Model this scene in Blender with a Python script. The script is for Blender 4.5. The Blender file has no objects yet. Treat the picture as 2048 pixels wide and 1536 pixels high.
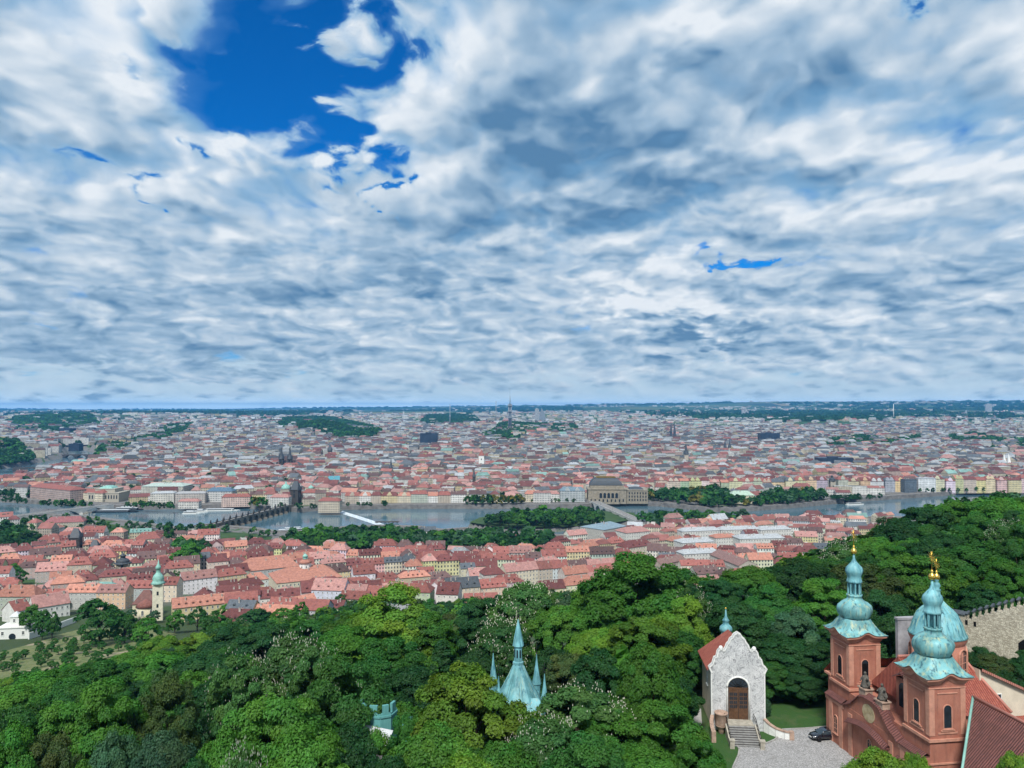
import bpy, bmesh, math, random
import numpy as np
from mathutils import Vector, Matrix, Euler
R = math.radians
scene = bpy.context.scene
COL = scene.collection

# ------------------------------------------------------------------ camera
FPX = 1538.0                      # focal length in pixels of the 2048 px wide photograph
EYE = 186.0                       # metres above the river
PITCH = math.atan((812 - 768) / FPX)
cam = bpy.data.cameras.new('camera')
cam.sensor_fit = 'HORIZONTAL'; cam.sensor_width = 36.0
cam.lens = 36.0 * FPX / 2048.0
cam.clip_start = 1.0; cam.clip_end = 200000.0
cam_o = bpy.data.objects.new('camera', cam); COL.objects.link(cam_o)
cam_o.location = (0, 0, EYE)
cam_o.rotation_euler = (R(90) + PITCH, 0, 0)
scene.camera = cam_o
scene.view_settings.view_transform = 'Standard'
scene.view_settings.look = 'None'
scene.view_settings.exposure = 0.0
scene.view_settings.gamma = 1.0
scene.cycles.use_denoising = True
scene.cycles.denoiser = 'OPENIMAGEDENOISE'
scene.cycles.max_bounces = 6
scene.cycles.diffuse_bounces = 3
scene.cycles.glossy_bounces = 2
scene.cycles.transmission_bounces = 2
scene.cycles.transparent_max_bounces = 4
scene.cycles.volume_bounces = 0
scene.cycles.use_adaptive_sampling = True
scene.cycles.adaptive_threshold = 0.015; scene.cycles.adaptive_min_samples = 10
scene.cycles.caustics_reflective = False
scene.cycles.caustics_refractive = False
CP, SP = math.cos(PITCH), math.sin(PITCH)
def ray(u, v):
    cx = (u - 1024) / FPX; cy = (768 - v) / FPX
    return Vector((cx, CP - cy * SP, SP + cy * CP))
def at(u, v, z=0.0):              # the point of height z seen at a photo pixel
    d = ray(u, v); t = (z - EYE) / d.z
    return Vector((d.x * t, d.y * t, z))
def aty(u, v, y):                 # the point at forward distance y seen at a photo pixel
    d = ray(u, v); t = y / d.y
    return Vector((d.x * t, y, EYE + d.z * t))
def proj(x, y, z):                # numpy friendly projection to photo pixels
    zz = z - EYE
    dep = y * CP + zz * SP; up = zz * CP - y * SP
    return 1024 + FPX * x / dep, 768 - FPX * up / dep

# ------------------------------------------------------------------ node helpers
class NT:
    def __init__(s, tree): s.t = tree; s.n = tree.nodes; s.l = tree.links
    def new(s, t, **kw):
        n = s.n.new(t)
        for k, v in kw.items(): setattr(n, k, v)
        return n
    def put(s, sock, v):
        if v is None: return
        if isinstance(v, bpy.types.NodeSocket): s.l.new(v, sock)
        else:
            if isinstance(v, (tuple, list)) and len(v) == 3 and sock.type == 'RGBA': v = (*v, 1)
            sock.default_value = v
    def m(s, op, a, b=None, c=None, clamp=False):
        n = s.new('ShaderNodeMath', operation=op, use_clamp=clamp)
        s.put(n.inputs[0], a); s.put(n.inputs[1], b)
        if c is not None: s.put(n.inputs[2], c)
        return n.outputs[0]
    def vm(s, op, a, b=None, out=0):
        n = s.new('ShaderNodeVectorMath', operation=op)
        s.put(n.inputs[0], a); s.put(n.inputs[1], b)
        return n.outputs[out]
    def xyz(s, x, y, z=0.0):
        n = s.new('ShaderNodeCombineXYZ')
        for i, v in enumerate((x, y, z)): s.put(n.inputs[i], v)
        return n.outputs[0]
    def sep(s, v):
        n = s.new('ShaderNodeSeparateXYZ'); s.put(n.inputs[0], v); return n.outputs
    def noise(s, v, scale, detail=4, rough=.5, dist=0.0, w=None, out=0, lac=2.0):
        n = s.new('ShaderNodeTexNoise', noise_dimensions='3D')
        s.put(n.inputs['Vector'], v); n.inputs['Scale'].default_value = scale
        n.inputs['Detail'].default_value = detail; n.inputs['Roughness'].default_value = rough
        n.inputs['Distortion'].default_value = dist; n.inputs['Lacunarity'].default_value = lac
        return n.outputs[out]
    def ramp(s, f, stops, mode='LINEAR'):
        n = s.new('ShaderNodeValToRGB'); s.put(n.inputs[0], f)
        e = n.color_ramp.elements; n.color_ramp.interpolation = mode
        while len(e) < len(stops): e.new(0.5)
        for q, (p, c) in zip(e, stops):
            q.position = p; q.color = (*c, 1) if len(c) == 3 else c
        return n.outputs[0]
    def map(s, v, a, b, c=0.0, d=1.0, smooth=False):
        n = s.new('ShaderNodeMapRange', interpolation_type='SMOOTHSTEP' if smooth else 'LINEAR')
        for i, q in enumerate((v, a, b, c, d)): s.put(n.inputs[i], q)
        return n.outputs[0]
    def mix(s, f, a, b, mode='MIX'):
        n = s.new('ShaderNodeMix', data_type='RGBA', blend_type=mode)
        s.put(n.inputs[0], f); s.put(n.inputs[6], a); s.put(n.inputs[7], b)
        return n.outputs[2]

# ------------------------------------------------------------------ sun and sky
HAZE = 4.0e-5
SUN_EL, SUN_AZ = R(52), R(192)    # azimuth clockwise from the view direction (+Y): from the right, behind the camera
sun = bpy.data.lights.new('sun', 'SUN'); sun.energy = 4.8; sun.angle = R(12); sun.color = (1, .975, .93)
sun_o = bpy.data.objects.new('sun', sun); COL.objects.link(sun_o)
sd = Vector((math.sin(SUN_AZ) * math.cos(SUN_EL), math.cos(SUN_AZ) * math.cos(SUN_EL), math.sin(SUN_EL)))
sun_o.rotation_euler = sd.to_track_quat('Z', 'Y').to_euler()
sun_o.location = (100, -150, 500)

def build_world():
    w = bpy.data.worlds.new('World'); scene.world = w; w.use_nodes = True
    w.cycles.sampling_method = 'MANUAL'; w.cycles.sample_map_resolution = 512
    t = NT(w.node_tree); t.n.clear()
    out = t.new('ShaderNodeOutputWorld'); bg = t.new('ShaderNodeBackground')
    t.l.new(bg.outputs[0], out.inputs[0]); bg.inputs[1].default_value = 0.1
    sky = t.new('ShaderNodeTexSky', sky_type='NISHITA', sun_disc=False, sun_elevation=SUN_EL,
                sun_rotation=SUN_AZ, altitude=300, air_density=1.0, dust_density=.4, ozone_density=2.5)
    d = t.vm('NORMALIZE', t.new('ShaderNodeTexCoord').outputs['Generated'])
    x, y, z = t.sep(d)
    el = t.m('MULTIPLY', t.m('ARCSINE', z), 57.29578)          # degrees
    az = t.m('MULTIPLY', t.m('ARCTAN2', x, y), 57.29578)
    zc = t.m('ADD', t.m('MAXIMUM', z, 0.0), 0.22)
    P = t.xyz(t.m('DIVIDE', x, zc), t.m('DIVIDE', y, zc))       # a flat cloud deck overhead
    mp = t.new('ShaderNodeMapping'); mp.inputs['Rotation'].default_value = (0, 0, R(28)); mp.inputs['Scale'].default_value = (1.55, 1.25, 1)
    t.l.new(P, mp.inputs[0]); Q = mp.outputs[0]
    # low over the horizon the clouds are seen from the side
    S = t.xyz(t.m('MULTIPLY', az, .16), t.m('MULTIPLY', el, .42), 3.0)
    low = t.map(el, 17.0, 5.0, smooth=True)
    Q = t.new('ShaderNodeMix', data_type='VECTOR'); t.put(Q.inputs[0], t.m('MULTIPLY', low, 0)); t.l.new(mp.outputs[0], Q.inputs[4]); t.l.new(S, Q.inputs[5]); Q = Q.outputs[1]
    warp = t.noise(Q, 1.6, 4, .55, out=1)
    Q = t.vm('ADD', Q, t.vm('MULTIPLY', t.vm('SUBTRACT', warp, (.5, .5, .5)), (.34, .34, 0)))
    def puff(q, sc, det=2):
        n = t.new('ShaderNodeTexVoronoi', feature='SMOOTH_F1', voronoi_dimensions='2D')
        t.put(n.inputs['Vector'], q); n.inputs['Scale'].default_value = sc; n.inputs['Detail'].default_value = det
        n.inputs['Roughness'].default_value = .52; n.inputs['Smoothness'].default_value = .7; n.inputs['Lacunarity'].default_value = 2.3
        return n.outputs['Distance']
    def field(off):
        q = t.vm('ADD', Q, off)
        return t.m('ADD', t.m('MULTIPLY', t.m('SUBTRACT', t.noise(q, 1.6, 9, .57), .5), 1.0), t.m('MULTIPLY', t.m('SUBTRACT', .42, puff(q, 2.8, 2)), .72))
    f0 = field((0, 0, 0)); f1 = field((.02, -.10, 0))
    # side-on heaps near the horizon
    sw = t.vm('ADD', S, t.vm('MULTIPLY', t.vm('SUBTRACT', t.noise(S, 1.3, 3, .5, out=1), (.5, .5, .5)), (.9, .5, 0)))
    def heap(off):
        q = t.vm('ADD', sw, off)
        return t.m('ADD', t.m('MULTIPLY', t.m('SUBTRACT', t.noise(q, 1.0, 9, .58), .5), 1.0), t.m('MULTIPLY', t.m('SUBTRACT', .42, puff(q, 1.3)), .45))
    h0 = heap((0, 0, 0)); h1 = heap((.10, .16, 0))
    big = t.m('SUBTRACT', t.noise(t.vm('ADD', Q, (7.3, 2.1, 0)), .7, 3, .5), .5)
    fine = t.m('SUBTRACT', t.noise(t.vm('ADD', Q, (1.7, 5.2, 0)), 6.0, 7, .62), .5)
    az = t.m('ADD', az, t.m('ADD', t.m('MULTIPLY', f0, 9.0), t.m('MULTIPLY', fine, 6.0)))
    el = t.m('ADD', el, t.m('ADD', t.m('MULTIPLY', f1, 4.5), t.m('MULTIPLY', fine, -3.0)))
    def blobs(lst):
        tot = None
        for (u, v, ru, rv, wgt, rot) in lst:
            r = ray(u, v).normalized()
            a0 = math.degrees(math.atan2(r.x, r.y)); e0 = math.degrees(math.asin(r.z))
            ra, re = ru / FPX * 57.3, rv / FPX * 57.3
            c, s_ = math.cos(R(rot)), math.sin(R(rot))
            da = t.m('SUBTRACT', az, a0); de = t.m('SUBTRACT', el, e0)
            p = t.m('DIVIDE', t.m('ADD', t.m('MULTIPLY', da, c), t.m('MULTIPLY', de, s_)), ra)
            q = t.m('DIVIDE', t.m('SUBTRACT', t.m('MULTIPLY', de, c), t.m('MULTIPLY', da, s_)), re)
            g = t.m('ADD', t.m('MULTIPLY', p, p), t.m('MULTIPLY', q, q))
            g = t.m('MULTIPLY', t.m('POWER', 2.71828, t.m('MULTIPLY', g, -1.0)), wgt)
            tot = g if tot is None else t.m('ADD', tot, g)
        return tot
    holes = blobs(SKY_HOLES); dark = blobs(SKY_DARK)
    cov = t.m('ADD', t.m('ADD', t.m('MULTIPLY', f0, 1.3), t.m('MULTIPLY', big, .5)), t.m('ADD', t.m('MULTIPLY', fine, .5), 1.0))
    cov = t.m('ADD', t.m('SUBTRACT', cov, t.m('MULTIPLY', holes, 2.25)), t.m('MULTIPLY', t.m('MINIMUM', t.m('MAXIMUM', holes, 0.0), .7), t.m('MULTIPLY', t.m('ADD', fine, t.m('MULTIPLY', f0, .7)), 2.4)))
    alpha = t.map(t.m('ADD', cov, t.m('MULTIPLY', fine, .35)), -.16, .30, smooth=True)
    # light and shade of the deck
    shade = t.m('ADD', t.m('MULTIPLY', t.m('SUBTRACT', f0, f1), 1.35), t.m('MULTIPLY', t.m('ADD', big, t.m('MULTIPLY', f0, .35)), -.9))
    shade = t.m('ADD', shade, t.m('MULTIPLY', fine, .16))
    shade2 = t.m('ADD', t.m('MULTIPLY', t.m('SUBTRACT', h0, h1), 1.5), t.m('MULTIPLY', fine, .15))
    L = t.m('ADD', .53, t.m('ADD', t.m('MULTIPLY', shade, t.m('SUBTRACT', 1.0, t.m('MULTIPLY', low, .75))), t.m('MULTIPLY', shade2, low)))
    L = t.m('SUBTRACT', L, t.m('MULTIPLY', dark, 1.15))
    thin = t.m('MULTIPLY', t.map(cov, .70, .15), t.map(el, 6.0, 14.0))
    col = t.ramp(L, [(0.0, (.10, .235, .42)), (.22, (.20, .345, .52)), (.45, (.34, .49, .655)), (.68, (.53, .645, .765)), (.98, (.80, .86, .925))])
    col = t.mix(t.m('MULTIPLY', thin, .75), col, (.20, .43, .70))
    sc10 = t.vm('SCALE', col); sc10.node.inputs['Scale'].default_value = 10.0
    blue = t.mix(1.0, sky.outputs[0], (.03, .60, 1.25), 'MULTIPLY')
    # thin veil in the gaps
    blue = t.mix(t.map(cov, -.5, .1, 0, .35), blue, (1.5, 3.6, 6.8))
    c = t.mix(alpha, blue, sc10)
    # pale air low over the horizon
    hz = t.m('POWER', 2.71828, t.m('MULTIPLY', t.m('MAXIMUM', el, 0.0), -.62))
    hc = t.vm('SCALE', (5.0, 6.7, 8.0)); t.put(hc.node.inputs['Scale'], t.m('ADD', 1.0, t.m('MULTIPLY', t.m('POWER', 2.71828, t.m('MULTIPLY', t.m('MAXIMUM', t.m('MULTIPLY', t.m('ARCSINE', z), 57.3), 0.0), -3.2)), 1.7)))
    c = t.mix(t.m('MULTIPLY', hz, .8), c, hc)
    t.l.new(c, bg.inputs[0])
# (u, v, half width, half height, weight, tilt) of the openings and of the darker cloud, as directions from here
SKY_HOLES = [(640, 95, 42, 26, -.75, 0), (548, 252, 62, 24, -.75, -15), (330, 62, 30, 14, -.3, 0), (300, 100, 70, 30, .20, -30), (515, 130, 110, 110, .55, 0), (545, 60, 130, 70, .40, 0), (640, 20, 65, 85, .42, 0), (430, 215, 90, 50, .40, 20), (340, 120, 85, 50, .27, 0),
    (580, 290, 70, 40, .38, -20), (620, 310, 60, 25, .35, -20), (690, 140, 50, 40, .2, 0), (455, 260, 60, 40, .2, 0),
    (645, 392, 34, 13, .42, 0), (742, 406, 20, 10, .45, 0), (1385, 548, 52, 14, .42, 0), (240, 180, 26, 11, .25, 0),
    (22, 330, 40, 12, .22, 0), (190, 398, 30, 9, .22, 0), (1750, 72, 16, 16, .3, 0), (2010, 275, 34, 10, .33, 0), (330, 320, 16, 12, .26, 0), (232, 437, 20, 9, .3, 0)]
SKY_DARK = [(1010, 260, 150, 110, .30, 0), (1260, 330, 240, 90, .24, 15), (900, 470, 170, 50, .16, 0), (1560, 150, 160, 40, .16, 25), (1200, 430, 260, 60, .18, 0),
    (1900, 60, 160, 90, .14, 0), (1330, 690, 130, 20, .5, -8), (1160, 670, 60, 20, .3, -20), (60, 690, 90, 60, .22, 0), (450, 720, 170, 40, .22, 0), (150, 760, 260, 18, .22, 0),
    (800, 580, 160, 22, .2, 0), (1750, 590, 200, 40, .18, 0), (500, 600, 180, 22, .16, 0), (1300, 570, 60, 30, -.2, 0), (1220, 640, 110, 45, -.45, 0), (1390, 660, 60, 25, -.3, 0),
    (800, 100, 70, 160, -.16, 0), (1400, 110, 150, 40, -.18, 25), (1700, 30, 120, 40, -.16, 30), (430, 300, 330, 50, -.12, 0), (120, 90, 130, 60, -.12, 0)]
build_world()
# ------------------------------------------------------------------ mesh builder
class MB:
    def __init__(s): s.v = []; s.f = []; s.mi = []; s.uv = []; s.M = Matrix(); s.sm = []
    def add(s, vs, fs, mi=0, uvs=None, smooth=False):
        o = len(s.v)
        for p in vs: s.v.append(tuple(s.M @ Vector(p)))
        for k, f in enumerate(fs):
            s.f.append([o + i for i in f]); s.mi.append(mi); s.sm.append(smooth)
            s.uv.append(uvs[k] if uvs else None)
        return s
    def quad(s, a, b, c, d, mi=0, uv=None):
        a, b, c, d = map(Vector, (a, b, c, d))
        if uv is None:
            w = (b - a).length; h = (d - a).length; uv = [(0, 0), (w, 0), (w, h), (0, h)]
        return s.add([a, b, c, d], [(0, 1, 2, 3)], mi, [uv])
    def poly(s, pts, mi=0, uvs=None): return s.add(pts, [tuple(range(len(pts)))], mi, [uvs] if uvs else None)
    def box(s, x0, x1, y0, y1, z0, z1, mi=0):
        vs = [(x0, y0, z0), (x1, y0, z0), (x1, y1, z0), (x0, y1, z0), (x0, y0, z1), (x1, y0, z1), (x1, y1, z1), (x0, y1, z1)]
        w, d, h = x1 - x0, y1 - y0, z1 - z0
        uv = lambda a, b: [(0, 0), (a, 0), (a, b), (0, b)]
        return s.add(vs, [(3, 2, 1, 0), (4, 5, 6, 7), (0, 1, 5, 4), (1, 2, 6, 5), (2, 3, 7, 6), (3, 0, 4, 7)], mi,
                     [uv(w, d), uv(w, d), uv(w, h), uv(d, h), uv(w, h), uv(d, h)])
    def lathe(s, prof, n=16, mi=0, cx=0, cy=0, smooth=True, a0=0.0, flat=None, cap=True):
        """prof = [(radius, z)...]; flat(angle) -> radius factor"""
        o = len(s.v); m = len(prof)
        for k in range(n):
            a = a0 + 2 * math.pi * k / n; q = flat(a) if flat else 1.0
            for r, z in prof: s.v.append(tuple(s.M @ Vector((cx + r * q * math.cos(a), cy + r * q * math.sin(a), z))))
        for k in range(n):
            k2 = (k + 1) % n
            for j in range(m - 1):
                s.f.append([o + k * m + j, o + k2 * m + j, o + k2 * m + j + 1, o + k * m + j + 1]); s.mi.append(mi); s.sm.append(smooth)
                w = 2 * math.pi * max(prof[j][0], .3) / n
                s.uv.append([(k * w, prof[j][1]), ((k + 1) * w, prof[j][1]), ((k + 1) * w, prof[j + 1][1]), (k * w, prof[j + 1][1])])
        if cap:
            for j, rev in ((0, True), (m - 1, False)):
                if prof[j][0] > 1e-3:
                    ids = [o + k * m + j for k in range(n)]
                    s.f.append(ids[::-1] if rev else ids); s.mi.append(mi); s.sm.append(False); s.uv.append(None)
        return s
    def tube(s, pts, rad, n=6, mi=0):
        pts = [Vector(p) for p in pts]; o = len(s.v)
        rad = rad if isinstance(rad, (list, tuple)) else [rad] * len(pts)
        for i, p in enumerate(pts):
            t = (pts[min(i + 1, len(pts) - 1)] - pts[max(i - 1, 0)]).normalized()
            a = t.cross(Vector((0, 0, 1)))
            if a.length < .05: a = t.cross(Vector((1, 0, 0)))
            a.normalize(); b = t.cross(a)
            for k in range(n):
                q = 2 * math.pi * k / n
                s.v.append(tuple(s.M @ (p + a * (math.cos(q) * rad[i]) + b * (math.sin(q) * rad[i]))))
        for i in range(len(pts) - 1):
            for k in range(n):
                k2 = (k + 1) % n
                s.f.append([o + i * n + k, o + i * n + k2, o + (i + 1) * n + k2, o + (i + 1) * n + k]); s.mi.append(mi); s.sm.append(True); s.uv.append(None)
        s.f.append([o + k for k in range(n)][::-1]); s.f.append([o + (len(pts) - 1) * n + k for k in range(n)])
        s.mi += [mi] * 2; s.sm += [False] * 2; s.uv += [None] * 2
        return s
    def ball(s, c, r, n=10, m=7, mi=0, sx=1, sy=1, sz=1):
        prof = [(r * math.sin(math.pi * j / m), -r * math.cos(math.pi * j / m)) for j in range(m + 1)]
        M0 = s.M; s.M = M0 @ Matrix.Translation(c) @ Matrix.Diagonal((sx, sy, sz, 1)); s.lathe(prof, n, mi, cap=False); s.M = M0
        return s
    def extrude(s, outline, y0, y1, mi=0, mi_side=None):
        """closed outline in xz pushed from y0 to y1 (outline counter-clockwise seen from -y)"""
        n = len(outline); ms = mi if mi_side is None else mi_side
        vs = [(x, y0, z) for x, z in outline] + [(x, y1, z) for x, z in outline]
        s.add(vs, [tuple(range(n)), tuple(range(2 * n - 1, n - 1, -1))], mi, [list(outline), [outline[i] for i in range(n - 1, -1, -1)]])
        for i in range(n):
            j = (i + 1) % n
            s.quad((outline[i][0], y1, outline[i][1]), (outline[j][0], y1, outline[j][1]), (outline[j][0], y0, outline[j][1]), (outline[i][0], y0, outline[i][1]), ms)
        return s
    def mesh(s, name):
        me = bpy.data.meshes.new(name); me.from_pydata(s.v, [], s.f)
        me.polygons.foreach_set('material_index', s.mi); me.polygons.foreach_set('use_smooth', s.sm)
        uvl = me.uv_layers.new(name='UVMap'); buf = []
        for f, uv in zip(s.f, s.uv):
            if uv and len(uv) == len(f):
                for q in uv: buf += q
            else: buf += [0.0, 0.0] * len(f)
        uvl.data.foreach_set('uv', buf); me.update()
        return me
    def build(s, name, mats, parent=None, color=None, loc=None, rotz=None):
        me = s.mesh(name)
        for m in (mats if isinstance(mats, (list, tuple)) else [mats]): me.materials.append(m)
        o = link(name, me, parent)
        if color: o.color = (*color, 1)
        if loc is not None: o.location = loc
        if rotz is not None: o.rotation_euler = (0, 0, rotz)
        return o
def link(name, data, parent=None):
    o = bpy.data.objects.new(name, data); COL.objects.link(o)
    if parent is not None: o.parent = parent
    return o
def thing(name, label, cat, loc=(0, 0, 0), rotz=0.0, group=None):
    o = link(name, None); o.location = loc; o.rotation_euler = (0, 0, rotz); o.empty_display_size = .5
    o['label'] = label; o['category'] = cat
    if group: o['group'] = group
    return o
def tag(o, label, cat, group=None):
    o['label'] = label; o['category'] = cat
    if group: o['group'] = group
    return o
def npmesh(name, verts, loops, sizes, mats, mi=None, col=None, uv=None, smooth=False):
    """a mesh straight from numpy arrays"""
    me = bpy.data.meshes.new(name); verts = np.asarray(verts, np.float32)
    me.vertices.add(len(verts)); me.vertices.foreach_set('co', verts.ravel())
    loops = np.asarray(loops, np.int32).ravel(); sizes = np.asarray(sizes, np.int32)
    me.loops.add(len(loops)); me.loops.foreach_set('vertex_index', loops)
    me.polygons.add(len(sizes))
    st = np.zeros(len(sizes), np.int32); st[1:] = np.cumsum(sizes)[:-1]
    me.polygons.foreach_set('loop_start', st)
    for m in mats: me.materials.append(m)
    if mi is not None: me.polygons.foreach_set('material_index', np.asarray(mi, np.int32))
    me.polygons.foreach_set('use_smooth', np.full(len(sizes), smooth))
    if uv is not None:
        l = me.uv_layers.new(name='UVMap'); l.data.foreach_set('uv', np.asarray(uv, np.float32).ravel())
    if col is not None:
        a = me.color_attributes.new('Col', 'FLOAT_COLOR', 'CORNER'); a.data.foreach_set('color', np.asarray(col, np.float32).ravel())
    me.update(calc_edges=True); me.validate()
    return me

# ------------------------------------------------------------------ materials
MATS = {}
def newmat(name):
    m = bpy.data.materials.new(name); m.use_nodes = True; t = NT(m.node_tree); MATS[name] = m
    b = t.n['Principled BSDF']; b.inputs['Specular IOR Level'].default_value = .25
    return m, t, b
def objco(t): return t.new('ShaderNodeTexCoord').outputs['Object']
def uvco(t): return t.new('ShaderNodeTexCoord').outputs['UV']
def bump(t, b, h, strength=.4, dist=.05):
    n = t.new('ShaderNodeBump'); n.inputs['Strength'].default_value = strength; n.inputs['Distance'].default_value = dist
    t.l.new(h, n.inputs['Height']); t.l.new(n.outputs[0], b.inputs['Normal'])
def simple(name, c, rough=.7, metal=0, var=.25, scale=3.0, bmp=0.0):
    m, t, b = newmat(name); b.inputs['Roughness'].default_value = rough; b.inputs['Metallic'].default_value = metal
    n = t.noise(objco(t), scale, 5, .6)
    t.put(b.inputs['Base Color'], t.mix(t.map(n, .3, .7), tuple(x * (1 - var) for x in c), tuple(min(1, x * (1 + var)) for x in c)))
    if bmp: bump(t, b, n, bmp)
    return m
M = {}
def tinted():      # the object's own colour, weathered
    for nm, rough, amt, sc in (('plaster', .85, .3, .35), ('rooftile', .8, .45, .5)):
        m, t, b = newmat(nm); b.inputs['Roughness'].default_value = rough
        oc = t.new('ShaderNodeObjectInfo')
        n = t.noise(objco(t), sc, 6, .65)
        n2 = t.noise(objco(t), sc * 6, 4, .6)
        f = t.m('ADD', t.m('MULTIPLY', n, .7), t.m('MULTIPLY', n2, .3))
        g = t.map(f, .32, .68, 1 - amt, 1 + amt * .5)
        c = t.vm('SCALE', oc.outputs['Color']); t.put(c.node.inputs['Scale'], g)
        if nm == 'rooftile':
            u = uvco(t); w = t.new('ShaderNodeTexWave', wave_type='BANDS', bands_direction='X'); t.put(w.inputs['Vector'], u)
            w.inputs['Scale'].default_value = 1.2; w.inputs['Distortion'].default_value = .6
            bump(t, b, w.outputs['Fac'], .5, .12)
        t.put(b.inputs['Base Color'], c); M[nm] = m
    # the far city: colours per face; windows as openings laid out in metres on the walls
    for nm in ('city_wall', 'city_roof', 'facade'):
        m, t, b = newmat(nm); b.inputs['Roughness'].default_value = .8
        if nm == 'facade': c0 = t.new('ShaderNodeObjectInfo').outputs['Color']
        else: c0 = t.new('ShaderNodeVertexColor', layer_name='Col').outputs[0]
        n = t.noise(t.new('ShaderNodeNewGeometry').outputs['Position'], .12, 5, .65)
        c = t.vm('SCALE', c0); t.put(c.node.inputs['Scale'], t.map(n, .3, .7, .72, 1.2))
        if nm != 'city_roof':
            u, v, _ = t.sep(uvco(t))
            uu = t.m('FRACT', t.m('DIVIDE', u, 2.7)); vv = t.m('FRACT', t.m('DIVIDE', v, 3.5))
            inx = t.m('LESS_THAN', t.m('ABSOLUTE', t.m('SUBTRACT', uu, .5)), .21)
            iny = t.m('LESS_THAN', t.m('ABSOLUTE', t.m('SUBTRACT', vv, .5)), .29)
            win = t.m('MULTIPLY', inx, iny)
            sill = t.m('MULTIPLY', t.m('LESS_THAN', t.m('ABSOLUTE', t.m('SUBTRACT', uu, .5)), .27), t.m('LESS_THAN', t.m('ABSOLUTE', t.m('SUBTRACT', vv, .5)), .35))
            cell = t.xyz(t.m('FLOOR', t.m('DIVIDE', u, 2.7)), t.m('FLOOR', t.m('DIVIDE', v, 3.5)))
            wn = t.new('ShaderNodeTexWhiteNoise'); t.put(wn.inputs['Vector'], cell)
            glass = t.mix(wn.outputs['Value'], (.015, .02, .03), (.10, .12, .14))
            lite = t.vm('MINIMUM', t.vm('MULTIPLY', c, (1.25, 1.25, 1.22)), (.85, .85, .82))
            c = t.mix(sill, c, lite); c = t.mix(win, c, glass)
            cor = t.m('GREATER_THAN', vv, .955)
            c = t.mix(t.m('MULTIPLY', cor, .5), c, lite)
            b.inputs['Roughness'].default_value = .7
        t.put(b.inputs['Base Color'], c); M[nm] = m
tinted()
M['glass'] = simple('window_glass', (.02, .028, .036), .12, 0, .4, .8)
M['white'] = simple('white_paint', (.72, .72, .68), .7, 0, .12, 2)
M['stone'] = simple('pale_stone', (.36, .33, .27), .85, 0, .3, 1.5, .3)
M['darkstone'] = simple('sooty_stone', (.055, .052, .05), .9, 0, .5, .8, .4)
M['chimney'] = simple('chimney_render', (.45, .40, .35), .9, 0, .4, 1.0)
M['bronze'] = simple('dark_bronze', (.035, .04, .035), .6, .3, .5, 4)
M['iron'] = simple('black_iron', (.02, .02, .022), .5, .6, .3, 4)
M['gold'] = simple('gilding', (.85, .52, .10), .28, 1, .15, 4)
M['bark'] = simple('bark', (.06, .045, .032), .95, 0, .4, 4, .5)
M['slate'] = simple('slate_roof', (.055, .065, .075), .55, 0, .35, 1)
M['tin'] = simple('pale_tin_roof', (.52, .54, .55), .45, 0, .15, .6)

def copper(name, base, dark, streak, amt):
    m, t, b = newmat(name); b.inputs['Roughness'].default_value = .5; b.inputs['Specular IOR Level'].default_value = .4
    o = objco(t); n = t.noise(o, 1.6, 6, .65); n4 = t.noise(o, .5, 3, .5)
    st = t.new('ShaderNodeMapping'); st.inputs['Scale'].default_value = (3.2, 3.2, .42); t.l.new(o, st.inputs[0])
    n2 = t.noise(st.outputs[0], .75, 4, .55); n3 = t.noise(t.vm('ADD', st.outputs[0], (9, 4, 2)), .55, 4, .55)
    c = t.mix(t.map(n, .3, .7), base, tuple(x * .7 for x in base))
    c = t.mix(t.map(n4, .42, .62, 0, .85), c, tuple(min(1, x * 1.45 + .03) for x in base))
    c = t.mix(t.map(n3, .5, .68, 0, amt), c, streak)
    c = t.mix(t.map(n2, .54, .66, 0, .9), c, dark)
    t.put(b.inputs['Base Color'], c); bump(t, b, n2, .15, .05); M[name] = m
copper('copper', (.115, .29, .295), (.03, .10, .125), (.40, .43, .25), .75)
copper('copper_plain', (.115, .30, .325), (.05, .17, .21), (.25, .44, .43), .6)
M['greencopper'] = simple('old_green_copper', (.22, .42, .36), .6, 0, .25, .5)

# ------------------------------------------------------------------ terrain
TA = [-.9, -.67, -.4, -.2, 0, .2, .28, .4, .5, .58, .67, 1.0]
TD = [0, 70, 110, 150, 200, 250, 300, 400, 500, 600, 700, 850, 1000]
TZ = np.array([
    [132, 124, 114, 104, 92, 82, 73, 56, 41, 31, 24, 14, 8],
    [132, 124, 114, 104, 92, 82, 73, 56, 41, 31, 24, 14, 8],
    [134, 127, 118, 110, 101, 92, 82, 61, 43, 32, 24, 14, 8],
    [135, 130, 123, 117, 109, 98, 85, 61, 42, 30, 22, 12, 7],
    [136, 133, 128, 122, 115, 103, 88, 60, 40, 28, 20, 12, 7],
    [137, 136.5, 136.4, 131, 121, 108, 93, 64, 43, 29, 20, 12, 7],
    [137, 136.6, 136.4, 134, 126, 115, 101, 73, 50, 33, 21, 12, 7],
    [137, 136.6, 136.4, 135.5, 130, 123, 114, 91, 66, 43, 26, 13, 7],
    [137, 136.8, 136.4, 136, 133, 130, 124, 108, 86, 62, 41, 20, 8],
    [138, 137, 136.4, 136.4, 136, 134.5, 132, 120, 100, 78, 55, 30, 10],
    [139, 137, 138, 141, 141, 139, 136, 127, 112, 92, 70, 42, 16],
    [139, 137, 138, 141, 141, 139, 136, 127, 112, 92, 70, 42, 16]], float)
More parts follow.
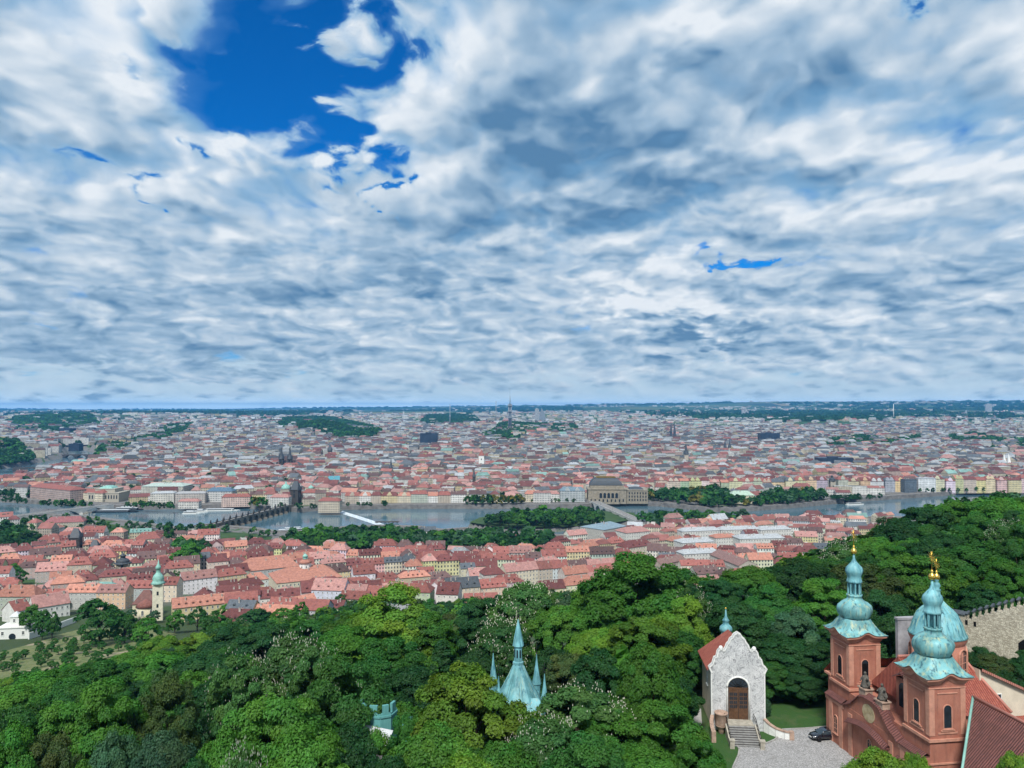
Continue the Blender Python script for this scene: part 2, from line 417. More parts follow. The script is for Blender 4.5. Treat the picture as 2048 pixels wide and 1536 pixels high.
def far_z(x, y):
    d = np.maximum(y, 1.0); a = x / d
    base = np.interp(d, [0, 900, 1500, 2500, 4000, 5500, 8000, 11000, 16000, 25000, 60000], [7, 7, 7, 11, 28, 48, 72, 98, 150, 215, 220])
    rgt = np.interp(a, [-.7, -.3, 0, .25, .5, .75], [.12, .35, .80, 1.15, 1.5, 1.5])
    z = 7 + (base - 7) * (1 + (rgt - 1) * np.clip((d - 5000) / 12000, 0, 1))
    k = np.clip((d - 2600) / 3000, 0, 1)
    z = z + k * 12 * np.sin(x / 900 + 1.3) * np.sin(d / 1300 + .4) + k * np.clip((d - 7000) / 8000, 0, 1) * 22 * np.sin(x / 2600 + d / 3100)
    for (hx, hy, rx, ry, hh) in HILLS:
        q = ((x - hx) / rx) ** 2 + ((y - hy) / ry) ** 2
        z = z + hh * np.exp(-q * 1.3)
    return z
def hill(u, v, y, wpx, ry, hh): return (aty(u, v, y).x, y, wpx * y / FPX, ry, hh)
HILLS = [hill(640, 850, 4300, 75, 260, 62), hill(740, 865, 3900, 45, 200, 36), hill(1075, 865, 3300, 95, 300, 38), hill(1000, 850, 5200, 130, 500, 30), hill(1660, 845, 5600, 150, 500, 34),
         hill(1250, 820, 15000, 160, 1800, 36), hill(1640, 815, 19000, 330, 2500, 60), hill(2000, 810, 16000, 140, 2000, 40), hill(120, 850, 6800, 150, 900, 46), hill(350, 848, 7600, 140, 700, 38), hill(-40, 905, 2600, 70, 500, 46)]
def hill_z(x, y):
    d = np.clip(y, 0.0, 999.0); a = np.clip(x / np.maximum(y, 30.0), -.9, 1.0)
    i = np.clip(np.searchsorted(TA, a) - 1, 0, len(TA) - 2); j = np.clip(np.searchsorted(TD, d) - 1, 0, len(TD) - 2)
    TAa, TDd = np.array(TA), np.array(TD, float)
    fa = np.clip((a - TAa[i]) / (TAa[i + 1] - TAa[i]), 0, 1); fd = np.clip((d - TDd[j]) / (TDd[j + 1] - TDd[j]), 0, 1)
    fa = fa * fa * (3 - 2 * fa)
    z = (TZ[i, j] * (1 - fa) + TZ[i + 1, j] * fa) * (1 - fd) + (TZ[i, j + 1] * (1 - fa) + TZ[i + 1, j + 1] * fa) * fd
    r = np.hypot((x - 44) / 30, (y - 112) / 22); k = np.clip((1.35 - r) / .35, 0, 1); k = k * k * (3 - 2 * k)   # the levelled square by the church
    return z * (1 - k) + 136.4 * k
def land_z(x, y):
    x = np.asarray(x, float); y = np.asarray(y, float)
    k = np.clip((y - 850) / 150, 0, 1)
    return np.where(y < 1000, hill_z(x, y) * (1 - k) + far_z(x, y) * k, far_z(x, y))
def gz(x, y): return float(land_z(np.array([x]), np.array([y]))[0])
def atg(u, v):                    # where a photo pixel meets the land
    d = ray(u, v); t = 20.0
    for _ in range(4000):
        p = Vector((0, 0, EYE)) + d * t
        if p.z <= gz(p.x, p.y): break
        t *= 1.004
    return Vector((p.x, p.y, gz(p.x, p.y)))
W2 = lambda L: [tuple(at(u, v, 0.0)[:2]) for u, v in L]
FAR_BANK = [(2500, 975), (2048, 984), (1900, 990), (1785, 998), (1700, 1004), (1640, 1010), (1567, 1017), (1480, 1023), (1420, 1024), (1370, 1018), (1320, 1012), (1240, 1011), (1158, 1016), (1008, 1017), (782, 1017),
            (700, 1019), (640, 1021), (600, 1024), (564, 1021), (489, 1016), (400, 1017), (284, 1019), (210, 1016), (150, 1012), (100, 1009), (0, 1004), (-60, 995), (-55, 980), (0, 968), (30, 960), (80, 952), (125, 944), (165, 936), (190, 927), (197, 915), (194, 905), (170, 899)]
NEAR_BANK = [(120, 899), (132, 906), (130, 914), (100, 921), (55, 930), (0, 938), (-100, 950), (-260, 985), (-330, 1020), (-100, 1040), (0, 1043), (85, 1036), (167, 1041), (253, 1051), (359, 1065), (410, 1058), (513, 1066), (547, 1072),
             (620, 1072), (700, 1062), (760, 1060), (834, 1062), (885, 1069), (933, 1065), (1000, 1073), (1090, 1080), (1186, 1080), (1230, 1064), (1300, 1055), (1400, 1052), (1520, 1046), (1650, 1044), (1780, 1042), (1900, 1046), (2500, 1060)]
ISLAND = [(938, 1054), (960, 1044), (1000, 1037), (1100, 1031), (1200, 1030), (1268, 1034), (1278, 1046), (1200, 1060), (1100, 1064), (1000, 1064)]
RIVER = W2(FAR_BANK + NEAR_BANK); ISLE = W2(ISLAND)
def inpoly(poly, x, y):
    x = np.asarray(x, float); y = np.asarray(y, float); r = np.zeros(x.shape, bool); n = len(poly)
    for i in range(n):
        x1, y1 = poly[i]; x2, y2 = poly[(i + 1) % n]
        if y1 == y2: continue
        r ^= ((y1 > y) != (y2 > y)) & (x < (x2 - x1) * (y - y1) / (y2 - y1) + x1)
    return r
def wet(x, y): return inpoly(RIVER, x, y) & ~inpoly(ISLE, x, y)
def near_river(x, y, r):
    q = np.zeros(np.shape(x), bool)
    for dx, dy in ((0, 0), (r, 0), (-r, 0), (0, r), (0, -r), (.7 * r, .7 * r), (-.7 * r, .7 * r), (.7 * r, -.7 * r), (-.7 * r, -.7 * r)): q |= wet(x + dx, y + dy)
    return q

def build_ground():
    ys = np.concatenate([np.arange(-120, 60, 20), np.arange(60, 180, 3.0), np.arange(180, 700, 8), np.arange(700, 1080, 14), np.arange(1080, 1600, 6), np.arange(1600, 3200, 16), np.geomspace(3200, 33000, 110)])
    xs = np.linspace(-1.15, 1.15, 420)
    Y, A = np.meshgrid(ys, xs, indexing='ij'); X = A * (np.abs(Y) + 160)
    w = wet(X, Y)
    Z = np.where(w, -4.0, land_z(X, Y))
    V = np.stack([X, Y, Z], -1).reshape(-1, 3)
    ny, nx = X.shape; idx = np.arange(ny * nx).reshape(ny, nx)
    q = np.stack([idx[:-1, :-1], idx[:-1, 1:], idx[1:, 1:], idx[1:, :-1]], -1).reshape(-1, 4)
    m, t, b = newmat('ground'); b.inputs['Roughness'].default_value = .95
    pos = t.new('ShaderNodeNewGeometry').outputs['Position']; px, py, pz = t.sep(pos)
    n = t.noise(pos, .02, 6, .6); n2 = t.noise(pos, .35, 6, .65)
    soil = t.mix(n2, (.028, .05, .018), (.055, .085, .03))
    street = t.mix(n2, (.10, .10, .10), (.2, .19, .175))
    park = t.mix(n2, (.03, .075, .02), (.06, .11, .035))
    street = t.mix(t.map(n, .56, .60), street, park)
    vor = t.new('ShaderNodeTexVoronoi'); t.put(vor.inputs['Vector'], t.vm('MULTIPLY', pos, (1, .45, 0))); vor.inputs['Scale'].default_value = .0016
    field = t.ramp(t.sep(vor.outputs['Color'])[0], [(0, (.03, .075, .025)), (.35, (.05, .10, .03)), (.55, (.025, .05, .02)), (.75, (.09, .12, .04)), (.93, (.2, .17, .08))], 'CONSTANT')
    c = t.mix(t.map(pz, 27, 36), street, soil)
    c = t.mix(t.map(py, 850, 1000), c, street)
    c = t.mix(t.map(py, 3600, 5200), c, field)
    t.put(b.inputs['Base Color'], c); bump(t, b, n2, .4, .5)
    me = npmesh('ground', V, q, np.full(len(q), 4), [m], smooth=True)
    g = link('ground', me); g['kind'] = 'structure'
build_ground()

def build_water():
    m, t, b = newmat('river_water'); b.inputs['Roughness'].default_value = .12; b.inputs['IOR'].default_value = 1.33; b.inputs['Specular IOR Level'].default_value = .5
    pos = t.new('ShaderNodeNewGeometry').outputs['Position']
    n = t.noise(t.vm('MULTIPLY', pos, (.5, 1, 1)), .35, 5, .6); n2 = t.noise(t.vm('MULTIPLY', pos, (.4, 1, 1)), .012, 4, .6)
    t.put(b.inputs['Base Color'], t.mix(n2, (.05, .105, .14), (.085, .15, .18)))
    t.put(b.inputs['Roughness'], t.map(n2, .35, .65, .06, .2)); bump(t, b, n, .16, .15)
    xs = [p[0] for p in RIVER]; ys_ = [p[1] for p in RIVER]
    me = bpy.data.meshes.new('river'); x0, x1, y0, y1 = min(xs) - 40, max(xs) + 40, min(ys_) - 30, max(ys_) + 60
    me.from_pydata([(x0, y0, 0), (x1, y0, 0), (x1, y1, 0), (x0, y1, 0)], [], [(0, 1, 2, 3)]); me.materials.append(m)
    o = link('river', me); o['kind'] = 'structure'
build_water()

def quay(name, pts, inward, label):
    """stone embankment: a wall whose face stands in the water, its flat top meeting the land"""
    P = [Vector((p[0], p[1], 0)) for p in pts]; mb = MB(); n = len(P); nor = []
    for i in range(n):
        t_ = (P[min(i + 1, n - 1)] - P[max(i - 1, 0)]).normalized(); nor.append(Vector((-t_.y, t_.x, 0)) * inward)
    zt = 7.6
    for i in range(n - 1):
        a, b = P[i], P[i + 1]; a2, b2 = a + nor[i] * 11, b + nor[i + 1] * 11
        a1, b1 = a - nor[i] * 5, b - nor[i + 1] * 5
        up = Vector((0, 0, 1))
        mb.quad(a1 + up * zt, b1 + up * zt, b2 + up * zt, a2 + up * zt); mb.quad(a2 - up * 2, b2 - up * 2, b2 + up * zt, a2 + up * zt)
        mb.quad(a1 - up * 2, b1 - up * 2, b1 + up * zt, a1 + up * zt)
        a3, b3 = a2 - nor[i] * .6, b2 - nor[i + 1] * .6
        mb.quad(a2 + up * zt, b2 + up * zt, b2 + up * (zt + 1), a2 + up * (zt + 1)); mb.quad(a3 + up * zt, b3 + up * zt, b3 + up * (zt + 1), a3 + up * (zt + 1))
        mb.quad(a2 + up * (zt + 1), b2 + up * (zt + 1), b3 + up * (zt + 1), a3 + up * (zt + 1))
    o = mb.build(name, simple(name + '_stone', (.17, .16, .15), .9, 0, .35, .15)); tag(o, label, 'embankment wall')
quay('quay_wall', W2(FAR_BANK)[:-2], -1, 'grey stone embankment wall along the far bank of the river')
quay('quay_wall', W2(NEAR_BANK)[8:], -1, 'low stone embankment wall along the near bank by the old town')
# ------------------------------------------------------------------ the city: building records
rng = np.random.default_rng(7); rnd = random.Random(11)
LIMIT = [(-200, 1360), (0, 1348), (60, 1338), (120, 1328), (200, 1310), (270, 1298), (330, 1276), (400, 1263), (410, 1255), (440, 1228), (500, 1238), (600, 1226), (690, 1202), (720, 1192), (800, 1187), (870, 1196), (920, 1184), (960, 1196), (1000, 1172), (1045, 1158), (1100, 1164), (1200, 1158), (1250, 1134),
         (1300, 1124), (1390, 1152), (1440, 1152), (1500, 1136), (1560, 1120), (1610, 1100), (1640, 1090), (1700, 1062), (1740, 1055), (1790, 1030), (1820, 1010), (1850, 1000), (1900, 987), (1960, 982), (2048, 984), (2300, 975)]
def vlimit(u): return np.interp(u, [p[0] for p in LIMIT], [p[1] for p in LIMIT])
WALLS = [('white', (.66, .65, .61)), ('cream', (.60, .54, .41)), ('pale yellow', (.58, .49, .29)), ('beige', (.46, .40, .32)), ('pale grey', (.42, .42, .40)), ('pinkish', (.55, .41, .35)), ('grey green', (.42, .46, .38))]
WALLP = [.30, .26, .10, .14, .10, .07, .03]
ROOFS = [('dark red', (.165, .060, .056)), ('brick red', (.28, .105, .088)), ('orange', (.44, .20, .145)), ('rusty pink', (.40, .21, .185)), ('brown', (.13, .08, .075)), ('slate grey', (.10, .115, .13)), ('pale grey', (.34, .36, .375)), ('green', (.20, .36, .32))]
P_OLD = [.26, .27, .13, .18, .11, .03, .015, .005]
P_BANK = [.24, .22, .05, .17, .12, .10, .08, .02]
P_TOWN = [.09, .06, .01, .10, .18, .28, .24, .03]
P_FAR = [.05, .03, .0, .09, .20, .32, .28, .01]
def inany(polys, x, y):
    r = np.zeros(np.shape(x), bool)
    for p in polys: r |= inpoly(p, x, y)
    return r
KEEP_OUT = []                     # footprints that other builders claim (world xy polygons)
def claim(pts, grow=0): KEEP_OUT.append([tuple(p[:2]) for p in pts])
G2 = lambda L, z: [tuple(at(u, v, z)[:2]) for u, v in L]
PARKS = {                         # wooded ground inside the town, as outlines on the land
    'kampa': G2([(560, 1096), (570, 1084), (600, 1080), (700, 1078), (790, 1078), (900, 1082), (1000, 1082), (1090, 1084), (1115, 1094), (1060, 1112), (990, 1118), (900, 1108), (830, 1108), (760, 1104), (700, 1108), (640, 1112)], 7),
    'isle': G2([(945, 1054), (965, 1048), (1000, 1043), (1100, 1038), (1200, 1037), (1262, 1038), (1272, 1046), (1200, 1058), (1100, 1062), (1000, 1062)], 7),
    'far_bank_trees': G2([(1300, 1010), (1300, 996), (1360, 990), (1420, 985), (1490, 1010), (1560, 990), (1640, 992), (1660, 1004), (1560, 1018), (1480, 1024), (1400, 1025)], 7),
    'garden': G2([(340, 1115), (345, 1100), (375, 1095), (410, 1108), (405, 1122), (370, 1130)], 16),
    'left_garden': G2([(-60, 1095), (-60, 1066), (20, 1062), (75, 1078), (70, 1094), (20, 1100)], 12),
    'mid_right': G2([(1420, 1012), (1490, 1008), (1500, 1000), (1440, 1000)], 7),
    'near_isle': G2([(1260, 1056), (1380, 1052), (1500, 1046), (1500, 1034), (1400, 1026), (1290, 1034)], 6),
    'riegrovy': G2([(975, 884), (960, 868), (1000, 856), (1080, 849), (1150, 852), (1160, 860), (1110, 872), (1040, 886)], 40),
    'vitkov': G2([(555, 868), (560, 845), (640, 838), (700, 850), (770, 862), (760, 876), (690, 884), (640, 872)], 30),
    'letna': G2([(-60, 955), (-60, 905), (30, 898), (70, 905), (40, 925), (0, 940)], 30),
    'karlin': G2([(190, 918), (200, 902), (250, 890), (300, 882), (330, 866), (385, 862), (380, 874), (340, 884), (290, 897), (240, 912)], 9),
    'pankrac': G2([(1530, 856), (1560, 842), (1650, 834), (1760, 838), (1800, 846), (1760, 856), (1640, 858)], 25),
    'olsany': G2([(840, 850), (850, 838), (940, 834), (960, 846), (900, 854)], 40),
    'botanic': G2([(1645, 903), (1650, 888), (1720, 880), (1780, 888), (1840, 880), (1850, 890), (1760, 902)], 12),
    'albertov': G2([(1905, 896), (1890, 880), (1960, 874), (1990, 884), (2060, 886), (2060, 905), (1990, 904), (1950, 892)], 15),
    'slopes': G2([(20, 862), (30, 846), (180, 842), (200, 854), (110, 866)], 40),
}
def fill(xr, yr, cell, base_ang, spread, wr, dr, hr, street, yard, accept, skip=.06, bank=15):
    recs = []
    nx = int((xr[1] - xr[0]) / cell) + 2; ny = int((yr[1] - yr[0]) / cell) + 2
    gx, gy = np.meshgrid(np.arange(nx), np.arange(ny)); gx = xr[0] + (gx + rng.uniform(.15, .85, gx.shape)) * cell; gy = yr[0] + (gy + rng.uniform(.15, .85, gy.shape)) * cell
    seeds = np.stack([gx.ravel(), gy.ravel()], 1)
    for k, (sx, sy) in enumerate(seeds):
        if abs(sx) > .72 * sy + 150: continue
        th = R(base_ang + rng.uniform(-spread, spread)); c, s = math.cos(th), math.sin(th)
        dd = np.hypot(seeds[:, 0] - sx, seeds[:, 1] - sy); nb = seeds[np.argsort(dd)[1:10]]
        yy = -cell; alt = 0
        while yy < cell:
            dep = rng.uniform(*dr); xx = -cell + rng.uniform(0, 8)
            while xx < cell:
                w = rng.uniform(*wr); d = dep * rng.uniform(.85, 1.12)
                px, py = xx + w / 2, yy + d / 2 + rng.uniform(-.8, .8); wx, wy = sx + px * c - py * s, sy + px * s + py * c
                xx += w + (rng.uniform(3, 9) if rng.random() < .12 else .02)
                own = (wx - sx) ** 2 + (wy - sy) ** 2
                if np.any((nb[:, 0] - wx) ** 2 + (nb[:, 1] - wy) ** 2 < own + 6 * cell): continue
                if rng.random() < skip: continue
                recs.append((wx, wy, w, d, rng.uniform(*hr), th + (math.pi / 2 if rng.random() < .10 and abs(w - d) < 6 else 0)))
            yy += dep + (street if alt else yard) * rng.uniform(.8, 1.3); alt ^= 1
    A = np.array(recs)
    A = A[np.abs(A[:, 0]) < .70 * A[:, 1] + 40]
    ok = accept(A[:, 0], A[:, 1]) & ~near_river(A[:, 0], A[:, 1], bank)
    for p in PARKS.values(): ok &= ~(inpoly(p, A[:, 0], A[:, 1]) & ~((A[:, 1] > 2500) & (rng.random(len(A)) < .14)))
    return A[ok]
def not_claimed(x, y, r=9):
    x = np.asarray(x, float); y = np.asarray(y, float); q = np.zeros(x.shape, bool)
    for p in KEEP_OUT:
        xs = [k[0] for k in p]; ys = [k[1] for k in p]
        b_ = (x > min(xs) - r) & (x < max(xs) + r) & (y > min(ys) - r) & (y < max(ys) + r)
        if not b_.any(): continue
        i = np.nonzero(b_)[0] if x.ndim else None
        for dx, dy in ((0, 0), (r, 0), (-r, 0), (0, r), (0, -r)): q[i] |= inpoly(p, x[i] + dx, y[i] + dy)
    return ~q
def pick(pal, p, n): return rng.choice(len(pal), n, p=np.array(p) / sum(p))

def city_stuff(name, B, roofP, flat_p, chim=0.0, wallP=WALLP, dim=1.0):
    """every building of a district as its own closed little block, in one mesh"""
    n = len(B); x, y, w, d, h, th = B.T
    z0 = land_z(x, y) - 3; hz = z0 + 3 + h
    flat = rng.random(n) < flat_p; hip = np.where(rng.random(n) < .5, 0, rng.uniform(.25, .5, n)) * d
    rh = np.where(flat, .4, d * rng.uniform(.26, .44, n)); ov = np.where(flat, 0.0, .5)
    c, s = np.cos(th), np.sin(th); hw, hd = w / 2, d / 2
    def P(lx, ly, z): return np.stack([x + lx * c - ly * s, y + lx * s + ly * c, z], -1)
    V = np.stack([P(-hw, -hd, z0), P(hw, -hd, z0), P(hw, hd, z0), P(-hw, hd, z0),
                  P(-hw, -hd, hz), P(hw, -hd, hz), P(hw, hd, hz), P(-hw, hd, hz),
                  P(-hw - ov * .3, -hd - ov, hz - .3 * ov), P(hw + ov * .3, -hd - ov, hz - .3 * ov), P(hw + ov * .3, hd + ov, hz - .3 * ov), P(-hw - ov * .3, hd + ov, hz - .3 * ov),
                  P(-hw + hip - .1, 0 * hd, hz + rh), P(hw - hip + .1, 0 * hd, hz + rh)], 1)
    F = [(0, 1, 5, 4), (1, 2, 6, 5), (2, 3, 7, 6), (3, 0, 4, 7), (8, 9, 13, 12), (10, 11, 12, 13), (9, 10, 13), (11, 8, 12)]
    sizes = np.tile([len(f) for f in F], n); base = (np.arange(n) * 14)[:, None]
    loops = (base + np.array(sum(F, ()))[None]).ravel()
    wp = np.array([q[1] for q in WALLS]); rp = np.array([q[1] for q in ROOFS])
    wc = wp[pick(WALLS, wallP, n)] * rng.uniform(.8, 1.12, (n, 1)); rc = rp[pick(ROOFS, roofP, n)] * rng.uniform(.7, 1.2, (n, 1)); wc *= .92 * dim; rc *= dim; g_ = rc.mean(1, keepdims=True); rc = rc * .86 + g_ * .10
    gr = rng.random(n) < .6
    rc = np.where((flat & gr)[:, None], np.array([.30, .32, .33]) * rng.uniform(.4, 1.6, (n, 1)), rc)
    tri = np.where((hip > 0)[:, None], rc, wc)
    col = np.concatenate([np.repeat(wc[:, None], 16, 1), np.repeat(rc[:, None], 8, 1), np.repeat(tri[:, None], 6, 1)], 1)
    col = np.concatenate([col, np.ones((n, 30, 1))], 2).reshape(-1, 4)
    fl = np.maximum(np.round(h / 3.6), 1) * 3.5; uw = np.maximum(np.round(w / 3), 1) * 2.7; ud = np.maximum(np.round(d / 3), 1) * 2.7
    uv = np.zeros((n, 30, 2)); off = rng.integers(0, 50, n) * 2.7
    for k, ww in enumerate((uw, ud, uw, ud)):
        lo = -3 / h * fl
        for j, (a, b_) in enumerate(((0, lo), (1, lo), (1, fl), (0, fl))): uv[:, k * 4 + j, 0] = a * ww + off; uv[:, k * 4 + j, 1] = b_
    mi = np.zeros((n, 8), int); mi[:, 4:] = 1; mi[:, 6:] = np.where(hip > 0, 1, 2)[:, None] if True else 1
    Vs = [V.reshape(-1, 3)]; Ls = [loops]; Ss = [sizes]; Ms = [mi.ravel()]; Cs = [col]; Us = [uv.reshape(-1, 2)]; nv = n * 14
    if chim > 0:
        k = rng.poisson(chim, n); ids = np.repeat(np.arange(n), k); m = len(ids)
        fx = rng.uniform(-.42, .42, m) * (w[ids] - 2 * hip[ids] * .6); fy = rng.uniform(-.25, .25, m) * d[ids]
        zb = hz[ids] + rh[ids] * (1 - np.abs(fy) / hd[ids]) - .8; zt = zb + rng.uniform(1.6, 3.0, m)
        cw = rng.uniform(.35, 1.0, m); cd = rng.uniform(.3, .6, m)
        big_ = rng.random(m) < .16; cw = np.where(big_, rng.uniform(1.5, 3.2, m), cw); cd = np.where(big_, rng.uniform(1.2, 2.4, m), cd)
        ci, si = c[ids], s[ids]
        def Q(a, b_, z): lx = fx + a * cw; ly = fy + b_ * cd; return np.stack([x[ids] + lx * ci - ly * si, y[ids] + lx * si + ly * ci, z], -1)
        CV = np.stack([Q(-1, -1, zb), Q(1, -1, zb), Q(1, 1, zb), Q(-1, 1, zb), Q(-1, -1, zt), Q(1, -1, zt), Q(1, 1, zt), Q(-1, 1, zt)], 1).reshape(-1, 3)
        CF = (0, 1, 5, 4, 1, 2, 6, 5, 2, 3, 7, 6, 3, 0, 4, 7, 4, 5, 6, 7)
        CL = (nv + (np.arange(m) * 8)[:, None] + np.array(CF)[None]).ravel()
        cc = np.where(rng.random((m, 1)) < .6, np.array([[.52, .48, .44]]), np.array([[.20, .13, .11]])) * rng.uniform(.6, 1.2, (m, 1))
        CC = np.concatenate([np.repeat(cc[:, None], 20, 1), np.ones((m, 20, 1))], 2).reshape(-1, 4)
        Vs.append(CV); Ls.append(CL); Ss.append(np.full(m * 5, 4)); Ms.append(np.full(m * 5, 1)); Cs.append(CC); Us.append(np.zeros((m * 20, 2)))
    me = npmesh(name, np.concatenate(Vs), np.concatenate(Ls), np.concatenate(Ss), [M['city_wall'], M['city_roof'], M['city_roof']], np.concatenate(Ms), np.concatenate(Cs), np.concatenate(Us))
    o = link(name, me); o['kind'] = 'stuff'
    return o

# ------------------------------------------------------------------ single houses
def window_mesh(name, w, h, arch=False, bars=(1, 1), frame='white', glass='glass', depth=.12):
    """a framed window standing in the xz plane, its outside towards -y, origin at the middle of the sill"""
    mb = MB(); t_ = .11; hw = w / 2
    if arch:
        n = 8; out = [(-hw, 0), (hw, 0)] + [(hw * math.cos(math.pi * k / n), h - hw + hw * math.sin(math.pi * k / n)) for k in range(n + 1)]
        q = hw - t_; inn = [(-q, t_), (q, t_)] + [(q * math.cos(math.pi * k / n), h - hw + q * math.sin(math.pi * k / n)) for k in range(n + 1)]
    else:
        out = [(-hw, 0), (hw, 0), (hw, h), (-hw, h)]; inn = [(-hw + t_, t_), (hw - t_, t_), (hw - t_, h - t_), (-hw + t_, h - t_)]
    n = len(out)
    for i in range(n):
        j = (i + 1) % n; a, b, c, d = out[i], out[j], inn[j], inn[i]
        mb.quad((a[0], -depth, a[1]), (b[0], -depth, b[1]), (c[0], -depth, c[1]), (d[0], -depth, d[1]))
        mb.quad((d[0], -depth, d[1]), (c[0], -depth, c[1]), (c[0], .02, c[1]), (d[0], .02, d[1]))
        mb.quad((a[0], .05, a[1]), (b[0], .05, b[1]), (b[0], -depth, b[1]), (a[0], -depth, a[1]))
    mb.poly([(x_, -.03, z_) for x_, z_ in inn], 1)
    for k in range(bars[0]):
        xx = -hw + w * (k + 1) / (bars[0] + 1); mb.box(xx - .03, xx + .03, -.07, -.025, t_, h - t_)
    for k in range(bars[1]):
        zz = (h - (hw if arch else 0)) * (k + 1) / (bars[1] + (0 if arch else 1)); mb.box(-hw + t_, hw - t_, -.068, -.026, zz - .03, zz + .03)
    mb.box(-hw - .12, hw + .12, -depth - .1, .0, -.1, -.002)
    me = mb.mesh(name); me.materials.append(M[frame]); me.materials.append(M[glass]); return me
WIN = window_mesh('window', 1.25, 1.9); WIN_SMALL = window_mesh('window_small', 1.0, 1.4)
def put_windows(root, ox, oy, ang, width, z, floors, fh, me=WIN, step=3.0, sc=1.0, skip=0.0):
    """rows of window objects along a facade that starts at (ox, oy) and runs along ang, outside to its right"""
    n = max(1, int(width / step)); c, s = math.cos(ang), math.sin(ang)
    for f in range(floors):
        for k in range(n):
            if skip and rnd.random() < skip: continue
            q = (k + .5) * width / n; o = link('window', me, root); o.location = (ox + c * q, oy + s * q, z + f * fh + .9); o.rotation_euler = (0, 0, ang); o.scale = (sc, sc, sc)
def dormer_mesh():
    mb = MB(); mb.extrude([(-.75, 0), (.75, 0), (.75, 1.25), (0, 1.75), (-.75, 1.25)], 0, 2.4, 0)
    mb.quad((-.95, -.15, 1.15), (0, -.15, 1.85), (0, 2.5, 1.85), (-.95, 2.5, 1.15), 1); mb.quad((0, -.15, 1.85), (.95, -.15, 1.15), (.95, 2.5, 1.15), (0, 2.5, 1.85), 1)
    mb.quad((-.45, -.02, .35), (.45, -.02, .35), (.45, -.02, 1.15), (-.45, -.02, 1.15), 2)
    me = mb.mesh('dormer'); me.materials.append(M['plaster']); me.materials.append(M['rooftile']); me.materials.append(M['glass']); return me
DORMER = dormer_mesh()
def chimney_mesh():
    mb = MB(); mb.box(-.55, .55, -.35, .35, -1.2, 1.5); mb.box(-.65, .65, -.45, .45, 1.5, 1.7); mb.box(-.3, -.05, -.15, .15, 1.7, 2.0, 1); mb.box(.08, .33, -.15, .15, 1.7, 2.0, 1)
    me = mb.mesh('chimney'); me.materials.append(M['chimney']); me.materials.append(M['rooftile']); return me
CHIM = chimney_mesh()
def house_shell(root, w, d, h, rh, hip, wc, rc, wallmat='plaster', ov=.55, base=-4.0, mansard=False, win_uv=True):
    """walls with gables, and a tiled roof slab with eaves, ridge along x, centred"""
    hw, hd = w / 2, d / 2; mb = MB()
    fl = max(round(h / 3.6), 1) * 3.5; lo = base / h * fl
    for a, b in (((-hw, -hd), (hw, -hd)), ((hw, -hd), (hw, hd)), ((hw, hd), (-hw, hd)), ((-hw, hd), (-hw, -hd))):
        L = math.hypot(b[0] - a[0], b[1] - a[1]); U = max(round(L / 3), 1) * 2.7
        mb.quad((*a, base), (*b, base), (*b, h), (*a, h), 0, [(0, lo), (U, lo), (U, fl), (0, fl)])
    if hip <= 0:
        for sx in (-1, 1): mb.poly([(sx * hw, -hd * sx, h), (sx * hw, hd * sx, h), (sx * hw, 0, h + rh - .05)], 0, [(0, -.1)] * 3)
    wall = mb.build('wall', M[wallmat], root, wc)
    mb = MB(); e = rh / hd * ov; oe = .3 if hip <= 0 else ov; zz = h - e; tk = .22
    L0, R0 = -hw - oe, hw + oe; rl, rr = (-hw + hip, hw - hip) if hip > 0 else (L0, R0)
    sl = math.hypot(hd + ov, rh + e)
    A, B_, C_, D_ = (L0, -hd - ov, zz), (R0, -hd - ov, zz), (R0, hd + ov, zz), (L0, hd + ov, zz); E, F = (rl, 0, h + rh), (rr, 0, h + rh)
    up = lambda p: (p[0], p[1], p[2] + tk)
    mb.add([up(A), up(B_), up(F), up(E)], [(0, 1, 2, 3)], 0, [[(L0, 0), (R0, 0), (rr, sl), (rl, sl)]])
    mb.add([up(C_), up(D_), up(E), up(F)], [(0, 1, 2, 3)], 0, [[(-R0, 0), (-L0, 0), (-rl, sl), (-rr, sl)]])
    if hip > 0:
        mb.add([up(B_), up(C_), up(F)], [(0, 1, 2)], 0, [[(0, 0), (d, 0), (hd, sl)]]); mb.add([up(D_), up(A), up(E)], [(0, 1, 2)], 0, [[(0, 0), (d, 0), (hd, sl)]])
    for p, q in ((A, B_), (B_, C_), (C_, D_), (D_, A)):
        if hip > 0 or p[1] == q[1]: mb.quad(p, q, up(q), up(p))
    if hip <= 0:
        for a, b, c_ in ((B_, C_, F), (D_, A, E)):
            mb.quad(a, c_, up(c_), up(a)); mb.quad(c_, b, up(b), up(c_))
    mb.quad(B_, A, E, F); mb.quad(D_, C_, F, E)
    roof = mb.build('roof', M['rooftile'], root, rc)
    return wall, roof
def roof_bits(root, roof, w, d, h, rh, hip, rc, wc, nch, ndorm, cam_side=-1):
    for k in range(nch):
        o = link('chimney', CHIM, roof); fx = rnd.uniform(-.38, .38) * (w - 2 * hip * .7); fy = rnd.choice((-.16, -.1, .12, .18)) * d
        o.location = (fx, fy, h + rh * (1 - abs(fy) / (d / 2)) + .2); o.rotation_euler = (0, 0, rnd.choice((0, math.pi / 2))); o.scale = (1, 1, rnd.uniform(.8, 1.15)); o.color = (*rc, 1)
    for k in range(ndorm):
        o = link('dormer', DORMER, roof); q = (k + .5) / ndorm - .5; fy = -.30 * d * -cam_side
        o.location = (q * (w - 2 * hip) * .92, cam_side * .40 * d, h + rh * (1 - .80) - .05); o.rotation_euler = (0, 0, 0 if cam_side < 0 else math.pi); o.color = (*rc, 1)
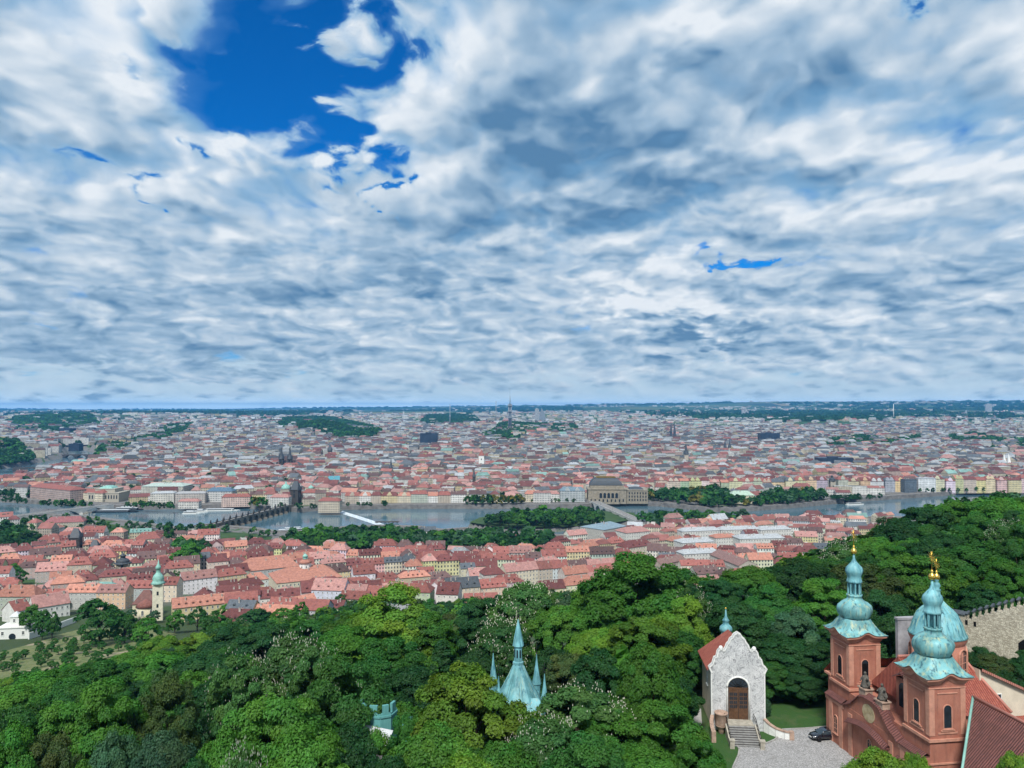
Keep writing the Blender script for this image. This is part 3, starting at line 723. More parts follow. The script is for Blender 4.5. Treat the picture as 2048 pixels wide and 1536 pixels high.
ORD = ['nearest', 'second nearest', 'third nearest', 'fourth nearest', 'fifth nearest', 'sixth nearest', 'seventh nearest', 'eighth nearest', 'ninth nearest', 'tenth nearest'] + [w_ + ' nearest' for w_ in
      'eleventh twelfth thirteenth fourteenth fifteenth sixteenth seventeenth eighteenth nineteenth twentieth twenty-first twenty-second twenty-third twenty-fourth twenty-fifth twenty-sixth twenty-seventh twenty-eighth twenty-ninth thirtieth thirty-first thirty-second thirty-third thirty-fourth thirty-fifth thirty-sixth thirty-seventh thirty-eighth thirty-ninth fortieth'.split()]
def name_by_landmark(items, marks, fmt):
    """items: (u, v, payload...) -> label; each one told by its look, the landmark nearest to it, the side and its rank there"""
    slot = {}
    for i, it in enumerate(items):
        u, v = it[0], it[1]
        nm, mu, mv = min(marks, key=lambda q: (q[1] - u) ** 2 + ((q[2] - v) * 1.6) ** 2)
        dx, dy = u - mu, (v - mv) * 1.6
        side = ('left of' if dx < 0 else 'right of') if abs(dx) > abs(dy) else ('behind' if dy < 0 else 'in front of')
        slot.setdefault((nm, side), []).append((math.hypot(dx, dy), i))
    out = [None] * len(items)
    for (nm, side), L in slot.items():
        for k, (_, i) in enumerate(sorted(L)): out[i] = fmt(items[i], ORD[min(k, len(ORD) - 1)], side, nm)
    return out
# ------------------------------------------------------------------ hand placed buildings of the town
WC = dict(WALLS); RC = dict(ROOFS)
def eave_at(u, v, h):
    z = 20 + h
    for _ in range(12):
        p = at(u, v, z); z = gz(p.x, p.y) + h
    return at(u, v, z)
MARKS = []
def block(name, label, cat, e0, e1, h, depth, rh, hip, wc, rc, floors=0, dorm=0, ch=3, wallmat=None, group=None, win=WIN, sides=True, step=3.2):
    """a building given by the two ends of its front eave in the photo and its height; it runs back from there"""
    a, b = eave_at(*e0, h), eave_at(*e1, h)
    d = Vector((b.x - a.x, b.y - a.y, 0)); w = d.length; ang = math.atan2(d.y, d.x)
    nrm = Vector((-math.sin(ang), math.cos(ang), 0)); mid = (a + b) / 2 + nrm * depth / 2
    zg = min(gz(a.x, a.y), gz(b.x, b.y)); hh = (a.z + b.z) / 2 - zg
    root = thing(name, label, cat, (mid.x, mid.y, zg), ang, group)
    wall, roof = house_shell(root, w, depth, hh, rh, hip, wc, rc, wallmat or ('plaster' if floors else 'facade'))
    roof_bits(root, roof, w, depth, hh, rh, hip, rc, wc, ch, dorm)
    if floors:
        fh = hh / floors; sc = min(1.0, fh / 3.3)
        put_windows(root, -w / 2, -depth / 2, 0, w, 0, floors, fh, win, step, sc)
        if sides:
            if mid.x < 0: put_windows(root, w / 2, -depth / 2, math.pi / 2, depth, 0, floors, fh, win, step, sc)
            else: put_windows(root, -w / 2, depth / 2, -math.pi / 2, depth, 0, floors, fh, win, step, sc)
    c, s = math.cos(ang), math.sin(ang); g = 2.5
    KEEP_OUT.append([(mid.x + x * c - y * s, mid.y + x * s + y * c) for x, y in ((-w / 2 - g, -depth / 2 - g - 5), (w / 2 + g, -depth / 2 - g - 5), (w / 2 + g, depth / 2 + g), (-w / 2 - g, depth / 2 + g))])
    root['_w'] = 0
    del root['_w']
    return root, w, hh, roof
cr, ye, wh, be, gy, pk = WC['cream'], WC['pale yellow'], WC['white'], WC['beige'], WC['pale grey'], WC['pinkish']
dr, br, og, rp, bn, sl = [RC[k] for k in ('dark red', 'brick red', 'orange', 'rusty pink', 'brown', 'slate grey')]
block('barracks', 'long yellow building with orange roof and a row of dormers above the orchard', 'building', (345, 1213), (482, 1205), 11, 14, 5, 0, ye, og, 3, 9, 4)
block('terrace_house', 'long low building with a pale salmon roof beside the wood edge', 'building', (513, 1223), (636, 1211), 6, 13, 5.5, 0, gy, (.55, .25, .18), 2, 0, 2)
pal, pw, ph, proof = block('palace', 'large cream palace with orange hipped roof carrying a white drum lantern', 'palace', (554, 1163), (684, 1157), 12, 42, 8, 12, cr, og, 3, 0, 6)
mb = MB(); mb.lathe([(5.2, ph + 4), (5.2, ph + 11)], 8, smooth=False, a0=R(22.5)); mb.lathe([(5.7, ph + 10.6), (5.7, ph + 11.1)], 16)
dl = mb.build('lantern', M['white'], pal)
mb = MB(); mb.lathe([(6.0, ph + 11.1), (4.6, ph + 12.6), (2.6, ph + 13.8), (2.2, ph + 14)], 16); mb.build('lantern_roof', M['rooftile'], dl, og)
mb = MB(); mb.lathe([(2.1, ph + 13.8), (2.1, ph + 16)], 12); mb.lathe([(2.5, ph + 16), (2.0, ph + 17.2), (.9, ph + 18.2), (.15, ph + 18.8), (.1, ph + 20.5)], 12); mb.build('cupola', M['greencopper'], dl)
for k in range(8):
    a = R(45 * k); o = link('window', WIN, dl); o.location = (5.25 * math.cos(a) * .94, 5.25 * math.sin(a) * .94, ph + 6.8); o.rotation_euler = (0, 0, a + math.pi / 2)
block('palace', 'long pale palace with bright orange roof behind the lantern palace', 'palace', (489, 1140), (598, 1134), 12, 30, 9, 8, gy, og, 3, 0, 6)
block('palace', 'orange roofed wing with red tiles between lantern palace and park trees', 'palace', (598, 1117), (640, 1114), 12, 20, 7, 0, cr, br, 3, 0, 3)
block('town_house', 'red hip roofed block on the near river bank with cream front', 'building', (268, 1079), (320, 1077), 11, 26, 7, 8, cr, br, 3, 0, 5)
block('riverside_block', 'long low building with muted pink roof by the left bridge end', 'building', (87, 1046), (167, 1043), 8, 22, 7, 7, be, (.30, .12, .12), 2, 0, 3)
block('mill_house', 'small white mill house with dark roof among trees at the water', 'house', (842, 1062), (872, 1061), 8, 10, 5, 0, wh, sl, 2, 0, 1)
block('park_villa', 'small villa with red pyramid roof in the park trees', 'house', (1019, 1080), (1041, 1080), 7, 14, 6, 6, pk, br, 2, 0, 1)
block('courtyard_house', 'red roofed house with a glazed pale roof strip below the park', 'building', (845, 1126), (906, 1122), 9, 26, 9, 4, wh, br, 2, 0, 3)
block('long_house', 'long cream house with dark red roof beside the park edge', 'building', (930, 1132), (995, 1131), 8, 13, 6, 0, cr, dr, 2, 0, 3)
for e0, e1, wc, rc, t_, fl in (((1012, 1143), (1077, 1138), cr, rp, 'cream', 4), ((1077.5, 1138), (1105, 1136), be, (.22, .09, .075), 'beige', 4), ((1105.5, 1136), (1139, 1134), (.56, .62, .62), br, 'pale blue', 4),
                               ((1139.5, 1136), (1176, 1135), (.60, .56, .45), bn, 'ivory mansard', 4), ((1176.5, 1134), (1232, 1131), (.62, .60, .52), rp, 'wide off white', 4)):
    block('row_house', f'{t_} four storey house in the straight row above the wood', 'apartment house', e0, e1, 14, 14, 6, 0, wc, rc, fl, 4 if 'mansard' in t_ else 0, 3, group='houses of the straight row')
block('corner_block', 'tall grey corner apartment block with blue grey roof by the canal', 'apartment block', (1208, 1060), (1252, 1052), 19, 40, 5, 8, (.40, .39, .35), (.22, .30, .35), 5, 0, 6, step=3.6)
block('corner_block', 'pale five storey block with pinkish roof right of the grey corner block', 'apartment block', (1253, 1066), (1300, 1062), 18, 26, 5, 5, (.60, .60, .55), rp, 5, 0, 4, step=3.6)
block('corner_block', 'cream block with dark red mansard roof behind the row houses', 'apartment block', (1256, 1095), (1306, 1090), 15, 20, 6, 4, cr, dr, 4, 3, 4, step=3.6)
tin = (.43, .45, .46)
for k, (e0, e1, h, dp, rc, t_) in enumerate((((1365, 1063), (1440, 1060), 17, 16, tin, 'white roofed block at the rear left of the pale roofs'), ((1442, 1060), (1520, 1058), 17, 16, tin, 'white roofed block at the rear middle of the pale roofs'),
        ((1522, 1060), (1582, 1058), 17, 18, tin, 'white roofed block at the rear right of the pale roofs'), ((1366, 1086), (1428, 1083), 16, 22, tin, 'white roofed block in front with many roof vents'),
        ((1432, 1076), (1476, 1074), 15, 18, og, 'orange roofed block between the white roofs'), ((1480, 1078), (1570, 1076), 16, 24, tin, 'wide white roofed block before the rear pale roofs'),
        ((1368, 1108), (1440, 1105), 15, 18, tin, 'cream fronted block with white roof nearest the wood'))):
    block('apartment_block', t_, 'apartment block', e0, e1, h, dp, 3.5, 4, (.60, .59, .55), rc, 4, 0, 7, group='apartment blocks with pale roofs', step=3.4)
block('apartment_block', 'beige blank sided block with brown roof at the wood edge', 'apartment block', (1322, 1128), (1372, 1120), 15, 14, 4, 0, (.36, .30, .25), (.24, .15, .13), 3, 0, 3)
block('apartment_block', 'grey brown block with long rusty roof at the wood edge', 'apartment block', (1420, 1112), (1478, 1128), 13, 20, 5, 0, (.44, .40, .34), (.25, .15, .135), 3, 0, 5)
block('town_house', 'white house with a wide stepped gable and pink roof left of the belfry', 'house', (30, 1222), (62, 1217), 8, 14, 6, 0, wh, br, 2, 0, 2)
block('town_house', 'white two storey house with red roof by the garden trees', 'house', (66, 1214), (140, 1206), 9, 13, 7, 0, wh, rp, 2, 0, 3)
MARKS += [('the yellow dormered building', 413, 1212), ('the palace with drum lantern', 630, 1150), ('the orange palace', 545, 1125), ('the riverside red block', 293, 1075), ('the straight row of houses', 1120, 1140),
          ('the grey corner block', 1235, 1075), ('the white roofed blocks', 1460, 1075), ('the glazed roof house', 875, 1120), ('the pink roofed bridge house', 127, 1045), ('the white garden villa', 30, 1240)]

# white villa with its little tower, and the garden wall running up from it
p = atg(28, 1279); vil = thing('garden_villa', 'white flat roofed villa with a small square tower at the garden edge', 'villa', p, R(8))
mb = MB(); mb.box(-9, 8, 0, 11, -6, 6.5); mb.box(-9.4, 8.4, -.4, 11.4, 6.5, 7.1); mb.build('wall', M['white'], vil)
mb = MB(); mb.box(-3.4, 1.6, 2, 7, 7.0, 12.5); mb.box(-3.8, 2, 1.6, 7.4, 12.5, 13); mb.lathe([(3.9, 13), (.3, 15.4)], 4, a0=R(45), cx=-.9, cy=4.5, smooth=False, mi=1); mb.build('tower', [M['white'], M['tin']], vil)
for x in (-6.5, 5): o = link('window', WIN, vil); o.location = (x, -.02, 2.4); o.scale = (1.2, 1, 1.2)
mb = MB(); mb.lathe([(1.9, -.3), (1.9, .25)], 20); am = mb.build('arch_window', M['glass'], vil); am.rotation_euler = (R(90), 0, 0); am.location = (-1, -.05, 1.5)
o = link('window', WIN, vil); o.location = (-1, 1.98, 9.6)
put_windows(vil, 8, 0, math.pi / 2, 11, 1.2, 1, 3.5)
KEEP_OUT.append([(p.x - 14, p.y - 12), (p.x + 12, p.y - 12), (p.x + 12, p.y + 18), (p.x - 14, p.y + 18)])
def long_wall(name, label, pts, h, th, mat, cat='wall'):
    mb = MB()
    for a, b in zip(pts[:-1], pts[1:]):
        a, b = Vector(a), Vector(b); d = (b - a); d.z = 0; d.normalize(); q = Vector((-d.y, d.x, 0)) * th / 2; up = Vector((0, 0, h)); dn = Vector((0, 0, -2))
        mb.quad(a - q + dn, b - q + dn, b - q + up, a - q + up); mb.quad(b + q + dn, a + q + dn, a + q + up, b + q + up)
        cq = q * 1.25; mb.quad(a - cq + up, b - cq + up, b + up * 1.12, a + up * 1.12); mb.quad(b + cq + up, a + cq + up, a + up * 1.12, b + up * 1.12)
    for e in (pts[0], pts[-1]):
        e = Vector(e); mb.box(e.x - th * .7, e.x + th * .7, e.y - th * .7, e.y + th * .7, e.z - 2, e.z + h * 1.1)
    o = mb.build(name, mat); tag(o, label, cat); o['kind'] = 'thing'; return o
wp = [atg(u, v) for u, v in ((58, 1279), (80, 1272), (105, 1263), (130, 1253), (152, 1245))]
long_wall('garden_wall', 'long white garden wall climbing past the orchard from the villa', wp, 3.6, .5, M['white'])

# ------------------------------------------------------------------ towers and spires
def square(mb, r, z0, z1, mi=0, r1=None): mb.lathe([(r * 1.4142, z0), ((r1 or r) * 1.4142, z1)], 4, mi, a0=R(45), smooth=False)
def spot(u, vtop, y): return aty(u, vtop, y)
def helm_tower(name, label, cat, u, vtop, y, half, body_h, wall, roof, kind='wedge', rotz=0.0, base=None, finials=True, wcol=None, rcol=None, mark=None, winz=()):
    tip = spot(u, vtop, y); zg = gz(tip.x, tip.y); H = tip.z - zg
    root = thing(name, label, cat, (tip.x, tip.y, zg), rotz); b = body_h * H
    mb = MB(); square(mb, half, -4, b); square(mb, half * 1.08, b - .8, b); mb.build('body', wall, root, wcol)
    mb = MB()
    if kind == 'wedge':
        q = half * 1.12; r_ = half * .45
        vs = [(-q, -q, b), (q, -q, b), (q, q, b), (-q, q, b), (-r_, -.2, H - 1.5), (r_, -.2, H - 1.5), (r_, .2, H - 1.5), (-r_, .2, H - 1.5)]
        mb.add(vs, [(0, 1, 5, 4), (1, 2, 6, 5), (2, 3, 7, 6), (3, 0, 4, 7), (4, 5, 6, 7), (3, 2, 1, 0)])
        for sx in (-1, 1):
            mb.lathe([(.15, H - 1.6), (.05, H)], 5, cx=sx * r_)
            for sy in (-1, 1):
                mb.lathe([(half * .16, b - 1), (half * .16, b + (H - b) * .2), (0, b + (H - b) * .5)], 6, cx=sx * half, cy=sy * half, smooth=False)
    elif kind == 'spire':
        mb.lathe([(half * 1.5, b), (half * .8, b + (H - b) * .3), (.12, H)], 8, smooth=False, a0=R(22.5))
        if finials:
            for sx in (-1, 1):
                for sy in (-1, 1): mb.lathe([(half * .3, b - 1), (half * .3, b + (H - b) * .12), (0, b + (H - b) * .45)], 6, cx=sx * half * .85, cy=sy * half * .85, smooth=False)
    elif kind == 'pyramid': mb.lathe([(half * 1.6, b), (.1, H)], 4, a0=R(45), smooth=False)
    elif kind == 'onion':
        k = H - b
        mb.lathe([(half * 1.5, b), (half * 1.2, b + .06 * k), (half * 1.05, b + .14 * k), (half * 1.15, b + .2 * k), (half * .95, b + .32 * k), (half * .5, b + .42 * k), (half * .42, b + .46 * k), (half * .42, b + .6 * k), (half * .6, b + .62 * k), (half * .5, b + .7 * k), (half * .18, b + .8 * k), (.08, H)], 12)
    elif kind == 'dome':
        k = H - b
        mb.lathe([(half * 1.1, b), (half * 1.08, b + .1 * k), (half * .95, b + .3 * k), (half * .65, b + .5 * k), (half * .25, b + .6 * k), (half * .22, b + .62 * k), (half * .22, b + .8 * k), (half * .1, b + .88 * k), (.06, H)], 16)
    mb.build('roof', roof, root, rcol)
    for z, w, h in winz:
        for a in (0, 1, 2, 3):
            mb = MB(); mb.box(-w / 2, w / 2, -half - .05, -half + .1, z * H, z * H + h); mb.M = Matrix()
            o = mb.build('opening', M['glass'], root); o.rotation_euler = (0, 0, a * math.pi / 2)
    if mark: MARKS.append((mark, u, vtop + H * .5 * FPX / y))
    g = half + 4; KEEP_OUT.append([(tip.x - g, tip.y - g), (tip.x + g, tip.y - g), (tip.x + g, tip.y + g), (tip.x - g, tip.y + g)])
    return root
DS, PL = M['darkstone'], M['plaster']
helm_tower('bridge_tower', 'tall sooty black bridge tower with steep wedge roof among red roofs', 'tower', 152, 1054, 905, 5.6, .66, DS, M['slate'], rotz=R(12), mark='the dark bridge tower', winz=((.3, 2, 4), (.5, 2, 3)))
helm_tower('bridge_tower', 'short beige bridge tower with grey green wedge roof beside the black tower', 'tower', 190, 1077, 900, 4.6, .58, PL, M['slate'], rotz=R(12), wcol=be)
helm_tower('belfry', 'weathered beige belfry with dark grey bulbous helm in the old town', 'tower', 246, 1103, 735, 5.4, .58, PL, M['slate'], 'onion', rotz=R(20), wcol=(.30, .27, .21), mark='the weathered belfry', winz=((.4, 2, 4.5),))
helm_tower('bridge_tower', 'black gothic bridge tower on the far bank at the bridge end', 'tower', 592, 960, 1400, 7.5, .62, DS, M['slate'], rotz=R(-8), winz=((.3, 3, 7), (.5, 3, 4)))
helm_tower('church_dome', 'green copper church dome beside the black bridge tower', 'church', 572, 962, 1450, 8, .62, M['stone'], M['greencopper'], 'dome')
helm_tower('church_dome', 'small green dome on pale tower right of the black bridge tower', 'church', 622, 968, 1500, 5, .7, M['stone'], M['greencopper'], 'dome')
for u in (563, 580): helm_tower('church_spire', 'black gothic spire, %s of a pair over the far roofs' % ('left' if u < 570 else 'right'), 'church tower', u, 893, 2080, 5.6, .5, DS, M['slate'], 'spire', winz=((.35, 3, 8),))
helm_tower('powder_tower', 'dark gate tower with wedge roof far behind the twin black spires', 'tower', 660, 888, 2500, 6, .6, DS, M['slate'])
helm_tower('clock_tower', 'white square tower with red pyramid roof rising from the far town', 'tower', 963, 899, 2050, 7, .74, M['white'], M['rooftile'], 'pyramid', rcol=br, winz=((.55, 2.5, 4),))
helm_tower('church_tower', 'slender dark spire on the far town right of the theatre', 'church tower', 1372, 886, 2200, 5.5, .55, PL, M['slate'], 'spire', wcol=be)
for u in (1342, 1349): helm_tower('church_spire', 'tiny dark blue spire, %s of a distant pair' % ('left' if u < 1345 else 'right'), 'church tower', u, 843, 3600, 5, .45, M['slate'], M['slate'], 'spire', finials=False)
for u in (1450, 1459): helm_tower('church_spire', 'grey church spire, %s of a pair among far roofs' % ('left' if u < 1455 else 'right'), 'church tower', u, 879, 2700, 4, .5, PL, M['slate'], 'spire', wcol=be)
helm_tower('church_tower', 'thin green spire above the far bank roofs left of centre', 'church tower', 782, 915, 1900, 3.4, .5, DS, M['slate'], 'spire', finials=False)
helm_tower('church_tower', 'brown stone spire over the far bank houses by the embankment trees', 'church tower', 948, 936, 1700, 3.0, .55, DS, M['slate'], 'spire', finials=False)
helm_tower('water_tower', 'grey stone water tower with bulbous cap at the far embankment', 'tower', 1664, 948, 1600, 5.2, .64, M['stone'], M['slate'], 'onion', winz=((.3, 2, 3),))
for u in (2008, 2017): helm_tower('abbey_spire', 'white curved concrete abbey spire, %s of two' % ('left' if u < 2010 else 'right'), 'church tower', u, 907, 2100, 4, .42, M['white'], M['white'], 'pyramid')

# the church with the green capped tower below the orchard
ct = helm_tower('church_tower', 'pale yellow church tower with green onion cap and lantern above the orchard', 'church tower', 317, 1118, 532, 3.3, .60, PL, M['greencopper'], 'onion', rotz=R(20), wcol=(.68, .64, .50), mark='the green capped tower', winz=((.22, 1.3, 2.4), (.42, 1.3, 2.6)))
p = atg(279, 1236); nv = thing('parish_church', 'pale yellow church nave with brown hipped roof and round apse below the green capped tower', 'church', (p.x, p.y + 10, p.z), R(14))
house_shell(nv, 14, 20, 10, 7, 5, (.58, .53, .37), (.19, .095, .08), 'plaster')
mb = MB(); mb.lathe([(6.2, -4), (6.2, 8.5)], 20, cx=2, cy=-11); mb.build('apse', PL, nv, (.58, .53, .37))
mb = MB(); mb.lathe([(6.9, 8.3), (5, 10.6), (1, 13)], 20, cx=2, cy=-11); mb.build('apse_roof', M['rooftile'], nv, (.24, .10, .08))
AW = window_mesh('arched_window', 1.6, 3.6, True, (1, 3))
for a in (-60, -10, 40):
    q = R(-90 + a); o = link('window', AW, nv); o.location = (2 + 6.25 * math.cos(q), -11 + 6.25 * math.sin(q), 3.2); o.rotation_euler = (0, 0, q + math.pi / 2)
KEEP_OUT.append([(p.x - 14, p.y - 12), (p.x + 20, p.y - 12), (p.x + 20, p.y + 26), (p.x - 14, p.y + 26)])

# ------------------------------------------------------------------ far bank: the river front
def front(u0, v0, u1, v1, h, depth, wc, rc, rh, hip, label, cat, name, z=8.0, dorm=0, gables=0, ch=4, group=None, mat='facade'):
    a, b = at(u0, v0, z), at(u1, v1, z); d = b - a; w = d.length; ang = math.atan2(d.y, d.x); nrm = Vector((-math.sin(ang), math.cos(ang), 0)); mid = (a + b) / 2 + nrm * depth / 2
    root = thing(name, label, cat, (mid.x, mid.y, z), ang, group)
    wall, roof = house_shell(root, w - .1, depth, h, rh, hip, wc, rc, mat)
    roof_bits(root, roof, w, depth, h, rh, hip, rc, wc, ch, dorm)
    for k in range(gables):
        q = ((k + .5) / gables - .5) * w * .8; mb = MB(); gw = min(4.2, w / gables * .35)
        mb.extrude([(q - gw, h - .3), (q + gw, h - .3), (q + gw, h + 2), (q + gw * .6, h + 3.4), (q + gw * .5, h + 5), (q, h + 6.6), (q - gw * .5, h + 5), (q - gw * .6, h + 3.4), (q - gw, h + 2)], -depth / 2 - .15, -depth / 2 + 4); mb.build('gable', M['plaster'], root, wc)
    c, s = math.cos(ang), math.sin(ang); g = 3
    KEEP_OUT.append([(mid.x + x * c - y * s, mid.y + x * s + y * c) for x, y in ((-w / 2, -depth / 2 - 12), (w / 2, -depth / 2 - 12), (w / 2, depth / 2 + g), (-w / 2, depth / 2 + g))])
    return root
GW = 'apartment houses along the far embankment'
u = 1312.0; i = 0
names2 = 'first second third fourth fifth sixth seventh eighth ninth tenth eleventh twelfth thirteenth fourteenth fifteenth sixteenth seventeenth eighteenth nineteenth twentieth twenty-first twenty-second twenty-third twenty-fourth twenty-fifth twenty-sixth twenty-seventh twenty-eighth twenty-ninth thirtieth thirty-first thirty-second thirty-third thirty-fourth thirty-fifth thirty-sixth thirty-seventh thirty-eighth thirty-ninth fortieth'.split()
rr = random.Random(5)
while u < 2075 and i < 40:
    w = rr.uniform(16, 27); wn, wc = rr.choice(WALLS[:3] * 2 + WALLS); rn, rc = rr.choice(ROOFS[:2] + ROOFS[:2] + ROOFS[:6]); vv = 986.5 - (u - 1312) * .0062
    wc = tuple(min(.8, q * rr.uniform(.85, 1.15)) for q in wc)
    if not 1655 < u + w / 2 < 1675:
        front(u, vv, u + w, vv - w * .0062, rr.uniform(21, 27), 17, wc, rc, rr.uniform(4, 7), rr.choice((0, 4)), f'{wn} embankment apartment house with {rn} roof, {names2[i]} right of the theatre', 'apartment house', 'apartment_house', 8.0, 0, rr.choice((0, 1, 1, 2)), 3, GW); i += 1
    u += w + rr.choice((0, 0, 0, 3))
u = 690.0; i = 0
while u < 935:
    w = rr.uniform(18, 34); wn, wc = rr.choice(WALLS); rn, rc = rr.choice(ROOFS[:5]); w = min(w, 936 - u)
    if w < 8: break
    front(u, 1006, u + w, 1006, rr.uniform(13, 17), 14, wc, rc, rr.uniform(5, 7), rr.choice((0, 4)), f'{wn} riverside house with {rn} roof, {names2[i]} right of the black bridge tower', 'riverside house', 'riverside_house', 8.0, 0, rr.choice((0, 0, 1)), 3, 'houses on the quay left of centre'); i += 1
    u += w
for u0, u1, v, h, wn, wc, rc, rh, hp in ((1050, 1083, 1003, 14, 'cream', cr, og, 6, 5), (1084, 1119, 1003, 14, 'white', wh, rp, 5, 5), (1120, 1170, 1003, 20, 'grey', (.40, .43, .43), (.16, .22, .26), 6, 6)):
    front(u0, v, u1, v, h, 22, wc, rc, rh, hp, f'{wn} embankment block left of the theatre', 'apartment block', 'quay_block', group='blocks left of the theatre', gables=2 if wn == 'grey' else 0)
FR = [(60, 996, 140, 1005, 22, 30, (.40, .30, .26), br, 6, 8, 'brown hotel block with brick red roofs at the river bend'), (142, 1001, 205, 1004, 16, 22, cr, br, 6, 6, 'cream riverside block with red roof by the river bend'),
      (282, 998, 366, 998, 24, 45, (.45, .44, .38), (.42, .50, .45), 5, 14, 'big pale stone faculty building with pale green roof by the bridge'), (300, 1007, 348, 1006, 18, 22, (.55, .53, .47), tin, 3, 6, 'pale square school block before the green roofed faculty'),
      (350, 1006, 410, 1005, 17, 20, (.44, .40, .36), (.38, .38, .38), 3, 5, 'grey school wing with many windows on the quay'), (412, 1003, 464, 1003, 19, 24, (.50, .50, .48), (.10, .17, .24), 6, 8, 'pale school with blue slate roof on the quay'),
      (356, 1013, 397, 1013, 9, 14, (.58, .55, .5), rp, 4, 4, 'low white house with pink roof at the water'), (443, 1010, 500, 1009, 14, 18, pk, br, 5, 5, 'pink quay house with red roof left of autumn tree'),
      (540, 1014, 577, 1014, 17, 20, (.58, .57, .53), rp, 5, 5, 'white building at the foot of the green dome'), (605, 1005, 640, 1005, 18, 18, wh, br, 6, 5, 'white house row right of the black bridge tower'),
      (636, 1021, 679, 1021, 16, 20, (.50, .43, .33), br, 5, 6, 'ornate museum with red hip roof standing at the water'), (655, 975, 684, 974, 16, 20, wh, (.10, .30, .36), 8, 4, 'building with steep turquoise roof and turrets in the old town')]
for q in FR: front(q[0], q[1], q[2], q[3], q[4], q[5], q[6], q[7], q[8], q[9], q[10], 'building', 'riverfront_building')
front(1837, 984, 1872, 984, 28, 20, (.66, .68, .68), (.40, .42, .44), 1, 0, 'white modern office grid with dark glass on the far embankment', 'office', 'office_block')
front(1810, 985, 1834, 984.6, 26, 18, (.10, .13, .16), (.08, .09, .1), 1, 0, 'dark glass office corner on the far embankment', 'office', 'office_block')

# concert hall
a, b = at(172, 1004, 8), at(238, 1003, 8); mid = (a + b) / 2; w = (b - a).length
rud = thing('concert_hall', 'pale stone concert hall with balustrades and pale green copper roof', 'concert hall', (mid.x, mid.y + 22, 8))
mb = MB(); mb.box(-w / 2, w / 2, -20, 22, -3, 16); mb.box(-w / 2 - .6, w / 2 + .6, -20.6, 22.6, 15.2, 16.4); mb.box(-w * .32, w * .32, -14, 18, 16.4, 23); mb.box(-w * .33, w * .33, -14.5, 18.5, 22.4, 23.4); mb.build('wall', M['stone'], rud)
mb = MB(); mb.lathe([(w * .30, 23.4), (w * .24, 26), (w * .12, 28)], 4, a0=R(45), smooth=False); mb.build('roof', M['greencopper'], rud); 
for k in range(11):
    mb = MB(); mb.extrude([(-1.1, 0), (1.1, 0), (1.1, 6)] + [(1.1 * math.cos(q), 6 + 1.1 * math.sin(q)) for q in (.6, 1.2, 1.9, 2.5)] + [(-1.1, 6)], -.08, .1)
    o = mb.build('window', M['glass'], rud); o.location = ((k - 5) * w / 11.5, -20.05, 5)
KEEP_OUT.append([(mid.x - w / 2 - 4, mid.y - 10), (mid.x + w / 2 + 4, mid.y - 10), (mid.x + w / 2 + 4, mid.y + 48), (mid.x - w / 2 - 4, mid.y + 48)])

# national theatre: loggia front, big barrel hipped roof with gilded crest
a, b = at(1178, 1005, 8), at(1296, 1004, 8); mid = (a + b) / 2; w = (b - a).length; dep = 46
nt = thing('theatre', 'big grey brown theatre with arched loggia and swelling dark roof edged in gold', 'theatre', (mid.x, mid.y + dep / 2, 8), R(-2))
TS = simple('theatre_stone', (.25, .22, .17), .85, 0, .3, .3, .2)
mb = MB(); mb.box(-w / 2, w * .14, -dep / 2, dep / 2, -3, 24); mb.box(-w / 2 - 1, w * .14 + 1, -dep / 2 - 1, dep / 2 + 1, 23, 24.6); mb.box(w * .14 + 1.1, w / 2, -dep / 2 + 3, dep / 2, -3, 22); mb.box(w * .14 + 1.1, w / 2 + .8, -dep / 2 + 2.2, dep / 2 + .8, 21.2, 22.5)
mb.box(-w * .34, w * .02, -dep / 2 - 4, -dep / 2 - .01, -3, 19); mb.box(-w / 2 + 4, w * .10, -dep / 2 + 6, dep / 2 - 4, 24.6, 30); mb.build('wall', TS, nt)
cx = -w * .19; mb = MB(); rw, rd = w * .27, dep * .36
lv = [(1.0, 30), (1.02, 31), (.97, 34), (.88, 38), (.75, 41.5), (.62, 43.4), (.6, 43.8)]
for (s0, z0), (s1, z1) in zip(lv[:-1], lv[1:]):
    c0 = [(cx - rw * s0, -rd * s0, z0), (cx + rw * s0, -rd * s0, z0), (cx + rw * s0, rd * s0, z0), (cx - rw * s0, rd * s0, z0)]; c1 = [(cx - rw * s1, -rd * s1, z1), (cx + rw * s1, -rd * s1, z1), (cx + rw * s1, rd * s1, z1), (cx - rw * s1, rd * s1, z1)]
    for k in range(4): mb.quad(c0[k], c0[(k + 1) % 4], c1[(k + 1) % 4], c1[k])
mb.quad(*c1); roof = mb.build('roof', M['slate'], nt)
mb = MB(); s_ = .6
for x0, x1, y0, y1 in ((-rw * s_, rw * s_, -rd * s_ - .4, -rd * s_ + .4), (-rw * s_, rw * s_, rd * s_ - .4, rd * s_ + .4), (-rw * s_ - .4, -rw * s_ + .4, -rd * s_ + .41, rd * s_ - .41), (rw * s_ - .4, rw * s_ + .4, -rd * s_ + .41, rd * s_ - .41)): mb.box(cx + x0, cx + x1, y0, y1, 43.85, 45.2)
mb.build('gilded_crest', M['gold'], roof)
mb = MB(); mb.lathe([(w * .17, 22.5), (w * .14, 25), (w * .05, 26.5)], 4, a0=R(45), smooth=False, cx=w * .32); mb.build('annex_roof', M['slate'], nt)
def arch_panel(name, parent, x, y, z, w_, h_, mat):
    mb = MB(); n = 6; mb.extrude([(-w_ / 2, 0), (w_ / 2, 0)] + [(w_ / 2 * math.cos(math.pi * k / n), h_ - w_ / 2 + w_ / 2 * math.sin(math.pi * k / n)) for k in range(n + 1)], -.1, .1); o = mb.build(name, mat, parent); o.location = (x, y, z); return o
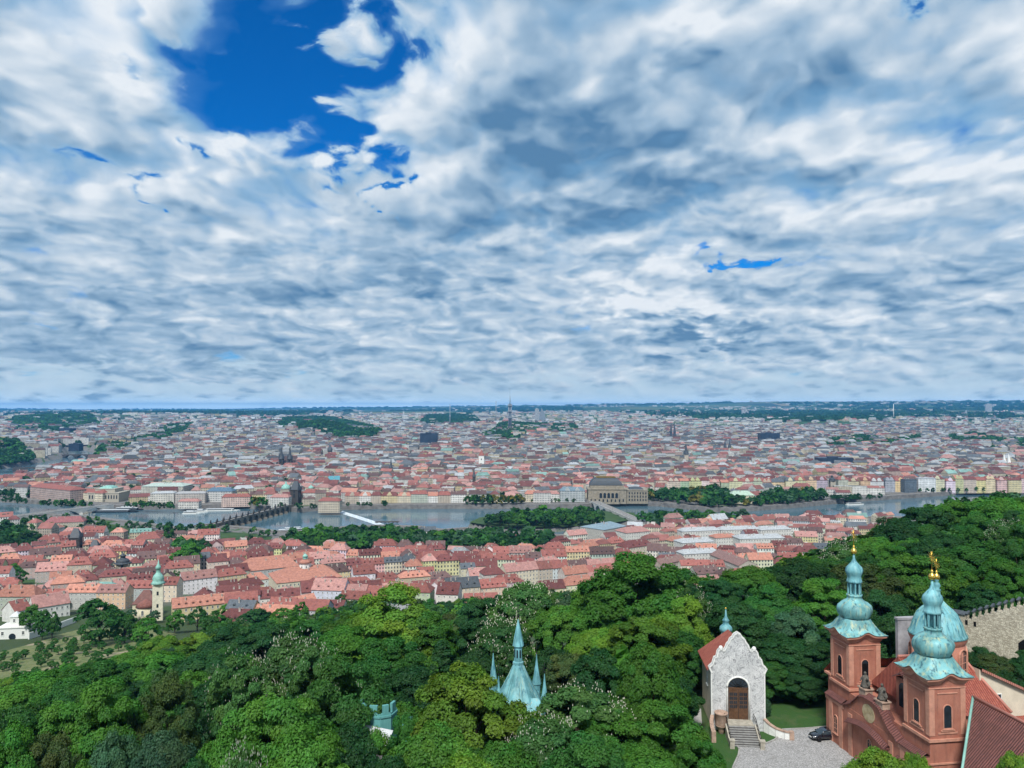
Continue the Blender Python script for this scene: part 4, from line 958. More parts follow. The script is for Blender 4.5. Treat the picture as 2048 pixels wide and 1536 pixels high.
for k in range(5): arch_panel('loggia_arch', nt, -w * .16 + (k - 2) * w * .066, -dep / 2 - 4.02, 8, w * .045, 9.5, M['glass'])
for k in range(9): arch_panel('window', nt, -w * .45 + k * w * .067, -dep / 2 - (4.02 if -w * .34 < -w * .45 + k * w * .067 < w * .02 else .02), 1, 2.4, 5, M['glass'])
for k in range(7):
    for f in range(3): arch_panel('window', nt, w * .19 + k * w * .046, -dep / 2 + 2.98, 2 + f * 6.2, 2.2, 4.2, M['glass'])
KEEP_OUT.append([(mid.x - w / 2 - 4, mid.y - 14), (mid.x + w / 2 + 4, mid.y - 14), (mid.x + w / 2 + 4, mid.y + dep + 6), (mid.x - w / 2 - 4, mid.y + dep + 6)])

# island palace and gallery
front(1462, 1006, 1510, 1006, 14, 26, (.58, .55, .40), (.40, .52, .42), 7, 9, 'pale yellow island palace with pale green roof among trees', 'palace', 'island_palace')
front(1600, 994, 1652, 993, 9, 14, (.70, .71, .70), (.55, .57, .57), .8, 0, 'white flat modern gallery beside the water tower', 'gallery', 'gallery')

# ------------------------------------------------------------------ far landmarks
tip = spot(1020, 775, 4700); zg = gz(tip.x, tip.y); H = tip.z - zg
tv = thing('television_tower', 'tall pale television tower of three shafts with boxy pods on the horizon', 'tower', (tip.x, tip.y, zg))
G1 = simple('grey_steel', (.22, .25, .28), .5, .2, .15, .05)
mb = MB()
for k in range(3): a = R(90 + 120 * k); mb.lathe([(3.6, -3), (3.4, H * .62)], 10, cx=8 * math.cos(a), cy=8 * math.sin(a))
mb.build('shaft', G1, tv)
for f in (.28, .43, .56):
    mb = MB(); mb.box(-14, 14, -12, 12, H * f, H * f + 9); mb.build('pod', G1, tv)
mb = MB(); mb.lathe([(2.6, H * .6), (1.8, H * .8), (1.0, H * .8), (.5, H)], 8); mb.build('mast', G1, tv)
for u, vt, y, lab in ((900, 808, 5200, 'thin lattice mast left of the television tower'), (992, 802, 5200, 'single thin mast just left of the television tower'), (1787, 808, 6800, 'slim white chimney on the far right plain')):
    tip = spot(u, vt, y); zg = gz(tip.x, tip.y); H = tip.z - zg; mb = MB(); mb.lathe([(7 if u == 900 else 3.5, -4), (3 if u == 900 else 2.4, H * .4), (2, H)], 8)
    if u == 900: mb.box(-5, 5, -5, 5, H * .42, H * .5)
    o = mb.build('far_mast' if u < 1700 else 'chimney_stack', M['white'] if u > 1700 else G1, loc=(tip.x, tip.y, zg)); tag(o, lab, 'mast' if u < 1700 else 'chimney'); o['kind'] = 'thing'
DK = simple('dark_glass_office', (.03, .045, .07), .35, 0, .3, .05)
def slab(u0, u1, vt, y, depth, mat, name, label, cat, group=None):
    a, b = aty(u0, vt, y), aty(u1, vt, y); zg = gz((a.x + b.x) / 2, y); w = b.x - a.x; h = a.z - zg
    r = thing(name, label, cat, ((a.x + b.x) / 2, y, zg), 0, group)
    mb = MB(); mb.box(-w / 2, w / 2, 0, depth, -10, h); W = mb.build('wall', mat, r)
    mb = MB(); mb.box(-w / 2 - .4, w / 2 + .4, -.4, depth + .4, h, h + 1.2); mb.box(-w * .2, w * .1, depth * .3, depth * .6, h + 1.2, h + 4.5); mb.build('roof', mat, r)
    if mat is not DK:
        n = max(2, int(h / 4))
        mb = MB()
        for k in range(n): mb.box(-w / 2 + .5, w / 2 - .5, -.12, -.01, 1 + k * h / n, 1 + k * h / n + 1.7)
        mb.build('window_band', M['glass'], r)
    KEEP_OUT.append([(a.x - 4, y - 6), (b.x + 4, y - 6), (b.x + 4, y + depth + 6), (a.x - 4, y + depth + 6)])
for q in ((1521, 1560, 867, 3300, 40, 'dark blue hospital slab among far right roofs'), (1640, 1707, 917, 2150, 40, 'dark blue glass mall roof with orange tiles beside it'), (117, 140, 857, 4200, 60, 'dark blue office cube on the far left'), (174, 192, 857, 4300, 60, 'second dark office cube on the far left'),
          (33, 92, 881, 3100, 50, 'dark arched hall by the far left river bend'), (137, 158, 888, 2950, 30, 'dark navy hotel cube by the far bridge'), (840, 875, 867, 3100, 40, 'dark station block left of the wooded park'), (1075, 1212, 931, 1900, 30, '')):
    if q[5]: slab(q[0], q[1], q[2], q[3], q[4], DK, 'dark_block', q[5], 'office')
for k, (u0, u1, vt, y) in enumerate(((390, 399, 832, 8000), (441, 449, 837, 7600), (1070, 1078, 818, 6500), (1484, 1490, 821, 8500), (1490.5, 1497, 822, 8600), (1972, 1984, 808, 9000), (1576, 1584, 828, 8000), (1588, 1595, 829, 8000), (1545, 1551, 830, 8200), (1690, 1697, 827, 9000), (660, 668, 837, 7000), (1930, 1938, 822, 9000))):
    slab(u0, u1, vt, y, 22, simple('panel_block_%d' % k, (.5, .52, .55), .8, 0, .15, .05) if k == 0 else MATS['panel_block_0'], 'tower_block', f'pale high rise far off on the plain, {names2[k]} such tower', 'tower block', 'far high rises')
# sail shaped glass tower
tip = aty(1084, 816, 6600); zg = gz(tip.x, tip.y); H = tip.z - zg; mb = MB()
mb.extrude([(-30, -5), (34, -5), (30, H * .35), (16, H * .75), (-4, H)] + [(-30, H * .2)], 0, 25); o = mb.build('sail_tower', G1, loc=(tip.x, tip.y, zg)); tag(o, 'pale sail shaped tower right of the television tower', 'tower'); o['kind'] = 'thing'

# ------------------------------------------------------------------ bridges, weir, boats
def bridge(name, label, A, B, width, zd, n, mat, statues=False, pier_w=5.0):
    A, B = Vector((*A, 0)), Vector((*B, 0)); d = B - A; L = d.length; ang = math.atan2(d.y, d.x)
    root = thing(name, label, 'bridge', (A.x, A.y, 0), ang)
    mb = MB(); hw = width / 2; span = L / n
    for i in range(n):
        x0, x1 = i * span + pier_w / 2, (i + 1) * span - pier_w / 2; m = 10; rise = min(zd - 1.8, (x1 - x0) * .42); zs = zd - 1.2 - rise
        pts = [(x0 + (x1 - x0) * k / m, zs + rise * math.sin(math.pi * k / m) ** .75 if 0 < k < m else zs) for k in range(m + 1)]
        for (xa, za), (xb, zb) in zip(pts[:-1], pts[1:]):
            mb.quad((xa, -hw, za), (xb, -hw, zb), (xb, -hw, zd), (xa, -hw, zd)); mb.quad((xb, hw, zb), (xa, hw, za), (xa, hw, zd), (xb, hw, zd)); mb.quad((xa, hw, za), (xb, hw, zb), (xb, -hw, zb), (xa, -hw, za))
        for px in ((i * span,) if i < n else ()):
            mb.box(px - pier_w / 2, px + pier_w / 2, -hw, hw, -3, zd)
            mb.poly([(px - pier_w / 2, -hw, -3 + 6), (px, -hw - pier_w * .8, 3), (px + pier_w / 2, -hw, 3)])
            mb.quad((px - pier_w / 2, -hw, -3), (px, -hw - pier_w * .8, -3), (px, -hw - pier_w * .8, 3), (px - pier_w / 2, -hw, 3)); mb.quad((px, -hw - pier_w * .8, -3), (px + pier_w / 2, -hw, -3), (px + pier_w / 2, -hw, 3), (px, -hw - pier_w * .8, 3))
    mb.box(L - pier_w / 2, L + 14, -hw, hw, -3, zd); mb.box(-14, -pier_w / 2, -hw, hw, -3, zd)
    mb.build('arches', mat, root)
    mb = MB(); mb.box(-14, L + 14, -hw + .01, hw - .01, zd + .01, zd + .25); mb.build('deck', simple(name + '_deck', (.22, .21, .2), .9, 0, .2, .2), root)
    mb = MB()
    for s in (-1, 1): mb.box(-14, L + 14, min(s * hw, s * (hw - .6)), max(s * hw, s * (hw - .6)), zd + .26, zd + 1.4)
    mb.build('parapet', mat, root)
    if statues:
        for i in range(1, n):
            for s in (-1, 1):
                mb = MB(); mb.box(-1.1, 1.1, -.9, .9, 0, 1.6); mb.lathe([(.9, 1.6), (.75, 2.6), (.85, 3.6), (.55, 4.4), (.3, 4.7), (.38, 5.1), (.1, 5.5)], 8); mb.lathe([(.45, 1.6), (.45, 3), (.25, 3.8)], 6, cx=.9); mb.lathe([(.45, 1.6), (.4, 2.8), (.2, 3.5)], 6, cx=-.9)
                o = mb.build('statue', DS, root); o.location = (i * span, s * (hw - .3), zd + 1.2)
    for i in range(int(L / 35)):
        mb = MB(); mb.lathe([(.16, 0), (.1, 6)], 5); mb.ball((0, 0, 6.3), .4, 6, 4); o = mb.build('lamp', M['iron'], root); o.location = ((i + .5) * 35, (hw - .2) * (1 if i % 2 else -1), zd + .3)
    return root
BS = simple('bridge_sandstone', (.17, .15, .12), .9, 0, .45, .12, .3); BG = simple('bridge_granite', (.44, .43, .40), .9, 0, .25, .12, .2)
w2 = lambda u, v: tuple(at(u, v, 0)[:2])
bridge('statue_bridge', 'old sooty sandstone bridge with many arches and statues crossing the river', w2(413, 1068), w2(575, 1024), 10, 11.5, 14, BS, True, 6)
bridge('granite_bridge', 'pale granite arch bridge at the left crossing to the concert hall', w2(-20, 1052), w2(208, 1022), 15, 10, 4, BG, False, 6)
bridge('theatre_bridge', 'pale bridge running over the wooded island to the theatre', w2(1284, 1058), w2(1186, 1013), 15, 10, 7, BG, False, 6)
q0, q1 = at(1262, 1052, 9), at(1184, 1008, 9); KEEP_OUT.append([(q0.x - 26, q0.y - 30), (q0.x + 26, q0.y - 30), (q1.x + 20, q1.y), (q1.x - 20, q1.y)])
bridge('far_bridge', 'low steel arch bridge crossing the far river reach', w2(38, 942), w2(178, 941), 16, 9, 3, DS, False, 8)
bridge('far_bridge', 'farthest low bridge over the river bend', w2(130, 915), w2(200, 915), 18, 10, 3, DS, False, 8)
p = aty(1880, 879, 3600); q = aty(2120, 876, 3600)
vb = thing('viaduct', 'long flat concrete road viaduct on tall piers at the far right', 'bridge', (p.x, p.y, 0)); L = q.x - p.x
mb = MB(); mb.box(0, L, -12, 12, p.z - 6, p.z); mb.build('deck', BG, vb)
for k in range(5): mb = MB(); mb.box(-4, 4, -8, 8, 0, p.z - 6.01); o = mb.build('pier', BG, vb); o.location = (L * (k + .5) / 5, 0, 0)

FM, t, b = newmat('white_water'); b.inputs['Roughness'].default_value = .5
t.put(b.inputs['Base Color'], t.mix(t.map(t.noise(objco(t), .35, 5, .7), .38, .62), (.25, .33, .38), (.80, .83, .84)))
mb = MB(); P = [at(u, v, 0) for u, v in ((684, 1023), (720, 1034), (760, 1047), (812, 1066))]
for a, b_ in zip(P[:-1], P[1:]):
    n_ = Vector((-(b_ - a).y, (b_ - a).x, 0)).normalized() * 9
    mb.quad(a - n_ * 1.2 + Vector((0, 0, .05)), b_ - n_ * 1.2 + Vector((0, 0, .05)), b_ + Vector((0, 0, 1.1)), a + Vector((0, 0, 1.1))); mb.quad(a + Vector((0, 0, 1.1)), b_ + Vector((0, 0, 1.1)), b_ + n_ * .2 + Vector((0, 0, -.4)), a + n_ * .2 + Vector((0, 0, -.4)))
o = mb.build('weir', FM); o['kind'] = 'structure'
a, b_ = at(750, 1046.5, 0), at(798, 1046, 0); lk = thing('lock_pier', 'long dark wooden ice breaker pier standing at the weir', 'pier', (a.x, a.y, 0), math.atan2(b_.y - a.y, b_.x - a.x)); L = (b_ - a).length
mb = MB(); mb.box(0, L, -2, 2, 1.6, 2.6); mb.build('deck', M['bark'], lk)
for k in range(6): mb = MB(); mb.lathe([(.7, -3), (.6, 1.59)], 6); o = mb.build('post', M['bark'], lk); o.location = (L * (k + .5) / 6, 0, 0)

def boat(u, v, L, ang, label, deck2=True, dark=False, roof=None):
    p = at(u, v, 0); r = thing('boat', label, 'boat', (p.x, p.y, 0), R(ang), 'boats on the river'); W = L * .17
    out = [(-L / 2, -W * .42), (L * .28, -W / 2), (L * .43, -W * .3), (L / 2, 0), (L * .43, W * .3), (L * .28, W / 2), (-L / 2, W * .42)]; n = len(out)
    mb = MB(); mb.add([(x * .97, y * .85, -.6) for x, y in out] + [(x, y, 1.5) for x, y in out], [tuple(range(n))[::-1], tuple(range(n, 2 * n))] + [(i, (i + 1) % n, n + (i + 1) % n, n + i) for i in range(n)]); mb.build('hull', M['iron'] if dark else M['white'], r)
    mb = MB(); mb.box(-L * .42, L * .28, -W * .36, W * .36, 1.51, 4.0); c = mb.build('cabin', M['white'] if not dark else G1, r)
    mb = MB(); mb.box(-L * .40, L * .26, -W * .37, W * .37, 2.2, 3.3); mb.build('window', M['glass'], c)
    mb = MB(); mb.box(-L * .45, L * .31, -W * .42, W * .42, 4.01, 4.25)
    if deck2: mb.box(-L * .25, L * .12, -W * .3, W * .3, 4.26, 6.2); mb.box(-L * .28, L * .15, -W * .34, W * .34, 6.2, 6.45)
    mb.build('roof', roof or M['tin'], r)
boat(383, 1028, 30, 8, 'white tour boat moored mid river left of the statue bridge'); boat(402, 1025, 24, 10, 'second white tour boat just behind the first'); boat(445, 1022, 62, 6, 'long flat pale pontoon boat at the far quay', False)
boat(232, 1024, 78, 3, 'long black floating stage boat beside the granite bridge', False, True); boat(258, 1020, 50, 3, 'dark moored boat behind the black stage boat', True, True)
boat(590, 1063, 52, 24, 'big white restaurant ship moored by the park trees'); boat(1710, 1010, 40, 14, 'white moored boat under the far embankment trees', False); boat(1725, 1033, 14, 170, 'small white motor boat running with a wake', False)
boat(75, 958, 46, 30, 'white river boat moored at the far left bend'); boat(110, 962, 40, 30, 'second white boat at the far left bend')
p = at(1700, 1034, 0); mb = MB(); mb.quad((-38, -.6, .06), (38, -2.5, .06), (38, 2.5, .06), (-38, .6, .06)); o = mb.build('boat_wake', FM, loc=(p.x, p.y, 0), rotz=R(172)); o['kind'] = 'stuff'
# ------------------------------------------------------------------ the old town below the hill: single houses, the rest as one mass
def ok_old(x, y):
    u, v = proj(x, y, land_z(x, y) + 9); z = land_z(x, y)
    return (v < vlimit(u) + 12) & (z < 62) & not_claimed(x, y)
KEEP_OUT.append(G2([(-300, 1500), (-300, 1262), (0, 1250), (60, 1236), (160, 1229), (260, 1232), (330, 1242), (420, 1240), (440, 1400)], 45))
KEEP_OUT.append(G2([(545, 1098), (560, 1066), (620, 1066), (700, 1056), (760, 1054), (834, 1054), (900, 1062), (1000, 1066), (1100, 1070), (1190, 1070), (1190, 1084), (1090, 1090), (900, 1090), (700, 1088)], 7)); KEEP_OUT.append(ISLE)
old = fill((-900, 900), (520, 1240), 105, 12, 26, (14, 29), (11, 15), (8, 16), 15, 19, ok_old, .09, 42)
KEEP_OUT.pop(); KEEP_OUT.pop()      # wooded again from here on
old = old[~((old[:, 0] < -250) & (near_river(old[:, 0], old[:, 1] + 25, 60) | near_river(old[:, 0], old[:, 1] + 60, 62)))]
ox, oy, ow, od, oh, oth = old.T; ogz = land_z(ox, oy)
ou, ov_ = proj(ox, oy, ogz + oh * .6)
size = (ow + od) * (oh + 9) * (FPX / oy) ** 2 * ((ou > -25) & (ou < 2073))
pick_ = np.argsort(-size)[:262]; rest = np.setdiff1d(np.arange(len(old)), pick_)
items = []
wi = pick(WALLS, WALLP, len(old)); ri = pick(ROOFS, P_OLD, len(old))
for i in pick_: items.append((float(ou[i]), float(ov_[i]), i, rnd.random() < .5))
labels = name_by_landmark(items, MARKS, lambda it, o_, side, nm: f"{WALLS[wi[it[2]]][0]} {'gabled' if it[3] else 'hipped'} {ROOFS[ri[it[2]]][0]} house, {o_} {side} {nm}")
for it, lab in zip(items, labels):
    i = it[2]; x, y, w, d, h, th = old[i]
    if math.cos(th) < 0: th += math.pi
    root = thing('town_house', lab, 'house', (x, y, float(ogz[i])), float(th), 'houses of the old town')
    wc = tuple(q * rnd.uniform(.85, 1.12) for q in WALLS[wi[i]][1]); f = rnd.uniform(.75, 1.3); rc = tuple(q * f for q in ROOFS[ri[i]][1])
    near = y < 760; rh = d * rnd.uniform(.34, .46); hip = 0 if it[3] else min(w, d) * .38
    wall, roof = house_shell(root, w, d, h, rh, hip, wc, rc, 'plaster' if near else 'facade')
    roof_bits(root, roof, w, d, h, rh, hip, rc, wc, rnd.choice((2, 3, 4, 5)), rnd.choice((0, 2, 3, 4, 5)) if not hip or w > 20 else 0)
    if near:
        fl = max(2, round(h / 3.6)); put_windows(root, -w / 2, -d / 2, 0, w, 0, fl, h / fl, WIN_SMALL, 3.4, 1.0, .05)
        left = (x * math.cos(th) + y * math.sin(th)) < 0     # which end faces the tower
        if left: put_windows(root, w / 2, -d / 2, math.pi / 2, d, 0, fl, h / fl, WIN_SMALL, 3.6, 1.0, .2)
        else: put_windows(root, -w / 2, d / 2, -math.pi / 2, d, 0, fl, h / fl, WIN_SMALL, 3.6, 1.0, .2)
city_stuff('old_town_houses', old[rest], P_OLD, .04, 2.0)

def ok_far(x, y): return (y > 1300) & not_claimed(x, y)
b1 = fill((-1300, 1400), (1340, 1960), 100, 5, 30, (15, 36), (13, 20), (10, 22), 13, 15, ok_far, .05)
fb = proj(b1[:, 0], b1[:, 1], 5.0)[1]
b1 = b1[~((b1[:, 0] < -.36 * b1[:, 1]) & near_river(b1[:, 0], b1[:, 1] + 30, 45))]
right_side = lambda A: A[(A[:, 1] > 1420) | (A[:, 0] > 0)]
def opens_bend(B):     # the quays of the far river bend stay low and open
    k = B[:, 0] < -.40 * B[:, 1]; q = np.zeros(len(B), bool)
    for d in (30, 70, 110, 150): q |= wet(B[:, 0] - d * .45, B[:, 1] + d)
    return B[~(k & q)]
b1 = opens_bend(b1)
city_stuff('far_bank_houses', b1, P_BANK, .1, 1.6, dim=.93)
b2 = fill((-2200, 2200), (1960, 3000), 130, 8, 35, (16, 46), (14, 22), (11, 27), 15, 20, ok_far, .05)
b2 = opens_bend(b2)
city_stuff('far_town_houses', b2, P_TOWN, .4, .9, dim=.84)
b3 = fill((-3400, 3400), (3000, 4700), 190, 10, 35, (18, 42), (14, 20), (10, 26), 14, 24, lambda x, y: not_claimed(x, y) & (rng.random(len(x)) < np.where(x / y > -.25, .95, .55)), .08)
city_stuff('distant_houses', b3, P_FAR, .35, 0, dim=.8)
b4 = fill((-5600, 5600), (4700, 8200), 420, 10, 40, (22, 70), (14, 24), (9, 22), 26, 50, lambda x, y: rng.random(len(x)) < np.clip(.62 - (y - 4700) / 9000, .2, 1) * (.45 + .55 * np.sin(x / 420 + y / 600) ** 2), .2)
city_stuff('outskirt_houses', b4, P_FAR, .45, 0, [.55, .1, .05, .1, .2, .0, .0])
n = 4200; y_ = 8200 * (2.6 ** rng.random(n)); x_ = rng.uniform(-.7, .7, n) * y_
k_ = np.sin(x_ / 900) * np.sin(y_ / 1500 + x_ / 2000) > .0
b5 = np.stack([x_, y_, rng.uniform(14, 90, n), rng.uniform(12, 22, n), rng.choice([8, 10, 22, 30], n, p=[.5, .25, .15, .1]), rng.uniform(-.6, .6, n)], 1)[k_]
city_stuff('horizon_houses', b5, P_FAR, .5, 0, [.7, .1, .0, .1, .1, .0, .0])
print('HOUSES', len(old), len(b1), len(b2), len(b3), len(b4), len(b5))
# ------------------------------------------------------------------ near materials
m, t, b = newmat('terracotta_render'); b.inputs['Roughness'].default_value = .9
o_ = objco(t); n = t.noise(o_, .6, 6, .65); n2 = t.noise(t.vm('MULTIPLY', o_, (2, 2, .35)), 1.2, 6, .65); n3 = t.noise(o_, 14, 3, .6)
c = t.mix(t.map(n, .3, .7), (.32, .118, .080), (.41, .178, .122)); c = t.mix(t.map(n2, .5, .74, 0, .6), c, (.15, .075, .06)); c = t.mix(t.map(n3, .62, .8, 0, .25), c, (.45, .22, .15))
t.put(b.inputs['Base Color'], c); bump(t, b, n3, .15, .02); M['terra'] = m
M['terra_trim'] = simple('terracotta_trim', (.48, .235, .165), .85, 0, .2, 1.2)
def tiles(name, c0, c1, c2, pitch=.32):
    """barrel tiles: rows of half round pantiles running down the slope, laid out in metres by the uv map"""
    m, t, b = newmat(name); b.inputs['Roughness'].default_value = .75
    u, v, _ = t.sep(uvco(t))
    a = t.m('MULTIPLY', t.m('ABSOLUTE', t.m('SINE', t.m('MULTIPLY', u, math.pi / pitch))), 1.0)
    row = t.m('FRACT', t.m('DIVIDE', v, .42)); h = t.m('ADD', t.m('POWER', a, .6), t.m('MULTIPLY', t.m('SUBTRACT', 1.0, row), .35))
    cell = t.xyz(t.m('FLOOR', t.m('DIVIDE', u, pitch)), t.m('FLOOR', t.m('DIVIDE', v, .42)))
    wn = t.new('ShaderNodeTexWhiteNoise'); t.put(wn.inputs['Vector'], cell)
    n = t.noise(objco(t), .45, 6, .65)
    c = t.mix(t.m('ADD', t.m('MULTIPLY', wn.outputs['Value'], .6), t.m('MULTIPLY', t.map(n, .3, .7), .4)), c0, c1)
    c = t.mix(t.map(t.noise(objco(t), 1.6, 6, .7), .58, .75, 0, .6), c, c2)
    t.put(b.inputs['Base Color'], c)
    n_ = t.new('ShaderNodeBump'); n_.inputs['Strength'].default_value = 1.0; n_.inputs['Distance'].default_value = .16
    t.l.new(h, n_.inputs['Height']); t.l.new(n_.outputs[0], b.inputs['Normal']); M[name] = m
tiles('tile_red', (.26, .065, .048), (.40, .125, .085), (.15, .05, .045)); tiles('tile_brown', (.115, .048, .042), (.20, .078, .066), (.10, .05, .05)); tiles('tile_pink', (.42, .16, .12), (.52, .23, .18), (.30, .12, .1))
M['statue'] = simple('weathered_statue', (.11, .10, .085), .95, 0, .5, 2.5, .4)
M['cobble_edge'] = simple('kerb_stone', (.30, .29, .27), .9, 0, .25, 1)
M['cream_wall'] = simple('cream_render', (.62, .54, .42), .9, 0, .12, .8)
M['wood'] = simple('brown_door_wood', (.10, .052, .028), .6, 0, .4, 3)
M['grey_render'] = simple('grey_render', (.30, .29, .30), .95, 0, .35, .6)
M['pinkstone'] = simple('pink_sandstone', (.36, .25, .19), .9, 0, .3, 2)
m, t, b = newmat('rubble_masonry'); b.inputs['Roughness'].default_value = .95
vo = t.new('ShaderNodeTexVoronoi'); t.put(vo.inputs['Vector'], t.vm('MULTIPLY', objco(t), (1, 1, 1.7))); vo.inputs['Scale'].default_value = 2.6
ve = t.new('ShaderNodeTexVoronoi', feature='DISTANCE_TO_EDGE'); t.put(ve.inputs['Vector'], t.vm('MULTIPLY', objco(t), (1, 1, 1.7))); ve.inputs['Scale'].default_value = 2.6
c = t.mix(t.sep(vo.outputs['Color'])[0], (.38, .33, .25), (.66, .60, .47)); c = t.mix(t.map(ve.outputs['Distance'], 0, .09), (.20, .18, .14), c)
c = t.mix(t.map(t.noise(objco(t), .35, 6, .7), .5, .7, 0, .5), c, (.16, .14, .11)); t.put(b.inputs['Base Color'], c); bump(t, b, ve.outputs['Distance'], .6, .1); M['rubble'] = m
m, t, b = newmat('sgraffito'); b.inputs['Roughness'].default_value = .9
o_ = objco(t); wv = t.noise(o_, .5, 3, .5, out=1); q = t.vm('ADD', o_, t.vm('MULTIPLY', t.vm('SUBTRACT', wv, (.5, .5, .5)), (2.6, .2, 2.6)))
base = t.mix(t.map(t.noise(o_, .7, 6, .65), .32, .68), (.43, .44, .44), (.64, .64, .63)); c = base
for sc_, off, th_, am in ((.8, 0, .012, .68), (1.3, 3.3, .016, .55), (2.1, 7.7, .02, .4)):      # drawn lines: contours of a slow noise
    f_ = t.noise(t.vm('ADD', t.vm('MULTIPLY', q, (1, .2, .75)), (off, off, off)), sc_, 2, .5, .6)
    ln = t.m('ABSOLUTE', t.m('SUBTRACT', t.m('FRACT', t.m('MULTIPLY', f_, 5.0)), .5))
    c = t.mix(t.map(ln, th_ * 1.5, th_ * 6, am, 0), c, (.15, .15, .16))
t.put(b.inputs['Base Color'], c); M['sgraffito'] = m
CT = M['copper']; CPn = M['copper_plain']; TR = M['terra']; TT = M['terra_trim']

AWN = window_mesh('arched_bell_opening', 1.25, 3.0, True, (0, 0), 'terra_trim', 'glass', .10)
LOUV = MB()
for k in range(14): LOUV.box(-.5, .5, -.09, -.035, .2 + k * .16, .27 + k * .16)
LOUV = LOUV.mesh('louvre'); LOUV.materials.append(M['iron'])

# ------------------------------------------------------------------ the church
CX, CY, CZ = 52.0, 106.5, 136.4
church = thing('church', 'terracotta baroque church with two onion domed towers and a ribbed copper dome', 'church', (CX, CY, CZ), R(-82))
def local(root, x, y): q = root.matrix_basis @ Vector((x, y, 0)); return (q.x, q.y)
def square_ring(t_, half, n=64):
    """points of a square ring (t_=0) melting into a circle (t_=1)"""
    out = []
    for k in range(n):
        a = 2 * math.pi * k / n + math.pi / 4; c, s = math.cos(a), math.sin(a); f = 1 / max(abs(c), abs(s)); f = f * (1 - t_) + t_
        out.append((c * f * half, s * f * half))
    return out
def bell_roof(mat_roof, parent, half, half1, z0, z1, x0, y0, zb=.62):
    """sweeping copper skirt over an eave that swells upward in the middle of each side"""
    n = 64; rings = []; steps = [(0, half), (.12, half * .93), (.3, half * .84), (.5, half * .77), (.75, half * .72), (1, half1)]
    def bumpz(k): p = ((k / n * 4) % 1) - .5; return zb * math.exp(-(p / .17) ** 2) - .28 * math.exp(-((abs(p) - .5) / .1) ** 2) * 0
    vs = []; fs = []
    for j, (f, hf) in enumerate(steps):
        ring = square_ring(f * .9, hf, n); q = f ** 1.25
        for k, (x, y) in enumerate(ring): vs.append((x0 + x, y0 + y, z0 + (z1 - z0) * q + bumpz(k) * (1 - f) ** 1.3))
    for j in range(len(steps) - 1):
        for k in range(n): k2 = (k + 1) % n; fs.append((j * n + k, j * n + k2, (j + 1) * n + k2, (j + 1) * n + k))
    mb = MB(); mb.add(vs, fs, smooth=True); skirt = mb.build('roof_skirt', mat_roof, parent)
    mb = MB(); lo = [(half - .12, -.04), (half - .16, -.34), (half * .82, -.6), (half * .76, -1.0)]; vs = []; fs = []
    for hf, dz in lo:
        for k, (x, y) in enumerate(square_ring(0, hf, n)): vs.append((x0 + x, y0 + y, z0 + dz + bumpz(k)))
    for j in range(len(lo) - 1):
        for k in range(n): k2 = (k + 1) % n; fs.append((j * n + k, (j + 1) * n + k, (j + 1) * n + k2, j * n + k2))
    mb.add(vs, fs); mb.build('cornice', TT, parent)
    return skirt
def cross(parent, x0, y0, z0, h, rays=True):
    mb = MB(); mb.lathe([(.05, z0), (.36, z0 + .12), (.45, z0 + .4), (.34, z0 + .7), (.1, z0 + .9), (.16, z0 + 1.1), (.07, z0 + 1.3)], 14, cx=x0, cy=y0)
    zt = z0 + h; mb.tube([(x0, y0, z0 + 1.2), (x0, y0, zt)], .05, 5); zc = zt - .75
    mb.tube([(x0 - .55, y0 + .1, zc), (x0 + .55, y0 - .1, zc)], .05, 5)
    if rays:
        for k in range(12):
            a = R(30 * k + 15); mb.tube([(x0 + .12 * math.cos(a), y0, zc + .12 * math.sin(a)), (x0 + .78 * math.cos(a), y0 - .05, zc + .78 * math.sin(a))], [.035, .02], 4)
    mb.build('gilt_cross', M['gold'], parent)
def oct8(a): q = ((a - math.pi / 8) % (math.pi / 4)) - math.pi / 8; return 1.0 / math.cos(q) * .965
